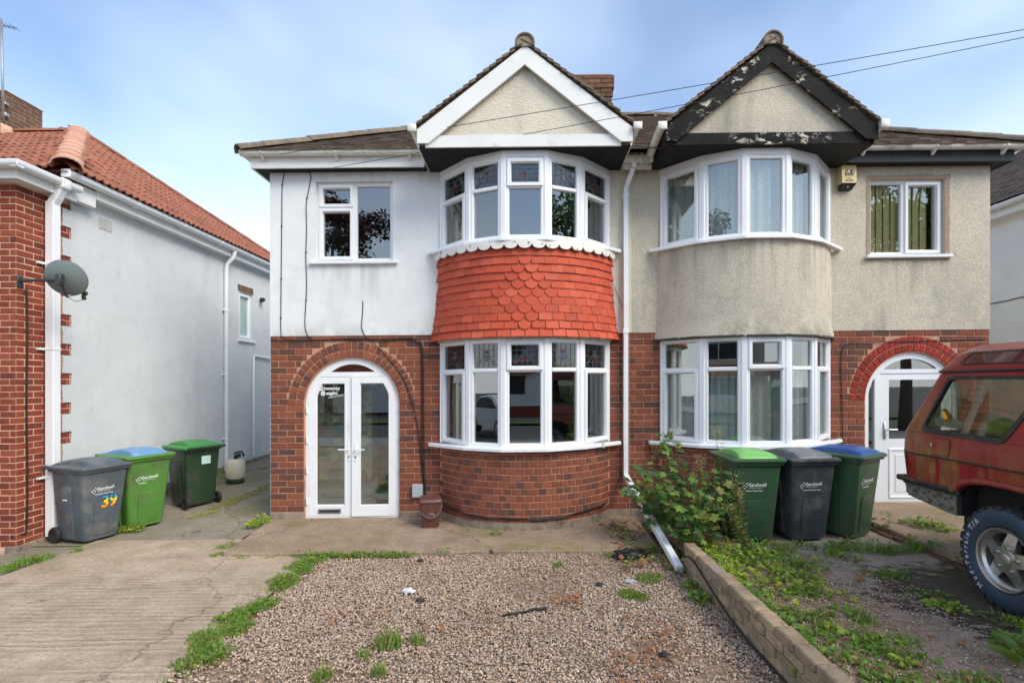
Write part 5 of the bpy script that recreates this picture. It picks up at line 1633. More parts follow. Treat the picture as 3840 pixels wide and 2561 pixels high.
M['lid_grey'] = simple('grey_lid', rgb(112, 116, 116), 0.4, 0.06, 5, dirt=((0.35, 0.33, 0.30), 7.0, 0.55, 0.8))
M['print_white'] = simple('white_print', rgb(232, 234, 230), 0.6, 0.02)
M['bin_wheel'] = simple('bin_wheel_rubber', (0.02, 0.02, 0.021, 1), 0.55, 0.2)
def rr(hx, y0, y1, r, z, n=4):
    out = []
    for cx, cy, a0 in ((hx - r, y1 - r, 0), (-hx + r, y1 - r, 90), (-hx + r, y0 + r, 180), (hx - r, y0 + r, 270)):
        for k in range(n + 1):
            a = R(a0 + 90 * k / n)
            out.append((cx + r * math.cos(a), cy + r * math.sin(a), z))
    return out
def wheel_local(mb, x, y, z, r, w):
    for rr_, xx in ((r, 0), ):
        prof = [(-w / 2, r * 0.55), (-w / 2, r * 0.9), (-w * 0.3, r), (w * 0.3, r), (w / 2, r * 0.9), (w / 2, r * 0.55), (w * 0.28, r * 0.5), (w * 0.34, r * 0.2)]
    prof = [(-w * 0.34, r * 0.01), (-w * 0.34, r * 0.2), (-w * 0.28, r * 0.55)] + prof[:6] + [(w * 0.28, r * 0.55), (w * 0.34, r * 0.2), (w * 0.34, r * 0.01)]
    n = 24
    mb.loft([[(x + a, y + q * math.cos(2 * math.pi * k / n), z + q * math.sin(2 * math.pi * k / n)) for k in range(n)] for a, q in prof])
def wheelie_bin(label, loc, rot, body, lid, logo=True, sub='Recycling Only', dome=None, scale=1.0, side_print=False, rim=None):
    t = thing('wheeled_bin', label, 'bin', loc, R(rot), 'wheeled bins', scale)
    m = MB()
    fy = lambda z: -0.205 - 0.085 * (z / 0.83)           # front wall leans out
    lo = []
    for z, hx, y1, r in ((0.025, 0.185, 0.195, 0.05), (0.05, 0.205, 0.215, 0.05), (0.40, 0.225, 0.225, 0.045), (0.80, 0.250, 0.245, 0.04), (0.82, 0.252, 0.248, 0.04)):
        lo.append(rr(hx, fy(z), y1, r, z))
    lo.append(rr(0.272, fy(0.83) - 0.028, 0.272, 0.04, 0.825))
    lo.append(rr(0.275, fy(0.83) - 0.030, 0.275, 0.04, 0.855))
    m.loft(lo)
    b = m.build('body', body, t, smooth=35, local=True)
    # pressed panels
    for fnp, w0, w1, zb, zt in ((lambda a, z, d: (a, fy(z) - d, z), 0.11, 0.11, 0.07, 0.46), (lambda a, z, d: (-(0.2035 + 0.058 * (z / 0.83)) - d, a, z), 0.075, 0.075, 0.06, 0.66), (lambda a, z, d: ((0.2035 + 0.058 * (z / 0.83)) + d, -a, z), 0.075, 0.075, 0.06, 0.66)):
        pm = MB()
        poly = [(-w0, zb), (w0, zb), (w1, zt - 0.04), (w1 - 0.02, zt - 0.01), (w1 - 0.05, zt), (-w1 + 0.05, zt), (-w1 + 0.02, zt - 0.01), (-w1, zt - 0.04)]
        inn = [(a * 0.86, zb + (z - zb) * 0.955 + 0.008) for a, z in poly]
        pm.loft([[fnp(a, z, -0.02) for a, z in poly], [fnp(a, z, 0.010) for a, z in poly], [fnp(a, z, 0.013) for a, z in inn]])
        pm.build('pressed_panel', body, b, smooth=30, local=True)
    # lid: plate, lip and a raised crown with scooped sides
    m = MB()
    yf, yb = fy(0.83) - 0.045, 0.285
    m.loft([rr(0.285, yf, yb, 0.045, 0.852), rr(0.290, yf - 0.006, yb, 0.045, 0.862), rr(0.288, yf - 0.004, yb, 0.045, 0.880), rr(0.270, yf + 0.02, yb - 0.01, 0.045, 0.892)])
    l = m.build('lid', rim or lid, t, smooth=35, local=True)
    m = MB()
    crown = []
    for yv, h, w in ((yf + 0.028, 0.000, 0.200), (yf + 0.050, 0.030, 0.205), (yf + 0.16, 0.058, 0.185), (-0.02, 0.068, 0.172), (0.12, 0.058, 0.188), (0.22, 0.032, 0.215), (0.268, 0.004, 0.235)):
        crown.append([(-w, yv, 0.888), (-w + 0.012, yv, 0.890 + h * 0.8), (-w + 0.05, yv, 0.891 + h), (0, yv, 0.893 + h * 1.08), (w - 0.05, yv, 0.891 + h), (w - 0.012, yv, 0.890 + h * 0.8), (w, yv, 0.888)])
    m.loft(crown, False, False, False)
    m.build('lid_crown', lid, l, smooth=50, local=True)
    m = MB()
    for sx in (-1, 1):
        m.tube([(sx * 0.235, 0.27, 0.868), (sx * 0.24, 0.325, 0.874), (sx * 0.24, 0.345, 0.874)], 0.019, 8)
    m.tube([(-0.262, 0.345, 0.874), (0.262, 0.345, 0.874)], 0.017, 10)
    m.build('handle', body, t, smooth=50, local=True)
    for sx in (-1, 1):
        m = MB(); wheel_local(m, sx * 0.228, 0.205, 0.088, 0.088, 0.045); m.build('wheel', M['bin_wheel'], t, smooth=40, local=True)
    m = MB(); m.tube([(-0.21, 0.205, 0.088), (0.21, 0.205, 0.088)], 0.011, 8); m.build('axle', M['galv'], t, smooth=True, local=True)
    if logo:
        m = MB()
        z0 = 0.60
        f = lambda a, bb, d: (a + 0.012, fy(z0 + bb) - 0.003 - d, z0 + bb)
        add_text(m, 'Sandwell', 0.052, f, ext=0.0008, offset=0.0006)
        add_text(m, 'Metropolitan Borough Council', 0.0115, lambda a, bb, d: f(a, bb - 0.018, d), ext=0.0008)
        add_text(m, sub, 0.021, lambda a, bb, d: f(a - 0.03, bb - 0.052, d), ext=0.0008, offset=0.0003)
        for a, bb in ((-0.044, 0.014), (-0.024, 0.032), (-0.026, -0.004), (-0.046, -0.020), (-0.062, 0.0), (-0.008, 0.016)):   # cluster of dots and diamonds
            q = [(a + 0.0075 * math.cos(k * math.pi / 3), bb + 0.0075 * math.sin(k * math.pi / 3)) for k in range(6)]
            m.loft([[f(x, y, 0) for x, y in q], [f(x, y, 0.001) for x, y in q]])
        m.v = [(x - 0.10, y, z) for x, y, z in m.v]
        m.build('council_logo', M['print_white'], b, local=True)
    return t, b, l, fy
b1, b1b, _, fy1 = wheelie_bin('grey wheeled bin with a colourful house number beside the white downpipe', (-5.20, 6.16, 0.0), 74, M['bin_grey'], M['bin_grey'], sub='Household Waste Only')
def rainbow():
    m, nt, b = nodes_of('sunset_sticker_print')
    tc = nt.nodes.new('ShaderNodeTexCoord'); sx = nt.nodes.new('ShaderNodeSeparateXYZ'); nt.links.new(tc.outputs['Object'], sx.inputs[0])
    t = mth(nt, 'DIVIDE', mth(nt, 'SUBTRACT', sx.outputs['Z'], 0.39), 0.14)
    c = ramp(nt, t, [(0.0, rgb(236, 120, 30)), (0.3, rgb(246, 200, 40)), (0.6, rgb(240, 216, 60)), (0.78, rgb(60, 170, 190)), (1.0, rgb(30, 120, 190))])
    c = mixc(nt, ramp(nt, noi(nt, 60, 3), gray(0, 0.58, 0.64)), c, rgb(40, 30, 20))
    nt.links.new(c, b.inputs['Base Color']); b.inputs['Roughness'].default_value = 0.5
    return m
m = MB(); add_text(m, '39', 0.20, lambda a, bb, d: (a * 0.9 - 0.05, fy1(0.39 + bb) - 0.017 - d, 0.39 + bb), ext=0.001, offset=0.006); m.build('number_sticker', rainbow(), b1b, local=True)
m = MB(); m.cbox(-0.26, -0.2535, -0.03, 0.035, 0.50, 0.512, 0.001); m.build('embossed_mark', M['print_white'], b1b, local=True)
wheelie_bin('mid green wheeled bin with a faded blue lid against the white wall', (-5.06, 6.72, 0.0), 66, M['bin_green'], M['lid_blue'], rim=M['bin_green'], scale=1.05, sub='Recycling')
b3, b3b, _, fy3 = wheelie_bin('dark green wheeled bin turned away with its wheels facing the passage', (-4.95, 7.72, 0.03), -118, M['bin_deep'], M['lid_green'], logo=False, rim=M['lid_green'])
m = MB(); m.cbox(-0.10, 0.03, 0.248, 0.2505, 0.62, 0.74, 0.001); m.build('paper_label', simple('mint_label', rgb(190, 220, 210), 0.6, 0.1, 40), b3b, local=True)
wheelie_bin('dark green wheeled bin with a bright lime lid under the bay', (2.40, 5.62, 0.10), 2, M['bin_dark'], M['lid_lime'], sub='Garden Waste Only', rim=M['bin_dark'], scale=1.01)
wheelie_bin('charcoal wheeled bin between the two green ones', (2.98, 5.66, 0.10), 8, M['bin_charcoal'], M['lid_grey'], sub='Household Waste Only', rim=M['bin_charcoal'], scale=1.0)
wheelie_bin('green wheeled bin with a deep blue lid near the right-hand door', (3.52, 5.74, 0.10), 33, M['bin_dark'], M['lid_blue_deep'], sub='Recycling Only', rim=M['bin_dark'], scale=1.02)

# small brown food caddy
M['caddy'] = simple('brown_caddy_plastic', rgb(98, 62, 54), 0.45, 0.06, 6, dirt=((0.20, 0.13, 0.11), 8.0, 0.55, 0.8))
t = thing('food_caddy', 'small brown food waste caddy with a grey handle beside the arched door', 'caddy', (-1.18, 6.45, 0.027), R(12), None, 1.0)
m = MB(); m.loft([rr(0.095, -0.10, 0.09, 0.025, 0.0), rr(0.105, -0.11, 0.10, 0.025, 0.03), rr(0.125, -0.135, 0.115, 0.025, 0.30), rr(0.128, -0.138, 0.118, 0.025, 0.31)]); cb = m.build('body', M['caddy'], t, smooth=35, local=True)
m = MB(); q = [(-0.06, 0.10), (0.06, 0.10), (0.055, 0.17), (0.02, 0.19), (-0.02, 0.19), (-0.055, 0.17)]
m.loft([[(a, -0.11 - 0.09 * (z - 0.03) - 0.012, z) for a, z in q], [(a * .8, -0.11 - 0.09 * (z - 0.03) - 0.018, 0.14 + (z - 0.14) * .8) for a, z in q]]); m.build('pressed_panel', M['caddy'], cb, local=True)
m = MB(); m.loft([rr(0.135, -0.146, 0.125, 0.03, 0.312), rr(0.138, -0.150, 0.128, 0.03, 0.325), rr(0.130, -0.138, 0.12, 0.03, 0.350), rr(0.10, -0.08, 0.09, 0.03, 0.372)]); m.build('lid', M['caddy'], t, smooth=40, local=True)
m = MB(); m.tube([(0.139 * math.cos(a), -0.02 - 0.16 * math.sin(a) * 0.9, 0.30 - 0.165 * math.sin(a)) for a in [math.pi * k / 16 for k in range(17)]], 0.008, 8); m.build('handle', simple('grey_handle', (0.10, 0.10, 0.105, 1), 0.4), t, smooth=True, local=True)
m = MB(); m.cbox(-0.05, 0.05, 0.11, 0.14, 0.335, 0.375, 0.01); m.build('hinge', M['caddy'], t, local=True)

# white plastic drum by the back of the passage
t = thing('sprayer_tank', 'dirty white plastic garden tank with a black pump by the far wall', 'tank', (-5.02, 8.95, 0.12))
m = MB(); n = 20
m.loft([[(r * math.cos(2 * math.pi * k / n), r * 0.85 * math.sin(2 * math.pi * k / n), z) for k in range(n)] for r, z in ((0.13, 0.06), (0.155, 0.09), (0.16, 0.2), (0.155, 0.34), (0.12, 0.39), (0.07, 0.405))])
m.build('tank_body', simple('yellowed_white_plastic', rgb(214, 204, 182), 0.5, 0.06, 8, dirt=((0.30, 0.26, 0.19), 8.0, 0.5, 0.8)), t, smooth=40, local=True)
m = MB(); m.loft([[(r * math.cos(2 * math.pi * k / n), r * 0.85 * math.sin(2 * math.pi * k / n), z) for k in range(n)] for r, z in ((0.145, 0.0), (0.15, 0.01), (0.14, 0.065))]); m.build('tank_foot', M['bin_deep'], t, smooth=40, local=True)
m = MB(); m.tube([(0, 0, 0.40), (0.02, 0, 0.45), (0.08, -0.01, 0.47)], 0.035, 10); m.tube([(0.02, 0, 0.46), (-0.03, 0.02, 0.5), (0.09, 0.03, 0.53), (0.14, 0.02, 0.45)], 0.018, 8); m.build('pump_head', M['black_rubber'], t, smooth=True, local=True)
# ------------------------------------------------------------------ the red off-road car
def car_paint():
    m, nt, b = nodes_of('dull_red_car_paint')
    c = ramp(nt, noi(nt, 3.5, 5, 0.6), [(0.3, rgb(136, 28, 35)), (0.7, rgb(156, 38, 42))])
    g = nt.nodes.new('ShaderNodeNewGeometry'); sx = nt.nodes.new('ShaderNodeSeparateXYZ'); nt.links.new(g.outputs['Position'], sx.inputs[0])
    # ochre algae and rust runs below the waist and round the rear pillar
    st = noi(nt, 7.0, 6, 0.65, (1, 1, 0.16), 0.3)
    low = mth(nt, 'MAXIMUM', mth(nt, 'MULTIPLY', mth(nt, 'SUBTRACT', 1.42, sx.outputs['Z']), 4.5, True), mth(nt, 'MULTIPLY', mth(nt, 'SUBTRACT', sx.outputs['Y'], 4.42), 5.0, True))
    rear = mth(nt, 'MULTIPLY', mth(nt, 'SUBTRACT', sx.outputs['Y'], 3.15), 0.8, True)
    f = ramp(nt, st, gray(0, 0.42, 0.55))
    f = mth(nt, 'MULTIPLY', mth(nt, 'MULTIPLY', f, low), rear)
    och = ramp(nt, noi(nt, 9, 5, 0.6), [(0.35, rgb(128, 78, 36)), (0.65, rgb(158, 120, 62))])
    c = mixc(nt, mth(nt, 'MULTIPLY', f, 0.85), c, och)
    dk = mth(nt, 'MULTIPLY', ramp(nt, noi(nt, 10, 6, 0.7, (1, 1, 0.5)), gray(0, 0.54, 0.72)), mth(nt, 'MULTIPLY', mth(nt, 'SUBTRACT', 1.16, sx.outputs['Z']), 5.0, True))
    c = mixc(nt, mth(nt, 'MULTIPLY', dk, 0.7), c, rgb(74, 30, 24))
    nt.links.new(c, b.inputs['Base Color'])
    nt.links.new(mth(nt, 'ADD', 0.30, mth(nt, 'MULTIPLY', f, 0.4)), b.inputs['Roughness'])
    b.inputs['Coat Weight'].default_value = 0.3
    b.inputs['Coat Roughness'].default_value = 0.12
    return m
M['car_red'] = car_paint()
M['car_black'] = simple('black_trim', (0.02, 0.02, 0.02, 1), 0.5, 0.2, 12, dirt=((0.06, 0.07, 0.03), 9.0, 0.5, 0.75))
M['car_in'] = simple('car_interior_cloth', (0.07, 0.075, 0.08, 1), 0.9, 0.2)
M['seat_grey'] = simple('grey_seat', (0.16, 0.18, 0.17, 1), 0.9, 0.2)
car = thing('off_road_car', 'dull red off-road estate car streaked with rust and algae, parked nose out', 'car', (4.40, 2.6, 0.10))
CX = 4.40
def Xs(z):
    if z < 1.14: return 3.500 + (1.14 - z) * 0.05
    if z < 1.33: return 3.492
    return 3.497 + (z - 1.33) * 0.20
def sd(sg):
    """mapping of the side: sg=-1 the side towards the white house"""
    return lambda a, b, d: (CX + sg * (CX - Xs(b) + d), a, b)
HUBR, HUBF, HUBZ = 3.756, 1.216, 0.487
def arch_line(yc, hw, zt, zb0, zb1, n=18, p=3.2):
    """from the rear foot (height zb0) over to the front foot (height zb1)"""
    out = []
    for k in range(n + 1):
        t = math.pi * k / n
        c, s = math.cos(t), math.sin(t)
        out.append((yc + hw * math.copysign(abs(c) ** (2 / p), c), HUBZ + (zt - HUBZ) * s ** (2 / p)))
    out = [q for q in out if (q[1] >= zb0 if q[0] > yc else q[1] >= zb1)]
    return [(yc + hw * (1 - (max(0, zb0 - HUBZ) / (zt - HUBZ)) ** p) ** (1 / p), zb0)] + out + [(yc - hw * (1 - (max(0, zb1 - HUBZ) / (zt - HUBZ)) ** p) ** (1 / p), zb1)]
archR = arch_line(HUBR, 0.535, 1.0, 0.87, 0.60)
archF = arch_line(HUBF, 0.50, 0.98, 0.60, 0.70)
low = [(4.72, 0.87)] + archR + archF + [(0.30, 0.70), (0.28, 1.137), (4.735, 1.137)]
mid_ = [(4.735, 1.145), (0.28, 1.145), (0.30, 1.20), (0.95, 1.26), (0.98, 1.33), (4.725, 1.33)]
up = [(4.725, 1.333), (0.98, 1.333), (1.56, 1.865), (4.44, 1.865)]
wins = [[(4.535, 1.375), (3.79, 1.355), (3.52, 1.80), (4.31, 1.805), (4.36, 1.79)], [(3.36, 1.36), (2.58, 1.36), (2.55, 1.80), (3.30, 1.80)], [(2.44, 1.36), (1.28, 1.36), (1.62, 1.80), (2.42, 1.80)]]
def rounded(poly, r=0.05, n=4):
    out = []
    for i, p in enumerate(poly):
        a, b, c = Vector(poly[i - 1]), Vector(p), Vector(poly[(i + 1) % len(poly)])
        u, w = (a - b), (c - b)
        rr_ = min(r, u.length * 0.4, w.length * 0.4)
        u.normalize(); w.normalize()
        p0, p1 = b + u * rr_, b + w * rr_
        for k in range(n + 1):
            t = k / n
            q = p0 * (1 - t) ** 2 + b * 2 * t * (1 - t) + p1 * t * t
            out.append((q.x, q.y))
    return out
wins = [rounded(w, 0.06) for w in wins]
body = MB()
for sg in (-1, 1):
    f = sd(sg)
    fl = sg > 0
    panel(body, low, [], f, 0.0, None, not fl); panel(body, mid_, [], f, 0.0, None, not fl)
    panel(body, up, wins, f, 0.0, -0.03, not fl)
    body.loft([[f(a, b, 0) for a, b in [(4.735, 1.137), (0.28, 1.137)]], [f(a, b, -0.010) for a, b in [(4.735, 1.141), (0.28, 1.141)]], [f(a, b, 0) for a, b in [(4.735, 1.145), (0.28, 1.145)]]], False, False, False)
    # rounded rear corner
    loops = []
    for z, yr in ((0.87, 4.72), (1.14, 4.735), (1.33, 4.725), (1.60, 4.58), (1.865, 4.44)):
        x = Xs(z)
        loops.append([(CX + sg * (CX - (x + dx)), yr + dy, z) for dx, dy in ((0, 0), (0.008, 0.03), (0.03, 0.055), (0.07, 0.068), (0.16, 0.075))])
    body.loft(loops, False, False, False)
    # arch lips
    for al in (archR, archF):
        body.loft([[f(a, b, d) for a, b in [(yc_ + (a0 - yc_) * s_, HUBZ + (b0 - HUBZ) * s_) for a0, b0 in al for yc_ in [HUBR if al is archR else HUBF]]] for s_, d in ((1.09, 0.0), (1.085, 0.022), (1.03, 0.030), (1.0, 0.018), (0.99, -0.02))], False, False, False)
# tail, roof, bonnet, nose
xi = Xs(0.87) + 0.16
def cross(y, pts): return [(CX + s * (CX - x), y, z) for s, seq in ((-1, pts), (1, list(reversed(pts)))) for x, z in seq]
body.loft([[(CX - (CX - Xs(z) - 0.16), yr + 0.075, z), (CX + (CX - Xs(z) - 0.16), yr + 0.075, z)] for z, yr in ((0.87, 4.72), (1.14, 4.735), (1.33, 4.725))], False, False, False)
P = lambda k: [(3.600, 1.868), (3.606, 1.868 + 0.06 * k), (3.652, 1.868 + 0.155 * k), (3.76, 1.868 + 0.215 * k), (4.40, 1.868 + 0.245 * k)]
body.loft([cross(4.49, P(0.02)), cross(4.45, P(0.40)), cross(4.36, P(0.85)), cross(4.24, P(1.0)), cross(2.4, P(1.0)), cross(1.7, P(0.8)), cross(1.52, P(0.1))], False, False, False)
body.loft([[(CX - w, y, z), (CX - w * 0.6, y, z + 0.03), (CX + w * 0.6, y, z + 0.03), (CX + w, y, z)] for y, z, w in ((0.98, 1.33, 0.82), (0.95, 1.26, 0.88), (0.36, 1.19, 0.88), (0.28, 1.12, 0.86), (0.25, 0.75, 0.86))], False, False, False)
bd = body.build('body', M['car_red'], car, smooth=28)
# windows
for sg in (-1, 1):
    f = sd(sg)
    for w in wins:
        m = MB(); m.loft([[f(a, b, -0.012) for a, b in w], [f(a, b, -0.016) for a, b in w]]); m.build('side_window', M['car_glass'], car)
        g = MB()
        cxy = (sum(p[0] for p in w) / len(w), sum(p[1] for p in w) / len(w))
        sc_ = lambda p, s_: (cxy[0] + (p[0] - cxy[0]) * (1 + s_ / 0.40), cxy[1] + (p[1] - cxy[1]) * (1 + s_ / 0.22))
        g.loft([[f(*sc_(p, 0.030), 0.001) for p in w], [f(*sc_(p, 0.028), 0.009) for p in w], [f(*sc_(p, -0.002), 0.009) for p in w], [f(*sc_(p, -0.004), -0.02) for p in w]], True, False, False)
        g.build('window_seal', M['car_black'], car)
    # alpine light in the roof edge
    q = rounded([(4.26, 1.895), (3.0, 1.895), (3.0, 1.965), (4.20, 1.975)], 0.03)
    def fr(a, b, d):
        t = (b - 1.89) / 0.095
        return (CX + sg * (CX - (3.611 + 0.047 * t) + d), a, 1.925 + 0.098 * t)
    m = MB(); m.loft([[fr(a, b, 0.004) for a, b in q], [fr(a, b, 0.012) for a, b in q]]); m.build('roof_light', M['car_glass'], car)
    g = MB(); cq = (3.63, 1.935)
    g.loft([[fr(cq[0] + (a - cq[0]) * 1.03, cq[1] + (b - cq[1]) * 1.25, 0.002) for a, b in q], [fr(cq[0] + (a - cq[0]) * 1.03, cq[1] + (b - cq[1]) * 1.25, 0.014) for a, b in q], [fr(a, b, 0.015) for a, b in q], [fr(a, b, 0.004) for a, b in q]], True, False, False); g.build('window_seal', M['car_black'], car)
    m = MB(); m.tube([f(4.47, 1.866, 0.012), f(3.0, 1.872, 0.012), f(1.55, 1.868, 0.012)], 0.011, 6); m.build('roof_gutter', M['car_black'], car)
    # bumper end: black strip over chequer plate
    m = MB(); m.cbox(min(CX + sg * (CX - 3.488), CX + sg * (CX - 3.56)), max(CX + sg * (CX - 3.488), CX + sg * (CX - 3.56)), 4.16, 4.775, 0.855, 0.905, 0.01); m.build('bumper_strip', M['car_black'], car)
    poly = [(4.775, 0.872), (4.20, 0.872), (4.205, 0.69), (4.30, 0.695), (4.73, 0.745)]
    m = MB(); m.loft([[f(a, b, 0.004) for a, b in poly], [f(a, b, -0.03) for a, b in poly]])
    pl_ = m.build('chequer_plate', simple('worn_aluminium_plate', (0.42, 0.40, 0.35, 1), 0.42, 0.15, 10, metal=0.75, dirt=((0.12, 0.10, 0.06), 9.0, 0.5, 0.75)), car)
    m = MB()
    for i in range(9):
        for j in range(3):
            yc, zc = 4.245 + i * 0.058, 0.74 + j * 0.046 + (0.023 if i % 2 else 0)
            if zc < 0.705 + max(0, (yc - 4.3)) * 0.11 or zc > 0.86: continue
            d_ = 1 if (i + j) % 2 else -1
            qq = [(yc + 0.022, zc + d_ * 0.012), (yc + 0.004, zc + 0.012 * -d_ * 0.3 + 0.004), (yc - 0.022, zc - d_ * 0.012), (yc - 0.004, zc - 0.004 + 0.012 * d_ * 0.3)]
            m.loft([[f(a, b, 0.004) for a, b in qq], [f(a, b, 0.010) for a, b in qq]])
    m.build('plate_tread', M['chrome'], pl_)
# seams and dirt line
for sg in (-1, 1):
    f = sd(sg)
    for ya, yb_, za, zb in ((3.42, 3.40, 1.0, 1.86), (2.50, 2.50, 0.62, 1.86), (1.45, 1.30, 0.62, 1.34)):
        m = MB(); m.loft([[f(ya - 0.004, za, 0.002), f(ya + 0.004, za, 0.002)], [f(ya - 0.004, 1.137, 0.002), f(ya + 0.004, 1.137, 0.002)], [f(yb_ - 0.004, zb, 0.002), f(yb_ + 0.004, zb, 0.002)]], False, False, False); m.build('door_seam', M['car_black'], car)
    m = MB(); m.loft([[f(y, 1.131, 0.003) for y in (4.735, 0.30)], [f(y, 1.141, 0.013) for y in (4.735, 0.30)], [f(y, 1.150, 0.003) for y in (4.735, 0.30)]], False, False, False); m.build('waist_moulding', M['car_black'], car)
# fuel flap with lock, tow bracket
f = sd(-1)
q = rounded([(4.44, 1.305), (4.24, 1.30), (4.25, 1.165), (4.44, 1.165)], 0.02)
m = MB(); m.loft([[f(a, b, -0.002) for a, b in q], [f(a, b, 0.006) for a, b in q]]); ff = m.build('fuel_flap', M['car_red'], car)
m = MB(); cq = (4.342, 1.235); m.loft([[f(cq[0] + (a - cq[0]) * 1.06, cq[1] + (b - cq[1]) * 1.08, 0.001) for a, b in q], [f(a, b, 0.002) for a, b in q]], True, False, False); m.build('flap_gap', M['car_black'], ff)
m = MB(); m.tube([f(4.415, 1.245, 0.004), f(4.415, 1.245, 0.016)], 0.013, 12); m.build('flap_lock', M['chrome'], ff)
m = MB(); m.cbox(3.52, 3.62, 4.80, 4.90, 0.86, 0.91, 0.01); m.cbox(3.62, 5.18, 4.79, 4.92, 0.72, 0.88, 0.02); m.build('rear_bumper', M['car_black'], car)
m = MB(); m.box(3.72, 5.08, 0.5, 4.15, 0.52, 0.58); m.box(3.66, 3.70, 3.2, 4.3, 0.58, 1.08); m.box(5.10, 5.14, 3.2, 4.3, 0.58, 1.08); m.box(3.52, 3.68, 3.24, 3.28, 0.60, 1.08); m.box(3.52, 3.68, 4.16, 4.19, 0.70, 1.05); m.box(3.53, 3.69, 3.25, 4.2, 1.03, 1.06); m.box(3.66, 5.14, 3.25, 4.25, 1.06, 1.09)
m.box(3.66, 3.70, 0.75, 1.7, 0.58, 1.08); m.box(5.10, 5.14, 0.75, 1.7, 0.58, 1.08)
m.build('underbody', simple('underbody_black', (0.012, 0.012, 0.012, 1), 0.9), car)
m = MB(); m.face([(3.66, 0.99, 1.335), (5.14, 0.99, 1.335), (5.06, 1.53, 1.865), (3.74, 1.53, 1.865)]); m.build('windscreen', M['car_glass'], car)
m = MB(); m.face([(3.66, 4.795, 1.34), (5.14, 4.795, 1.34), (5.06, 4.51, 1.86), (3.74, 4.51, 1.86)][::-1]); m.build('rear_window', M['car_glass'], car)
for sg in (-1, 1):
    m = MB(); m.cbox(CX + sg * 0.78 - 0.06, CX + sg * 0.78 + 0.06, 4.80, 4.83, 0.95, 1.25, 0.01); m.build('tail_lamp', M['red_glass'], car)
    m = MB(); m.cbox(CX + sg * 0.66 - 0.11, CX + sg * 0.66 + 0.11, 0.225, 0.26, 0.86, 1.04, 0.015); m.build('headlamp', M['frosted'], car)
m = MB(); m.cbox(CX - 0.45, CX + 0.45, 0.235, 0.262, 0.84, 1.05, 0.01); m.build('grille', M['car_black'], car)
m = MB(); m.cbox(3.52, 5.28, 0.12, 0.245, 0.52, 0.70, 0.03); m.build('front_bumper', M['car_black'], car)
m = MB(); m.cbox(3.66, 5.14, 3.1, 3.3, 0.9, 1.34, 0.05); m.build('rear_seat', M['car_in'], car)
for x in (3.95, 4.85):
    m = MB(); m.cbox(x - 0.26, x + 0.26, 1.9, 2.5, 0.75, 0.92, 0.06); m.loft([rr(0.25, 0, 0.14, 0.05, z) for z in (0, 0.5)]) if False else None
    m.cbox(x - 0.25, x + 0.25, 2.42, 2.58, 0.85, 1.45, 0.06); m.cbox(x - 0.13, x + 0.13, 2.47, 2.57, 1.47, 1.66, 0.04); m.build('seat', M['seat_grey'], car)
m = MB(); m.cbox(3.58, 5.22, 3.3, 4.6, 1.10, 1.16, 0.01); m.build('load_floor', M['car_in'], car)
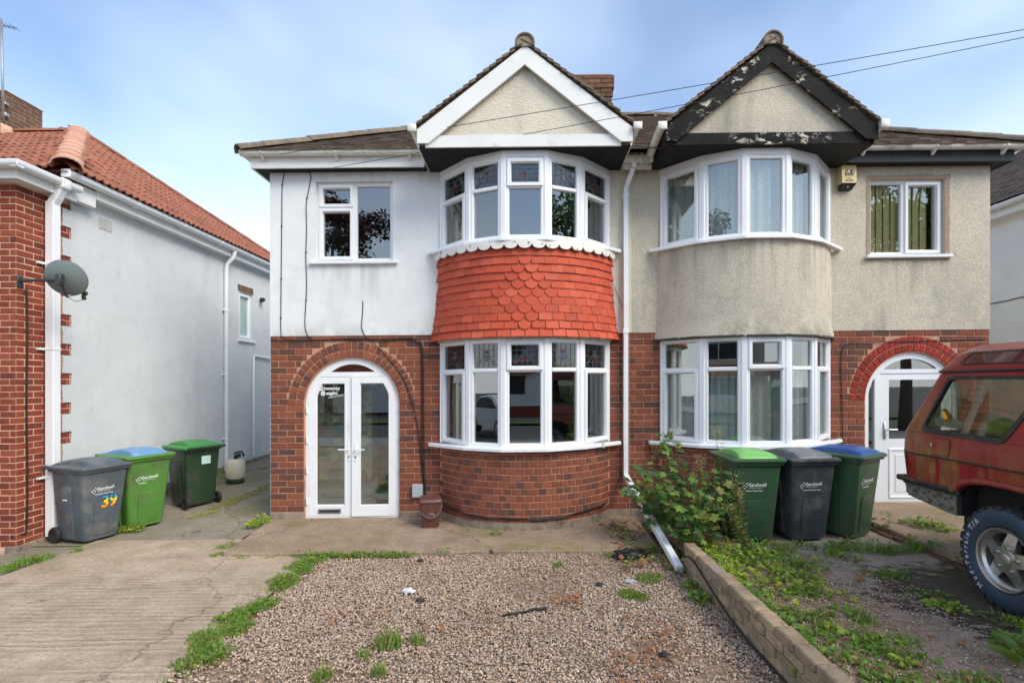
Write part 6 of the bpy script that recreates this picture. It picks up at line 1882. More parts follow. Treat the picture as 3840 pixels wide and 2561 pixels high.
# wheels
M['tyre'] = simple('tyre_rubber', (0.028, 0.028, 0.030, 1), 0.75, 0.25, 18, dirt=((0.10, 0.085, 0.065), 10.0, 0.52, 0.8))
M['tyre_blue'] = simple('blue_coated_sidewall', rgb(52, 68, 84), 0.6, 0.12, 8, dirt=((0.05, 0.05, 0.05), 7.0, 0.55, 0.8))
M['alloy'] = simple('tarnished_alloy', (0.58, 0.56, 0.53, 1), 0.32, 0.08, 12, metal=0.85, dirt=((0.22, 0.17, 0.11), 9.0, 0.56, 0.8))
def car_wheel(yh, sg, lettering):
    RT = 0.385
    xo = 3.475 if sg < 0 else 2 * CX - 3.475
    def g(a, r, t):     # a = inwards from the outer face, polar round the hub
        return (xo - sg * a, yh + r * math.cos(t), HUBZ + r * math.sin(t))
    n = 64
    def lathe(prof, mat, name, par, sm=35, nn=n):
        m = MB()
        loops = [[g(a, r, 2 * math.pi * k / nn) for k in range(nn)] for a, r in prof]
        m.loft(loops, True, False, False)
        return m.build(name, mat, par, smooth=sm)
    wh = lathe([(0.05, 0.222), (0.018, 0.228), (0.008, 0.236)], M['tyre'], 'wheel', car)
    lathe([(0.008, 0.236), (-0.004, 0.262), (-0.008, 0.30), (-0.002, 0.338), (0.010, 0.356)], M['tyre_blue'], 'sidewall', wh)
    lathe([(0.010, 0.356), (0.026, 0.368), (0.06, 0.371), (0.20, 0.371), (0.235, 0.365), (0.25, 0.30), (0.25, 0.22)], M['tyre'], 'tyre', wh)
    m = MB()
    for k in range(30):
        t = 2 * math.pi * k / 30; dt = 0.078
        long_ = 0.030 if k % 2 else 0.0
        q = [(t - dt, 0.371), (t + dt, 0.371), (t + dt * 0.9, RT), (t - dt * 0.9, RT)]
        m.loft([[g(0.012 - long_ * 0.1, r - (0.012 if r < 0.375 else 0.004), a) for a, r in q], [g(0.085, r, a) for a, r in q]])
        m.loft([[g(0.006 - long_ * 0.15, 0.345 - long_ * 0.3, t - dt * 0.8), g(0.006 - long_ * 0.15, 0.345 - long_ * 0.3, t + dt * 0.8), g(0.010, 0.372, t + dt * 0.9), g(0.010, 0.372, t - dt * 0.9)], [g(0.03, 0.34, t - dt * .8), g(0.03, 0.34, t + dt * .8), g(0.03, 0.373, t + dt * .9), g(0.03, 0.373, t - dt * .9)]])
        t2 = t + math.pi / 30
        q = [(t2 - dt, 0.371), (t2 + dt, 0.371), (t2 + dt * 0.9, RT), (t2 - dt * 0.9, RT)]
        m.loft([[g(0.105, r, a) for a, r in q], [g(0.155, r, a) for a, r in q]])
        q = [(a - math.pi / 30, r) for a, r in q]
        m.loft([[g(0.17, r, a) for a, r in q], [g(0.24, r, a) for a, r in q]])
    m.build('tread', M['tyre'], wh)
    rim = lathe([(0.030, 0.222), (0.010, 0.228), (0.002, 0.226), (0.006, 0.214), (0.030, 0.208), (0.045, 0.190), (0.075, 0.182), (0.17, 0.178)], M['alloy'], 'rim', wh)
    lathe([(0.16, 0.180), (0.16, 0.001)], simple('brake_shadow', (0.015, 0.015, 0.015, 1), 0.8), 'brake_drum', wh)
    m = MB()
    for s_ in range(5):
        t = math.pi / 2 + 2 * math.pi * s_ / 5 + 0.15
        def sp(r, wd, a): return [g(a, math.hypot(r, q), t + math.atan2(q, r)) for q in (-wd, -wd * 0.6, 0, wd * 0.6, wd)]
        top_ = [sp(0.03, 0.045, 0.030), sp(0.07, 0.052, 0.026), sp(0.12, 0.047, 0.034), sp(0.165, 0.040, 0.048), sp(0.192, 0.046, 0.055)]
        lp = [[*row[:1], *[(p[0], p[1], p[2]) for p in row[1:-1]], row[-1]] for row in top_]
        m.loft(lp, False, False, False)
        for side_ in (0, -1):
            m.loft([[row[side_] for row in top_], [(row[side_][0] - sg * 0.05, row[side_][1], row[side_][2]) for row in top_]], False, False, False)
    m.loft([[g(a, r, 2 * math.pi * k / 30) for k in range(30)] for a, r in ((0.06, 0.085), (0.030, 0.080), (0.024, 0.070), (0.024, 0.048))], True, False, False)
    m.build('spokes', M['alloy'], wh, smooth=40)
    lathe([(0.026, 0.047), (0.014, 0.044), (0.010, 0.036), (0.010, 0.001)], M['alloy'], 'hub_cap', wh, 35, 30)
    for s_ in range(5):
        m = MB()
        t = math.pi / 2 + 2 * math.pi * s_ / 5 + 0.15
        c0 = g(0.020, 0.082, t)
        m.tube([(c0[0] - sg * 0.02, c0[1], c0[2]), (c0[0] + sg * 0.006, c0[1], c0[2])], 0.013, 6)
        m.build('wheel_nut', M['chrome'], wh)
    if lettering:
        wm = simple('dull_white_rubber', rgb(196, 200, 200), 0.7, 0.1, 20)
        s = 'Mud-Terrain T/A'
        adv = {'M': 1.15, 'u': .86, 'd': .9, '-': .6, 'T': .85, 'e': .85, 'r': .7, 'a': .85, 'i': .5, 'n': .9, ' ': .5, '/': .6, 'A': .95}
        tot = sum(adv[c] for c in s); th = R(-150)
        for c in s:
            w = R(112) * adv[c] / tot
            tc = th + w / 2; th += w
            if c == ' ': continue
            def fl(a, b, d, tc=tc):
                r = 0.288 + b; an = tc + a / 0.30
                return (xo - sg * (-0.0095 - d) if False else xo + sg * (0.0085 + d), yh - r * math.sin(an) * (1 if sg < 0 else -1), HUBZ + r * math.cos(an))
            m = MB(); add_text(m, c, 0.054, fl, align='CENTER', ext=0.0015, offset=0.0012, sx=0.92); m.build('raised_letter', wm, wh)
for yh, sg in ((HUBR, -1), (HUBF, -1), (HUBR, 1), (HUBF, 1)): car_wheel(yh, sg, sg < 0 and yh == HUBR)
# things lying in the back of the car, seen through the dusty glass
t = thing('steering_lock', 'yellow steering lock lying against the rear side glass of the red car', 'lock', (3.57, 4.34, 1.44))
m = MB(); m.tube([(3.575, 4.40, 1.545), (3.572, 4.385, 1.52), (3.565, 4.34, 1.465), (3.565, 4.325, 1.445)], [0.014, 0.028, 0.034, 0.014], 8); m.build('lock_body', simple('yellow_plastic', rgb(240, 176, 30), 0.4), t, smooth=True)
m = MB(); m.tube([(3.565, 4.34, 1.46), (3.565, 4.31, 1.45), (3.57, 4.285, 1.46)], 0.012, 8); m.build('lock_hook', simple('yellow_plastic_end', rgb(236, 168, 28), 0.4), t, smooth=True)
m = MB(); m.loft([[(3.545, 4.47, 1.405), (3.545, 4.19, 1.395), (3.55, 4.19, 1.395), (3.55, 4.47, 1.405)], [(3.555, 4.47, 1.475), (3.555, 4.19, 1.46), (3.56, 4.19, 1.46), (3.56, 4.47, 1.475)]])
top(m, 'paper_notice', simple('paper_white', rgb(226, 224, 214), 0.8, 0.05, 30, dirt=((0.35, 0.36, 0.33), 40.0, 0.56, 0.62)), 'white printed paper propped in the rear side window of the red car', 'paper', (3.57, 4.37, 1.37))
m = MB(); bmv = bmesh.new(); bmesh.ops.create_icosphere(bmv, subdivisions=3, radius=1.0)
for v in bmv.verts:
    v.co = Vector((v.co.x * 0.10, v.co.y * 0.13, max(-0.5, v.co.z) * 0.09)) * (1 + 0.25 * noise.noise(v.co * 2.3))
m.bm(bmv, Matrix.Translation((3.74, 4.02, 1.40))); bmv.free()
top(m, 'safety_vest', simple('high_visibility_yellow', rgb(196, 204, 60), 0.7, 0.15, 14), 'crumpled yellow high-visibility vest in the back of the red car', 'vest', (3.74, 4.02, 1.35), smooth=True)
# ------------------------------------------------------------------ things fixed to the walls
def cable(label, pts, r=0.0055, clips=None, mat=None, name='cable', base=None, n=6):
    """smooth cable through the points"""
    P = [Vector(p) for p in pts]; out = []
    for i in range(len(P) - 1):
        p0, p1, p2, p3 = P[max(0, i - 1)], P[i], P[i + 1], P[min(len(P) - 1, i + 2)]
        k = max(2, int((p2 - p1).length / 0.06)); k = min(k, 14)
        for j in range(k):
            t = j / k
            out.append(0.5 * ((2 * p1) + (-p0 + p2) * t + (2 * p0 - 5 * p1 + 4 * p2 - p3) * t * t + (-p0 + 3 * p1 - 3 * p2 + p3) * t ** 3))
    out.append(P[-1])
    m = MB(); m.tube(out, r, n)
    o = top(m, name, mat or M['cable'], label, 'cable', base or P[-1], smooth=True)
    if clips:
        for c in clips:
            k = MB(); k.cbox(c[0] - 0.009, c[0] + 0.009, c[1] - 0.012, c[1] + 0.006, c[2] - 0.007, c[2] + 0.007, 0.002); k.build('clip', M['galv'] if r > 0.006 else M['cable'], o)
    return o
def U(u, v, y):
    """where a spot of the picture lies at depth y (level lines removed)"""
    return ((u - 1205) * y / 1185, y, 1.82 + (875 - (v + 0.0098 * (u - 1205))) * y / 1185)
yw = FRONT - 0.014
def wallpts(lst, y=yw): return [U(u, v, y) for u, v in lst]
cable('thin black cable looped down the white wall nearest its left edge', wallpts([(706, 393), (675, 389), (655, 396), (648, 425), (647, 500), (646, 600), (645, 700), (645, 760), (652, 776), (700, 783)]), 0.0048,
      wallpts([(648, 425), (647, 520), (646, 640), (645, 730)]))
cable('thin black cable wandering down the white wall beside the upper left window', wallpts([(690, 389), (708, 394), (713, 408), (708, 440), (703, 470), (704, 530), (702, 590), (704, 650), (702, 700), (700, 745), (706, 770), (722, 781)]), 0.0048,
      wallpts([(705, 455), (703, 580), (703, 690)]))
cable('short black cable running from the white wall round the brick arch', wallpts([(833, 692), (833, 710), (831, 735), (830, 752), (838, 772), (852, 782), (875, 805), (899, 830), (920, 860), (935, 890), (945, 920), (955, 960), (962, 1005), (967, 1060), (971, 1105)], FRONT - 0.012), 0.0052,
      wallpts([(899, 830), (935, 890), (955, 960), (962, 1012), (967, 1062)], FRONT - 0.012))
cable('black cable running along the top of the brickwork and down to the grey meter box', wallpts([(622, 780), (660, 783), (720, 781), (800, 778), (880, 779), (930, 777), (955, 779), (968, 790), (971, 830), (972, 900), (973, 1000), (974, 1080), (976, 1150), (980, 1170)], FRONT - 0.016), 0.0075)
cable('second black cable alongside the thick one beside the meter box', wallpts([(790, 780), (880, 782), (930, 780), (952, 782), (964, 793), (967, 830), (968, 900), (968, 1000), (970, 1080), (975, 1140)], FRONT - 0.014), 0.006)
bc = []
for k in range(25):
    p = -0.98 + 1.86 * k / 24
    x, y = arc_pt(CA, p, ARC_R + 0.022)
    bc.append((x, y, 0.235 - 0.075 * math.sin(math.pi * k / 24) ** 0.8 + 0.005 * math.sin(k * 2.1)))
cable('black cable sagging round the foot of the curved brick bay', bc, 0.009)
cable('second black cable twisted round the foot of the brick bay', [(x * 1.003, y - 0.01, z + 0.018 * math.sin(i * 0.7)) for i, (x, y, z) in enumerate(bc)], 0.007)
cable('thin wire dangling from the right end of the tiled bay', wallpts([(1408, 585), (1402, 605), (1398, 628), (1408, 655), (1420, 680), (1428, 705)], FRONT - 0.02), 0.003)
cable('brown cable clipped up the tan house brickwork and along under the roughcast', wallpts([(1935, 1045), (1934, 960), (1932, 880), (1931, 830), (1935, 800), (1950, 788), (2000, 786), (2100, 783), (2200, 780), (2265, 778)], FRONT - 0.012), 0.0055)
cable('black cable down the brick corner of the neighbouring house below the satellite dish', [(NX + 0.012, 5.84, 2.92), (NX + 0.012, 5.85, 2.4), (NX + 0.012, 5.84, 1.6), (NX + 0.012, 5.85, 0.8), (NX + 0.012, 5.84, 0.22), (NX + 0.012, 5.80, 0.16), (NX - 0.05, 5.715, 0.15)], 0.009)
cable('black cable lying along the foot of the low garden wall', [(wx(4.85) - 0.012, 4.88, 0.16), (wx(4.6) - 0.012, 4.62, 0.20), (wx(4.3) - 0.012, 4.3, 0.13), (wx(3.9) - 0.014, 3.9, 0.05), (wx(3.5) - 0.016, 3.5, 0.012), (wx(3.0) - 0.016, 3.0, 0.01), (wx(2.4) - 0.016, 2.4, 0.01)], 0.008)
# overhead lines
def line3(label, a, b, sag=0.10):
    a, b = Vector(a), Vector(b)
    pts = []
    for k in range(25):
        t = k / 24; p = a.lerp(b, t); p.z -= sag * 4 * t * (1 - t); pts.append(p)
    m = MB(); m.tube(pts, 0.0038, 5)
    return top(m, 'overhead_wire', M['cable'], label, 'wire', a, smooth=True)
line3('overhead wire crossing both gables from the left eaves, the upper one', U(640, 355, 6.56), U(2700, 8, 4.6), 0.02)
line3('overhead wire crossing both gables just below the other', U(767, 385, 6.64), U(2700, 14, 4.9), 0.05)
# alarm box
t = thing('alarm_box', 'cream burglar alarm box with a black base on the tan wall', 'alarm box', (4.21, 6.78, 4.30))
x0, x1, zb, zt = 4.165, 4.345, 4.365, 4.60
x0, x1 = U(1936, 0, 6.72)[0], U(1957, 0, 6.72)[0] + 0.07
m = MB(); m.loft([[(x0, FRONT - 0.008, zb), (x0 + 0.0, FRONT - 0.11, zb + 0.0), (x1, FRONT - 0.11, zb), (x1, FRONT - 0.008, zb)], [(x0, FRONT - 0.008, zt), (x0, FRONT - 0.10, zt), (x1, FRONT - 0.10, zt), (x1, FRONT - 0.008, zt)]]); m.build('cover', simple('aged_cream_plastic', rgb(214, 196, 148), 0.5, 0.05), t)
m = MB(); m.loft([[(x0 + 0.01, FRONT - 0.008, zb - 0.075), (x0 + 0.01, FRONT - 0.06, zb - 0.07), (x1 - 0.03, FRONT - 0.06, zb - 0.07), (x1 - 0.03, FRONT - 0.008, zb - 0.075)], [(x0, FRONT - 0.008, zb - 0.001), (x0, FRONT - 0.11, zb - 0.001), (x1, FRONT - 0.11, zb - 0.001), (x1, FRONT - 0.008, zb - 0.001)]]); m.build('base', M['car_black'], t)
fa = lambda a, b, d: (x0 + 0.018 + a, FRONT - 0.1135 + 0.03 * (b) - d, zb + b)
m = MB()
for q in (0.0, 0.064):
    pl_ = [(0.018 + q, 0.118), (0.070 + q, 0.118), (0.094 + q, 0.180), (0.042 + q, 0.180)]
    m.loft([[fa(a, b, 0.0) for a, b in pl_], [fa(a, b, 0.002) for a, b in pl_]])
m.build('logo_block', M['car_black'], t)
m = MB()
add_text(m, 'A', 0.066, lambda a, b, d: fa(a + 0.032 + b * 0.3, b + 0.126, d + 0.003), ext=0.0006, offset=0.002); add_text(m, '1', 0.066, lambda a, b, d: fa(a + 0.104 + b * 0.3, b + 0.126, d + 0.003), ext=0.0006, offset=0.002)
m.build('logo_letters', simple('cream_letter', rgb(222, 206, 160), 0.5), t)
m = MB(); add_text(m, 'ALARMS', 0.032, lambda a, b, d: fa(a + 0.018, b + 0.092, d), ext=0.0006); add_text(m, '0121', 0.026, lambda a, b, d: fa(a + 0.05, b + 0.050, d), ext=0.0006); add_text(m, '502 6655', 0.028, lambda a, b, d: fa(a + 0.022, b + 0.022, d), ext=0.0006, offset=0.0005)
m.build('printed_lettering', simple('olive_print', rgb(120, 104, 62), 0.6), t)
m = MB(); m.tube([((x0 + x1) / 2 - 0.01, FRONT - 0.083, zb - 0.04), ((x0 + x1) / 2 - 0.01, FRONT - 0.092, zb - 0.046)], 0.012, 10); m.build('indicator', M['frosted'], t)
# grey meter box
a, b = U(948, 1140, FRONT), U(972, 1110, FRONT)
m = MB(); m.cbox(a[0], b[0], FRONT - 0.06, FRONT - 0.002, a[2], b[2], 0.008); top(m, 'junction_box', simple('grey_junction_box', rgb(176, 184, 188), 0.5, 0.04), 'small grey junction box on the bricks above the brown caddy', 'box', ((a[0] + b[0]) / 2, FRONT - 0.03, a[2]))
# satellite dish
dc = Vector(U(143, 641, 5.62))
t = thing('satellite_dish', 'grey mesh satellite dish bracketed to the brick corner of the neighbouring house', 'satellite dish', (NX, 5.62, dc.z))
ax = Vector((-0.10, 0.90, 0.36)).normalized(); sx_ = ax.cross(Vector((0, 0, 1))).normalized(); uy = sx_.cross(ax)
m = MB(); loops = []
for k in range(7):
    q = k / 6
    loops.append([dc + ax * (0.055 * q * q) + (sx_ * math.cos(2 * math.pi * j / 32) * 0.215 + uy * math.sin(2 * math.pi * j / 32) * 0.195) * max(q, 0.001) for j in range(32)])
m.loft(loops, True, False, False)
m.loft([[p + ax * 0.004 for p in lp_] for lp_ in loops], True, False, False)
m.loft([loops[-1], [p + ax * 0.008 + (p - dc) * 0.02 for p in loops[-1]], [p + ax * 0.004 for p in loops[-1]]], True, False, False)
m.build('reflector', simple('grey_perforated_dish', rgb(112, 122, 120), 0.5, 0.06, 30, (300, 0.3, 0.002)), t, smooth=True)
m = MB()
w0 = Vector((NX + 0.01, 5.72, dc.z + 0.01)); m.cbox(NX, NX + 0.014, 5.735, 5.80, dc.z - 0.06, dc.z + 0.07, 0.003)
m.tube([w0 + Vector((0, 0.05, 0)), w0 + Vector((0.15, 0.0, 0.0)), dc - ax * 0.06], 0.016, 8)
m.cbox(-0.03, 0.03, -0.03, 0.03, -0.06, 0.06, 0.005, Matrix.Translation(dc - ax * 0.04))
m.tube([dc - ax * 0.05 + Vector((0, 0, 0.03)), dc - ax * 0.03 - uy * 0.10, dc - ax * 0.0 - uy * 0.2], 0.012, 8)
m.build('bracket', simple('dark_dish_steel', (0.06, 0.065, 0.065, 1), 0.5, 0.2, 30, metal=0.5), t, smooth=40)
m = MB(); lnb = dc - uy * 0.20 + ax * 0.24
m.tube([dc - uy * 0.19, lnb], 0.010, 8); m.tube([dc - uy * 0.2, dc - uy * 0.27 + ax * 0.1, lnb - uy * 0.08], 0.004, 6); m.build('feed_arm', M['galv'], t, smooth=True)
m = MB(); m.tube([lnb + ax * 0.04 - uy * 0.02, lnb - ax * 0.06 + uy * 0.05], [0.03, 0.022], 12); m.tube([lnb - uy * 0.03, lnb - uy * 0.08], 0.022, 10); m.build('receiver', M['car_black'], t, smooth=40)
# camera and small alarm on the neighbour
c = Vector((NX + 0.0, 11.0, 3.60))
t = thing('security_camera', 'small round black security camera on the far end of the white side wall', 'camera', tuple(c))
m = MB(); m.tube([c + Vector((0.012, 0, 0)), c + Vector((0.07, -0.02, 0))], 0.05, 14); m.build('housing', M['car_black'], t, smooth=40)
m = MB(); m.tube([c + Vector((0.07, -0.02, 0)), c + Vector((0.105, -0.05, 0)), c + Vector((0.12, -0.11, -0.01))], [0.03, 0.04, 0.038], 14); m.build('lens_hood', M['car_black'], t, smooth=40)
m = MB(); m.tube([c + Vector((0.008, 0, 0)), c + Vector((0.020, 0, 0))], 0.062, 16); m.build('mounting_ring', M['print_white'], t, smooth=40)
t = thing('wall_alarm', 'red and grey alarm sounder at the left edge of the brick front', 'alarm box', (-5.88, 5.70, 1.62))
m = MB(); m.cbox(-5.95, -5.83, 5.66, 5.722, 1.62, 1.70, 0.006); m.build('red_cover', simple('red_plastic', rgb(170, 34, 34), 0.4), t)
m = MB(); m.cbox(-5.95, -5.835, 5.665, 5.722, 1.545, 1.618, 0.006); m.build('grey_base', simple('grey_plastic', rgb(136, 138, 140), 0.5), t)
# aerial on the neighbour's chimney
t = thing('tv_aerial', 'grey television aerial mast strapped to the left chimney', 'aerial', (-9.13, 9.06, 6.5))
m = MB(); m.tube([(-9.13, 9.04, 6.45), (-9.15, 9.04, 7.3), (-9.17, 9.04, 8.25)], 0.018, 8); m.build('mast', M['galv'], t, smooth=True)
m = MB(); m.tube([(-9.35, 9.0, 8.16), (-8.95, 9.1, 8.12)], 0.010, 6)
for k in range(6): m.tube([(-9.30 + k * 0.065, 9.0 + k * 0.016 - 0.1, 8.155 - k * 0.006), (-9.30 + k * 0.065, 9.0 + k * 0.016 + 0.1, 8.155 - k * 0.006)], 0.005, 5)
m.build('elements', M['galv'], t)
m = MB(); m.cbox(-9.16, -9.09, 9.03, 9.11, 6.55, 6.62, 0.008); m.cbox(-9.16, -9.09, 9.03, 9.11, 6.75, 6.80, 0.008); m.build('strap', M['galv'], t)
# lettering on the left door leaf
m = MB()
fd = lambda a, b, d: (a, YD + 0.0265 - d * 0.5, b)
xg = DA - 0.455
add_text(m, '2', 0.082, lambda a, b, d: fd(xg + a * 1.5, 1.722 + b, d), ext=0.0005, offset=0.002)
add_text(m, 'twenty', 0.062, lambda a, b, d: fd(xg + 0.062 + a * 1.25, 1.730 + b, d), ext=0.0005, offset=0.0015)
add_text(m, '8', 0.082, lambda a, b, d: fd(xg + 0.022 + a * 1.5, 1.655 + b, d), ext=0.0005, offset=0.002)
add_text(m, 'eight', 0.062, lambda a, b, d: fd(xg + 0.092 + a * 1.25, 1.664 + b, d), ext=0.0005, offset=0.0015)
add_text(m, 'Luxury Homes', 0.042, lambda a, b, d: fd(xg + 0.12 + a * 0.85, 1.612 + b + a * 0.16, d), ext=0.0004, shear_=0.5)
m.v = [(x, y - 0.0095, z) for x, y, z in m.v]
o = m.build('glass_lettering', M['print_white'], doorA)
# fallen downpipe length
m = MB()
pa, pb = Vector((1.328, 6.775, 0.555)), Vector((1.452, 4.84, 0.045))
sq_pipe(m, [pa, pb], 0.034)
top(m, 'fallen_pipe', M['upvc'], 'white square pipe length leaning from the broken downpipe to the gravel', 'pipe', tuple(pb))
# small spout under the bay sill
m = MB(); q = U(1385, 1022, 6.55); m.tube([(q[0], q[1], q[2] + 0.03), (q[0], q[1], q[2] - 0.03)], [0.022, 0.016], 8); top(m, 'sill_end_cap', M['upvc_old'], 'small white plastic spout hanging under the right end of the lower bay sill', 'spout', q)
# ------------------------------------------------------------------ plants and litter
def leafmat(name, stops, trans=0.35, rough=0.5):
    m, nt, b = nodes_of(name)
    c = ramp(nt, rnd(nt), stops)
    c = mixc(nt, mth(nt, 'MULTIPLY', ramp(nt, noi(nt, 30, 3), gray(0, 0.5, 0.75)), 0.25), c, (0.14, 0.11, 0.03))
    nt.links.new(c, b.inputs['Base Color']); b.inputs['Roughness'].default_value = rough
    tr = nt.nodes.new('ShaderNodeBsdfTranslucent'); nt.links.new(c, tr.inputs['Color'])
    mx = nt.nodes.new('ShaderNodeMixShader'); mx.inputs[0].default_value = trans
    nt.links.new(b.outputs[0], mx.inputs[1]); nt.links.new(tr.outputs[0], mx.inputs[2])
    nt.links.new(mx.outputs[0], nt.nodes['Material Output'].inputs['Surface'])
    return m
M['syc'] = leafmat('sycamore_leaf', [(0, rgb(60, 94, 48)), (0.35, rgb(76, 114, 52)), (0.6, rgb(92, 134, 58)), (0.8, rgb(128, 160, 66)), (0.9, rgb(150, 150, 72)), (1, rgb(52, 84, 48))])
M['weed'] = leafmat('weed_leaf', [(0, rgb(96, 134, 46)), (0.4, rgb(118, 156, 54)), (0.7, rgb(84, 118, 44)), (0.9, rgb(150, 168, 66)), (1, rgb(128, 108, 56))])
M['lime'] = leafmat('yellow_green_leaf', [(0, rgb(150, 178, 56)), (0.5, rgb(172, 188, 62)), (0.8, rgb(122, 158, 54)), (1, rgb(186, 178, 70))])
M['grassy'] = leafmat('grass_blade', [(0, rgb(100, 140, 48)), (0.5, rgb(122, 158, 58)), (0.85, rgb(140, 160, 70)), (1, rgb(170, 156, 96))])
M['straw'] = leafmat('dry_stalk', [(0, rgb(178, 160, 116)), (0.6, rgb(150, 130, 92)), (1, rgb(120, 96, 66))], 0.1)
M['dryleaf'] = leafmat('dead_leaf', [(0, rgb(168, 112, 70)), (0.5, rgb(142, 92, 58)), (1, rgb(190, 146, 100))], 0.15, 0.7)
M['fluff'] = leafmat('seed_fluff', [(0, rgb(176, 170, 110)), (0.5, rgb(196, 188, 140)), (1, rgb(150, 156, 88))], 0.3)
M['stem'] = simple('green_brown_stem', rgb(104, 96, 54), 0.7, 0.2)
M['moss'] = simple('yellow_moss', rgb(128, 126, 56), 0.95, 0.25, 30, (80, 0.8, 0.01))
def palmate(size, nlobe=5):
    pts = [(0, 0)]
    ang = [-125, -100, -78, -58, -40, -22, 0, 22, 40, 58, 78, 100, 125]
    rad = [0.42, 0.66, 0.52, 0.80, 0.84, 0.64, 1.0, 0.64, 0.84, 0.80, 0.52, 0.66, 0.42]
    rim = [(r * math.sin(R(a)), 0.10 + r * math.cos(R(a))) for a, r in zip(ang, rad)]
    mb = MB(); c = mb.vert((0, 0.06 * size, 0.0))
    ids = []
    for x, y in rim:
        z = 0.18 * abs(x) - 0.22 * (x * x + (y - .3) ** 2)
        ids.append(mb.vert((x * size * 0.62, y * size * 0.62, z * size * 0.62)))
    for a, b in zip(ids, ids[1:]): mb.f.append((c, a, b))
    return mb.mesh('leaf', M['syc'], False, False)
def ovate(mat, size, w=0.45, name='leaf'):
    mb = MB()
    pr = [(0, 0.02), (0.2, 0.75), (0.45, 1.0), (0.7, 0.75), (1.0, 0.02)]
    lp = []
    for t, k in pr:
        z = -0.25 * (t - 0.3) ** 2 * size
        lp.append([(-k * w * size * 0.5, t * size, z + 0.08 * size * k), (0, t * size, z), (k * w * size * 0.5, t * size, z + 0.08 * size * k)])
    mb.loft(lp, False, False, False)
    return mb.mesh(name, mat, False, False)
def orient(d, up=(0, 0, 1), roll=0.0):
    """leaf pointing along d with its face towards up"""
    d = Vector(d).normalized(); z = Vector(up) - d * Vector(up).dot(d)
    if z.length < 1e-4: z = d.orthogonal()
    z.normalize(); x = d.cross(z)
    m = Matrix((x, d, z)).transposed()
    return (m @ Matrix.Rotation(roll, 3, 'Y')).to_euler()
def merge(mb, me, loc, rot, s=1.0):
    rm = rot.to_matrix() if hasattr(rot, 'to_matrix') else Matrix.Identity(3)
    b = len(mb.v); L0 = Vector(loc)
    for v in me.vertices: mb.v.append(tuple(rm @ (v.co * s) + L0))
    for f in me.polygons: mb.f.append(tuple(b + i for i in f.vertices))
# --- sycamore sapling
base = Vector((1.90, 5.32, 0.06))
syc = thing('sycamore_sapling', 'leafy sycamore sapling growing between the downpipe and the lime-lidded bin', 'sapling', tuple(base))
LV = [palmate(s) for s in (0.085, 0.11, 0.135, 0.165)]
rs = random.Random(5)
stems = MB()
tips = [((1522, 990), 5.75), ((1470, 1062), 5.70), ((1455, 1120), 5.6), ((1500, 1085), 5.5), ((1560, 1080), 5.6), ((1600, 1088), 5.35), ((1590, 1120), 5.2), ((1640, 1130), 5.2), ((1655, 1075), 5.3), ((1570, 1160), 5.1), ((1620, 1180), 5.1), ((1530, 1150), 5.3), ((1690, 1100), 5.35), ((1545, 1215), 5.15), ((1625, 1225), 5.05), ((1450, 1100), 6.1), ((1462, 1140), 5.9), ((1478, 1165), 5.75), ((1440, 1130), 6.2), ((1490, 1190), 5.6), ((1505, 1020), 5.9)]
for (uv, y) in tips:
    tip = Vector(U(*uv, y))
    mid_p = base.lerp(tip, 0.5) + Vector((rs.uniform(-.06, .06), rs.uniform(-.05, .05), 0.10))
    pts = [base * (1 - t) ** 2 + mid_p * 2 * t * (1 - t) + tip * t * t for t in [k / 8 for k in range(9)]]
    stems.tube(pts, [0.009 - 0.006 * k / 8 for k in range(9)], 5)
    L_ = (tip - base).length
    n = max(4, int(L_ * 10))
    for k in range(n):
        t = 0.45 + 0.55 * (k + 0.5) / n
        p = pts[min(8, int(t * 8))].lerp(pts[min(8, int(t * 8) + 1)], t * 8 % 1)
        for sgn in (-1, 1):
            d = Vector((sgn * rs.uniform(0.5, 1.0) + rs.uniform(-.3, .3), rs.uniform(-0.9, 0.2), rs.uniform(-0.35, 0.25)))
            pe = p + d.normalized() * rs.uniform(0.03, 0.08)
            stems.tube([p, pe], 0.0022, 4)
            link('leaf', rs.choice(LV[:3] if t > 0.8 else LV), syc, pe, orient(d, (rs.uniform(-.4, .4), rs.uniform(-.9, -.2), 1.0), rs.uniform(-.35, .35)))
stems.build('stem', M['stem'], syc, smooth=True)
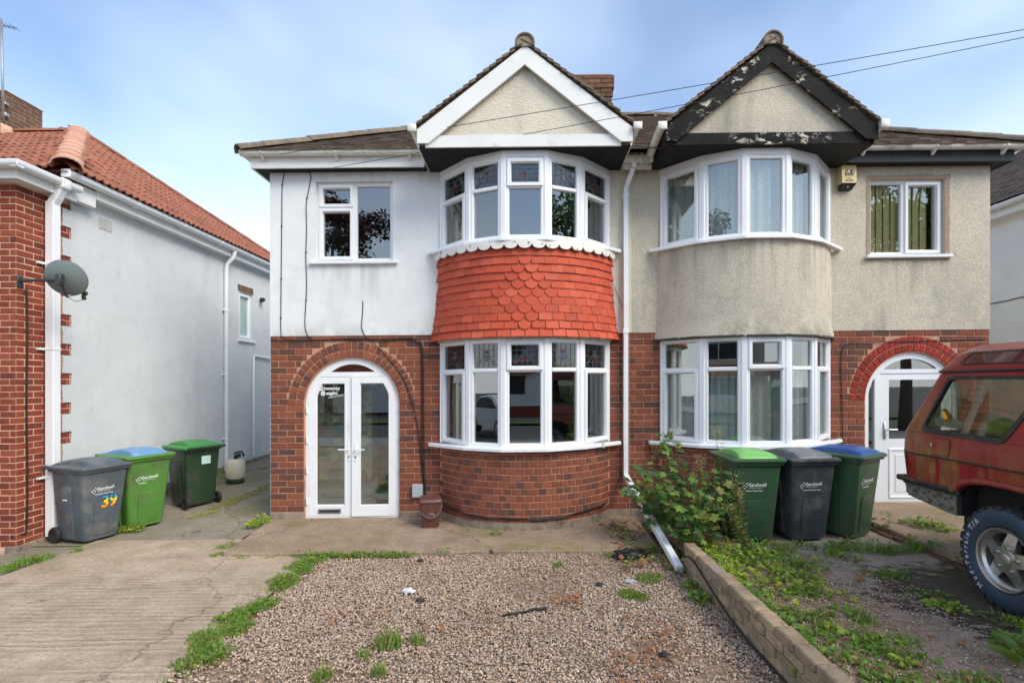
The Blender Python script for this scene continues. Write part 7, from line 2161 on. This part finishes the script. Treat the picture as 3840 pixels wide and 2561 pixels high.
# --- tall weeds with feathery heads
def tall_weed(label, b, tip, nleaf, head, seed):
    r_ = random.Random(seed)
    b, tip = Vector(b), Vector(tip)
    t = thing('tall_weed', label, 'weed', tuple(b))
    m = MB(); pts = [b.lerp(tip, k / 8) + Vector((0.02 * math.sin(k * 1.3 + seed), 0.01 * math.cos(k), 0)) for k in range(9)]
    m.tube(pts, [0.006 - 0.004 * k / 8 for k in range(9)], 5); m.build('stem', M['stem'], t, smooth=True)
    lm = ovate(M['weed'], 0.085, 0.16); l2 = ovate(M['straw'], 0.075, 0.12)
    m, m2, m3 = MB(), MB(), MB()
    for k in range(nleaf):
        q = r_.uniform(0.1, 0.9); p = b.lerp(tip, q); a = r_.uniform(0, 6.28)
        d = Vector((math.cos(a), math.sin(a), r_.uniform(0.1, 0.9)))
        (merge(m, lm, p, orient(d)) if r_.random() < (0.75 - 0.5 * q) else merge(m2, l2, p, orient(d)))
    fl = ovate(M['fluff'], 0.022, 0.35)
    for k in range(head):
        a, q = r_.uniform(0, 6.28), r_.random() ** 0.5
        p = tip + Vector((0.06 * q * math.cos(a), 0.06 * q * math.sin(a), r_.uniform(-0.09, 0.07)))
        merge(m3, fl, p, orient((math.cos(a), math.sin(a), r_.uniform(-.3, 1.2))))
    if m.f: m.build('leaves', M['weed'], t, kind='stuff')
    if m2.f: m2.build('dry_leaves', M['straw'], t, kind='stuff')
    if m3.f: m3.build('seed_head', M['fluff'], t, kind='stuff')
tall_weed('tall weed with a round fluffy seed head in front of the net-curtained bay', (2.12, 5.45, 0.08), U(1648, 992, 5.5), 60, 170, 1)
tall_weed('tall dry weed with a yellow-green seed head left of the fluffy one', (2.00, 5.48, 0.08), U(1607, 1060, 5.5), 80, 160, 2)
tall_weed('spiky grey-leaved weed against the lime-lidded bin, upper clump', (2.22, 5.20, 0.08), U(1690, 1100, 5.15), 170, 60, 3)
tall_weed('spiky weed leaning over the dark green bin, lower clump', (2.22, 5.10, 0.08), U(1665, 1150, 5.0), 170, 40, 4)
tall_weed('thin weed with dry leaves beside the sycamore sapling', (1.75, 5.6, 0.06), U(1560, 1130, 5.6), 60, 20, 5)
# --- low ground weeds, nobody could count them
def weeds(name, label, spots, mats, seed, kindsize=(0.03, 0.075), up=0.6):
    r_ = random.Random(seed)
    out = {}
    shapes = {}
    for mk in mats:
        shapes[mk] = [ovate(M[mk], 1.0, w) for w in (0.45, 0.7, 0.3)]
    for (x, y, z, rad, n, h, mk) in spots:
        mb = out.setdefault(mk, MB())
        for k in range(n):
            a, q = r_.uniform(0, 6.28), r_.random() ** 0.6
            px, py = x + rad * q * math.cos(a), y + rad * q * math.sin(a)
            pz = z + r_.random() * h * (1 - 0.6 * q)
            d = Vector((math.cos(a) * 0.8 + r_.uniform(-.6, .6), math.sin(a) * 0.8 + r_.uniform(-.6, .6), r_.uniform(-0.1, up)))
            merge(mb, r_.choice(shapes[mk]), (px, py, pz), orient(d, (r_.uniform(-.5, .5), r_.uniform(-.8, .1), 1)), r_.uniform(*kindsize))
    objs = []
    for mk, mb in out.items():
        o = mb.build(name, M[mk]); tag(o, label, 'weeds', kind='stuff'); objs.append(o)
    return objs
def blades(mb, x, y, z, rad, n, h, r_, lean=0.5, w=0.0035):
    for k in range(n):
        a, q = r_.uniform(0, 6.28), r_.random() ** 0.5
        b = Vector((x + rad * q * math.cos(a), y + rad * q * math.sin(a), z))
        hh = h * r_.uniform(0.5, 1.15); a2 = r_.uniform(0, 6.28); ln = lean * r_.uniform(0.2, 1.2)
        tip = b + Vector((math.cos(a2) * ln * hh, math.sin(a2) * ln * hh, hh))
        mid_ = b.lerp(tip, 0.5) + Vector((0, 0, hh * 0.12))
        s_ = Vector((-math.sin(a2 + 0.7), math.cos(a2 + 0.7), 0)) * w
        i = [mb.vert(p) for p in (b - s_, b + s_, mid_ + s_ * 0.8, mid_ - s_ * 0.8, tip)]
        mb.f.append((i[0], i[1], i[2], i[3])); mb.f.append((i[3], i[2], i[4]))
r_ = random.Random(21)
# verge between drive and gravel
gr = MB(); spots = []
for k in range(52):
    y = 5.42 - 2.75 * k / 52
    x = -2.21 + 0.06 * math.sin(k * 0.9) + r_.uniform(-.05, .05)
    dens = 1.0 if (math.sin(k * 0.55) + math.sin(k * 0.23 + 1)) > -0.7 else 0.12
    if k < 8 : dens = 1.1
    blades(gr, x, y, 0.0, 0.10, int(60 * dens), 0.045, r_)
    if r_.random() < 0.8 * dens: spots.append((x + r_.uniform(-.08, .08), y, 0.004, 0.09, int(46 * dens), 0.035, 'weed'))
for k in range(30):
    x = -2.2 + 1.05 * k / 30 + r_.uniform(-.04, .04)
    blades(gr, x, 5.43 + r_.uniform(-.03, .03), 0.0, 0.07, 36 if k < 24 else 18, 0.04, r_)
    if k % 2 == 0: spots.append((x, 5.42, 0.004, 0.07, 30, 0.05, 'weed'))
for u, v, n in ((1015, 1268, 26), (1122, 1205, 90), (1140, 1225, 40)):
    y = 1.82 * 1185 / (v + 6 - 875); x = (u - 1205) * y / 1185
    spots.append((x, y, 0.01, 0.06, n, 0.12, 'weed'))
tag(gr.build('grass', M['grassy']), 'strip of short grass along the edge of the drive and gravel', 'grass', kind='stuff')
weeds('creeping_weeds', 'creeping green weeds along the edge of the gravel', spots, ['weed'], 3, (0.018, 0.045))
# grass tufts out on the gravel
gr = MB()
for u, v, rad, n, h in ((890, 1475, 0.10, 160, 0.10), (840, 1500, .06, 40, .07), (740, 1550, 0.06, 80, 0.08), (960, 1470, .06, 60, .08), (1445, 1365, 0.10, 260, 0.04), (1470, 1372, .07, 140, .04), (1280, 1297, 0.05, 80, 0.04), (1400, 1275, .06, 80, .04), (1490, 1330, .12, 200, .06), (870, 1545, .05, 40, .09)):
    y = 1.82 * 1185 / (v + 3 - 875); x = (u - 1205) * y / 1185
    blades(gr, x, y, 0.0, rad, n, h, r_)
tag(gr.build('grass', M['grassy']), 'tufts of grass dotted about the gravel', 'grass', kind='stuff')
# drive weeds
gr = MB(); spots = []
for u, v, rad, n, h in ((10, 1305, .10, 140, .06), (60, 1290, .10, 140, .08), (100, 1280, .08, 110, .06), (180, 1262, .05, 60, .04), (520, 1255, .10, 100, .03), (500, 1275, .06, 60, .03), (560, 1278, .08, 60, .02), (620, 1276, .10, 60, .02), (690, 1275, .1, 70, .03)):
    y = 1.82 * 1185 / (v - 7 - 875); x = (u - 1205) * y / 1185
    blades(gr, x, y, 0.0, rad, n, h, r_); spots.append((x, y, 0.004, rad, n // 5, h, 'weed'))
y = 1.82 * 1185 / (1222 - 9 - 875); x = (280 - 1205) * y / 1185
for k in range(5): blades(gr, x - 0.12 + 0.07 * k, y + 0.02 * k, 0, 0.06, 60, 0.07 + 0.01 * k, r_); spots.append((x - 0.12 + 0.07 * k, y, 0.01, 0.05, 16, 0.06, 'lime'))
tag(gr.build('grass', M['grassy']), 'small weeds and grass in the joints of the concrete drive', 'grass', kind='stuff')
y = 1.82 * 1185 / (1205 - 6 - 875); x = (600 - 1205) * y / 1185
spots += [(x, y, 0.01, 0.10, 240, 0.14, 'lime'), (x - 0.05, y - 0.1, 0.01, 0.08, 120, 0.08, 'lime')]
for u, v in ((500, 1110), (515, 1100), (600, 1085), (560, 1092)):
    y = 1.72 * 1185 / (v - 6 - 875); x = (u - 1205) * y / 1185
    spots.append((x, y, 0.10, 0.13, 90, 0.22, 'weed'))
weeds('drive_weeds', 'bright weeds sprouting beside the bins and at the house corner', spots, ['weed', 'lime'], 5, (0.02, 0.05))
# right-hand plot
spots = []; gr = MB(); dry = MB()
for k in range(330):
    y = 2.35 + 3.1 * r_.random(); x = 1.66 + 1.75 * r_.random() ** 1.25
    f = noise.noise((x * 1.6, y * 1.6, 7))
    if f < -0.12 and x > 1.9: continue
    if x > 2.55 and y > 3.4 and r_.random() < 0.75: continue
    mk = 'lime' if (y > 4.3 and x < 2.3 and r_.random() < 0.6) else ('weed' if r_.random() < 0.8 else 'lime')
    spots.append((x, y, 0.105, r_.uniform(.05, .11), r_.randint(14, 34), r_.uniform(.02, .09), mk))
    if r_.random() < 0.35: blades(gr, x, y, 0.10, 0.08, 24, 0.07, r_)
    if r_.random() < 0.25: blades(dry, x, y, 0.10, 0.10, 8, 0.12, r_, 1.2, 0.002)
for k in range(26):
    y = 3.2 + 1.7 * r_.random(); spots.append((1.66 + 0.12 * r_.random(), y, 0.12, 0.09, 40, 0.12, 'lime' if y > 4.1 else 'weed'))
for k in range(10): spots.append((1.7 + 0.6 * r_.random(), 4.7 + 0.5 * r_.random(), 0.11, 0.12, 50, 0.16, 'lime' if k % 2 else 'weed'))
for k in range(16): spots.append((2.1 + 2.2 * r_.random(), 5.05 + 0.2 * r_.random(), 0.105, 0.09, 22, 0.06, 'weed')); blades(gr, 2.1 + 1.9 * r_.random(), 5.1, 0.10, 0.1, 30, 0.10, r_)
for k in range(14): spots.append((3.95 + 0.5 * r_.random(), 4.5 + 1.9 * r_.random(), 0.15, 0.05, 14, 0.04, 'weed'))
for k in range(5): spots.append((4.35 + 0.2 * r_.random(), 5.55 + 0.3 * r_.random(), 0.17, 0.12, 60, 0.10, 'lime' if k % 2 else 'weed'))
weeds('plot_weeds', 'mat of creeping weeds on the plot right of the low wall', spots, ['weed', 'lime'], 9, (0.02, 0.06))
tag(gr.build('grass', M['grassy']), 'grass growing among the weeds of the right-hand plot', 'grass', kind='stuff')
tag(dry.build('dry_grass', M['straw']), 'dry straw stalks among the weeds of the right-hand plot', 'grass', kind='stuff')
# leaf litter and weeds in the corner by the downpipe
spots = []
for k in range(26): spots.append((1.05 + 0.65 * r_.random(), 4.95 + 1.3 * r_.random(), 0.02, 0.09, 16, 0.06, 'weed'))
for k in range(9): spots.append((1.42 + 0.05 * r_.random(), 4.2 + 0.85 * r_.random(), 0.0, 0.07, 40, 0.07, 'weed'))
weeds('corner_weeds', 'low weeds in the corner round the fallen pipe', spots, ['weed'], 12, (0.02, 0.05))
dl = palmate(1.0); dl.materials[0] = M['dryleaf']
lit = MB()
for k in range(150):
    x, y = 0.85 + 0.9 * r_.random() ** 0.7, 4.9 + 1.75 * r_.random()
    merge(lit, dl, (x, y, 0.035), orient((r_.uniform(-1, 1), r_.uniform(-1, 1), r_.uniform(-.2, .3)), (r_.uniform(-.5, .5), r_.uniform(-.5, .5), 1)), r_.uniform(0.04, 0.11))
for k in range(60):
    x, y = 1.65 + 1.6 * r_.random(), 2.5 + 2.6 * r_.random()
    merge(lit, dl, (x, y, 0.13), orient((r_.uniform(-1, 1), r_.uniform(-1, 1), r_.uniform(-.2, .3)), (r_.uniform(-.5, .5), r_.uniform(-.5, .5), 1)), r_.uniform(0.03, 0.08))
tag(lit.build('leaf_litter', M['dryleaf']), 'brown fallen leaves in the corner by the downpipe and among the weeds', 'leaves', kind='stuff')
dk = MB()
for cx_, cy_, rr_, n in ((0.36, 4.28, 0.13, 60), (0.75, 3.25, 0.25, 70), (0.9, 3.75, 0.25, 40), (-0.5, 3.9, 0.3, 30), (0.95, 3.55, .2, 40), (-1.3, 4.0, .2, 20)):
    for k in range(n):
        a, q = r_.uniform(0, 6.28), r_.random() ** 0.5
        merge(dk, dl, (cx_ + rr_ * q * math.cos(a), cy_ + rr_ * q * math.sin(a), 0.018), orient((r_.uniform(-1, 1), r_.uniform(-1, 1), 0.1), (r_.uniform(-.6, .6), r_.uniform(-.6, .6), 1)), r_.uniform(0.02, 0.05))
tag(dk.build('leaf_crumbs', M['dryleaf']), 'crumbled brown leaves scattered on the gravel', 'leaves', kind='stuff')
# brambly twigs in the corner
tw = MB()
for k in range(26):
    p = Vector((1.05 + 0.5 * r_.random(), 6.0 + 0.7 * r_.random(), 0.03)); d = Vector((r_.uniform(-.6, .3), r_.uniform(-.7, .1), r_.uniform(0.0, 0.7)))
    tw.tube([p, p + d * 0.2, p + d * 0.4 + Vector((0, -.05, -.06))], 0.0028, 4)
tag(tw.build('twigs', M['straw']), 'dead twigs heaped at the foot of the downpipe', 'twigs', kind='stuff')
# moss along the side passage
mo = MB()
for k in range(75):
    y = 7.1 + 2.0 * r_.random(); x = -4.55 + 0.12 * (y - 7) + 0.22 * r_.random() - 0.11
    rad = r_.uniform(.015, .06); z = -0.012 + 0.06 * max(0, y - 7.0)
    n = 9; c = mo.vert((x, y, z + 0.016)); ids = [mo.vert((x + rad * (1 + .3 * r_.uniform(-1, 1)) * math.cos(j * 6.283 / n), y + rad * 1.6 * (1 + .3 * r_.uniform(-1, 1)) * math.sin(j * 6.283 / n), z + 0.001)) for j in range(n)]
    for j in range(n): mo.f.append((c, ids[j], ids[(j + 1) % n]))
for k in range(46):
    x, y = -0.45 + 1.8 * r_.random(), 5.5 + 0.26 * r_.random() ** 1.6; rad = r_.uniform(.008, .032)
    n = 9; c = mo.vert((x, y, 0.033)); ids = [mo.vert((x + rad * 2 * (1 + .3 * r_.uniform(-1, 1)) * math.cos(j * 6.283 / n), y + rad * .6 * (1 + .3 * r_.uniform(-1, 1)) * math.sin(j * 6.283 / n), 0.0275)) for j in range(n)]
    for j in range(n): mo.f.append((c, ids[j], ids[(j + 1) % n]))
tag(mo.build('moss', M['moss'], smooth=True), 'patches of yellow-green moss on the passage and the path edge', 'moss', kind='stuff')
# dock plant by the car wheel
t = thing('dock_plant', 'broad-leaved dock plant in front of the car wheel', 'weed', (2.98, 3.05, 0.1))
bl = ovate(M['weed'], 0.20, 0.30); bs = ovate(M['lime'], 0.12, 0.5)
for k in range(12):
    a = k * 0.9; d = Vector((math.cos(a), math.sin(a), r_.uniform(0.4, 1.5)))
    link('leaf', bl if k % 3 else bs, t, (2.98 + 0.03 * math.cos(a), 3.05 + .03 * math.sin(a), 0.11 + 0.02 * (k % 3)), orient(d, (r_.uniform(-.3, .3), -0.8, 0.8)))
# litter on the gravel
m = MB()
p = U(1153, 1415, 0.1); gy = lambda v: 1.82 * 1185 / (v - 875)
def gp(u, v): y = gy(v); return Vector(((u - 1205) * y / 1185, y, 0.012))
m.tube([gp(1153, 1416), gp(1180, 1411), gp(1207, 1408)], [0.008, 0.010, 0.008], 6); m.tube([gp(1205, 1408), gp(1225, 1401), gp(1255, 1402)], [0.007, 0.010, 0.014], 6)
top(m, 'black_stick', M['cable'], 'blackened stick lying on the gravel', 'stick', tuple(gp(1200, 1409)), smooth=True)
def rag(name, mat, label, cat, c, s, seed, sq=0.35):
    b_ = bmesh.new(); bmesh.ops.create_icosphere(b_, subdivisions=4, radius=1.0)
    for v in b_.verts:
        n = v.co.normalized(); d = 1 + 0.55 * noise.noise(n * 2.2 + Vector((seed, 0, 0))) + 0.35 * noise.noise(n * 5.5 + Vector((0, seed, 0)))
        v.co = Vector((n.x * s[0] * d, n.y * s[1] * d, max(-0.1, n.z * sq * d) * s[2]))
    mb = MB(); mb.bm(b_, Matrix.Translation(c)); b_.free()
    return top(mb, name, mat, label, cat, tuple(c), smooth=True)
rag('bin_bag_scrap', simple('black_polythene', (0.012, 0.012, 0.014, 1), 0.28, 0.3, 20, (40, 0.6, 0.02)), 'crumpled black polythene scrap near the fallen pipe', 'litter', gp(1447, 1282) + Vector((0, 0, 0.01)), (0.16, 0.10, 0.16), 3)
rag('white_scrap', simple('white_litter', rgb(222, 226, 232), 0.5, 0.08, 30, (60, 0.6, 0.01)), 'small crumpled white wrapper on the gravel', 'litter', gp(938, 1357), (0.05, 0.035, 0.07), 8)
rag('silver_scrap', simple('silver_litter', rgb(170, 176, 184), 0.4, 0.15, 30, (60, 0.6, 0.01)), 'small silver-grey wrapper on the gravel near the low wall', 'litter', gp(1447, 1340), (0.05, 0.025, 0.05), 5)
for lab, (u, v), sc_ in (('dark stone on the gravel below the bay, by the brown leaves', (1375, 1346), .028), ('dark lump on the gravel left of the stick', (965, 1378), .032), ('dark lump near the path edge below the bay', (965, 1287), .028), ('dark stone at the edge of the path in front of the bay', (1128, 1269), .026), ('dark stone low on the gravel near the low wall', (1525, 1510), .03)):
    rag('dark_stone', M['tyre'], lab, 'stone', gp(u, v), (sc_, sc_ * .8, sc_ * 2), u * 0.1)
# hosepipe end / string on the path
cable('pale string lying along the front edge of the path', [tuple(gp(u, v) + Vector((0, 0, 0.01))) for u, v in ((1000, 1275), (1060, 1272), (1130, 1268), (1180, 1262), (1200, 1265), (1215, 1275))], 0.004, None, M['straw'], 'string')
# ------------------------------------------------------------------ the far side of the street (it shows only as reflections in the glass)
def tree(name, label, base, trunk_h, crown_c, crown_r, n, leafm, size, seed):
    r_ = random.Random(seed)
    t = thing(name, label, 'tree', base)
    b = Vector(base); cc = Vector(crown_c)
    m = MB()
    m.tube([b, b + Vector((0.05, 0, trunk_h * 0.5)), b + Vector((0, 0, trunk_h)), cc], [0.22, 0.17, 0.13, 0.04], 8)
    clumps = []
    for k in range(34):
        d = Vector((r_.gauss(0, 1), r_.gauss(0, 1), r_.gauss(0, 0.8))).normalized() * r_.uniform(0.45, 0.95)
        c = cc + Vector((d.x * crown_r[0], d.y * crown_r[1], d.z * crown_r[2])); clumps.append((c, r_.uniform(0.5, 1.0)))
        m.tube([b + Vector((0, 0, trunk_h * r_.uniform(.7, 1.0))), cc.lerp(c, 0.5) + Vector((0, 0, -.2)), c], [0.06, 0.035, 0.01], 5)
    m.build('trunk', simple(name + '_bark', (0.10, 0.075, 0.055, 1), 0.9, 0.2), t, smooth=True)
    lf = ovate(leafm, size, 0.6); m = MB()
    for k in range(n):
        c, rr_ = r_.choice(clumps)
        d = Vector((r_.gauss(0, 1), r_.gauss(0, 1), r_.gauss(0, 1))).normalized() * rr_ * r_.random() ** 0.4
        merge(m, lf, c + d, orient((r_.uniform(-1, 1), r_.uniform(-1, 1), r_.uniform(-.8, .3)), (r_.uniform(-.6, .6), r_.uniform(-.6, .6), 1)))
    m.build('crown', leafm, t, kind='stuff')
M['copper'] = leafmat('copper_leaf', [(0, rgb(76, 42, 40)), (0.6, rgb(58, 38, 38)), (1, rgb(104, 58, 46))], 0.3)
M['treeleaf'] = leafmat('street_tree_leaf', [(0, rgb(70, 108, 46)), (0.6, rgb(92, 130, 54)), (1, rgb(112, 142, 62))], 0.35)
tree('copper_beech', 'dark copper-leaved tree mirrored in the upper left window', (-8.9, -9.5, 0), 3.6, (-8.8, -9.5, 7.5), (3.5, 3.0, 3.3), 13000, M['copper'], 0.20, 3)
tree('street_tree', 'green tree mirrored in the right light of the upper bay window', (13.0, -3.8, 0), 3.4, (13.0, -3.8, 7.6), (3.3, 3.0, 3.4), 9000, M['treeleaf'], 0.20, 4)
def street_house(name, label, x0, x1, y0, wallm, roofm, h=4.9):
    t = thing(name, label, 'house', ((x0 + x1) / 2, y0, 0))
    f = lambda a, b, d: (a, y0 - d, b)
    W = x1 - x0
    wins = [(x0 + W * 0.12, x0 + W * 0.42, 1.0, 2.2), (x0 + W * 0.12, x0 + W * 0.42, 3.2, 4.3), (x0 + W * 0.62, x0 + W * 0.85, 3.3, 4.3)]
    m = MB(); panel(m, rect(x0, x1, 0, h), [rect(*w) for w in wins] + [rect(x0 + W * .66, x0 + W * .82, 0.02, 2.1)], f, 0, 0.15, True)
    m.box(x0, x0 + 0.2, y0 - 7, y0 - 0.16, 0, h); m.box(x1 - 0.2, x1, y0 - 7, y0 - 0.16, 0, h); m.box(x0 + .21, x1 - .21, y0 - 7, y0 - 6.8, 0, h)
    wl = m.build('wall', wallm, t)
    for w in wins:
        m = MB(); m.ring(*w, frame_prof(0.07), lambda a, b, d: (a, y0 - 0.06 - d, b)); bar_v(m, lambda a, b, d: (a, y0 - 0.06 - d, b), (w[0] + w[1]) / 2, w[2], w[3]); wd = m.build('window', M['upvc'], t)
        m = MB(); m.face([(w[0], y0 - 0.1, w[2]), (w[1], y0 - 0.1, w[2]), (w[1], y0 - 0.1, w[3]), (w[0], y0 - 0.1, w[3])][::-1]); m.build('pane', M['gasket'], wd)
    m = MB(); m.cbox(x0 + W * .66, x0 + W * .82, y0 - 0.12, y0 - 0.06, 0.02, 2.1, 0.01); m.build('door', M['upvc'], t)
    m = MB(); o = 0.35; yb = y0 - 7 - o; yf = y0 + o; zr = h + 2.4; ym = (yb + yf) / 2
    A_, B_, C_, D_ = (x0 - o, yf, h), (x1 + o, yf, h), (x1 + o, yb, h), (x0 - o, yb, h); R0, R1 = (x0 + 2.2, ym, zr), (x1 - 2.2, ym, zr)
    m.face([B_, A_, R0, R1]); m.face([D_, C_, R1, R0]); m.face([A_, D_, R0]); m.face([C_, B_, R1]); m.face([A_, B_, C_, D_]); m.build('roof', roofm, t)
    # tiled hood over the ground floor window
    m = MB(); m.loft([[(x0 + W * .08, y0 + 0.02, 2.9), (x0 + W * .46, y0 + 0.02, 2.9)], [(x0 + W * .05, y0 + 0.8, 2.35), (x0 + W * .49, y0 + 0.8, 2.35)], [(x0 + W * .05, y0 + 0.8, 2.25), (x0 + W * .49, y0 + 0.8, 2.25)], [(x0 + W * .08, y0 + 0.02, 2.25), (x0 + W * .46, y0 + 0.02, 2.25)]], False, False, False); m.build('hood', M['apron_tile'], t)
    return t
street_house('street_house', 'white house across the street mirrored in the middle of the lower bay', -3.2, 4.6, -17.0, M['far_render'], M['next_tile'])
street_house('street_house', 'cream house across the street mirrored in the right side of the arched door', -12.5, -4.4, -17.6, M['cream_dash'], M['roof_tile'])
street_house('street_house', 'tan house across the street mirrored in the right bay windows', 5.8, 13.8, -17.2, M['tan_dash'], M['far_tile'])
m = MB(); m.cbox(-3.2, 4.6, -13.95, -13.72, 0, 0.55, 0.01); top(m, 'front_wall', M['brick_next'], 'low brick front wall across the street mirrored in the lower bay', 'wall', (0.7, -13.8, 0))
# white parked saloon
def saloon(loc, rot):
    t = thing('parked_car', 'white parked car mirrored in the left light of the lower bay window', 'car', loc, rot)
    prof = [(-2.15, 0.32), (-2.18, 0.62), (-2.05, 0.86), (-1.45, 0.95), (-0.75, 1.36), (0.1, 1.44), (0.75, 1.38), (1.45, 0.98), (2.0, 0.92), (2.15, 0.70), (2.12, 0.32)]
    m = MB(); loops = []
    for w, k in ((-0.86, 0.94), (-0.80, 1.0), (0.80, 1.0), (0.86, 0.94)):
        loops.append([(x, w, 0.32 + (z - 0.32) * k) for x, z in prof])
    m.loft(loops); m.build('body', simple('white_car_paint', rgb(228, 230, 232), 0.2, 0.02), t, smooth=30, local=True)
    for s in (-1, 1):
        m = MB(); q = [(-1.30, 0.96), (-0.70, 1.30), (0.10, 1.37), (0.68, 1.31), (1.20, 1.0)]
        m.loft([[(x, s * 0.845, z) for x, z in q], [(x, s * 0.868, z) for x, z in q]]); m.build('side_window', M['gasket'], t, local=True)
        for x in (-1.35, 1.35):
            m = MB(); n = 20
            m.loft([[(x + r * math.cos(2 * math.pi * k / n), s * w, 0.32 + r * math.sin(2 * math.pi * k / n)) for k in range(n)] for w, r in ((0.66, 0.30), (0.70, 0.32), (0.87, 0.32), (0.89, 0.29), (0.88, 0.20))]); wh = m.build('wheel', M['tyre'], t, smooth=40, local=True)
            m = MB(); m.loft([[(x + r * math.cos(2 * math.pi * k / n), s * w, 0.32 + r * math.sin(2 * math.pi * k / n)) for k in range(n)] for w, r in ((0.882, 0.20), (0.895, 0.12), (0.885, 0.02))]); m.build('rim', M['alloy'], wh, smooth=40, local=True)
saloon((-9.6, -1.6, 0.0), R(20))
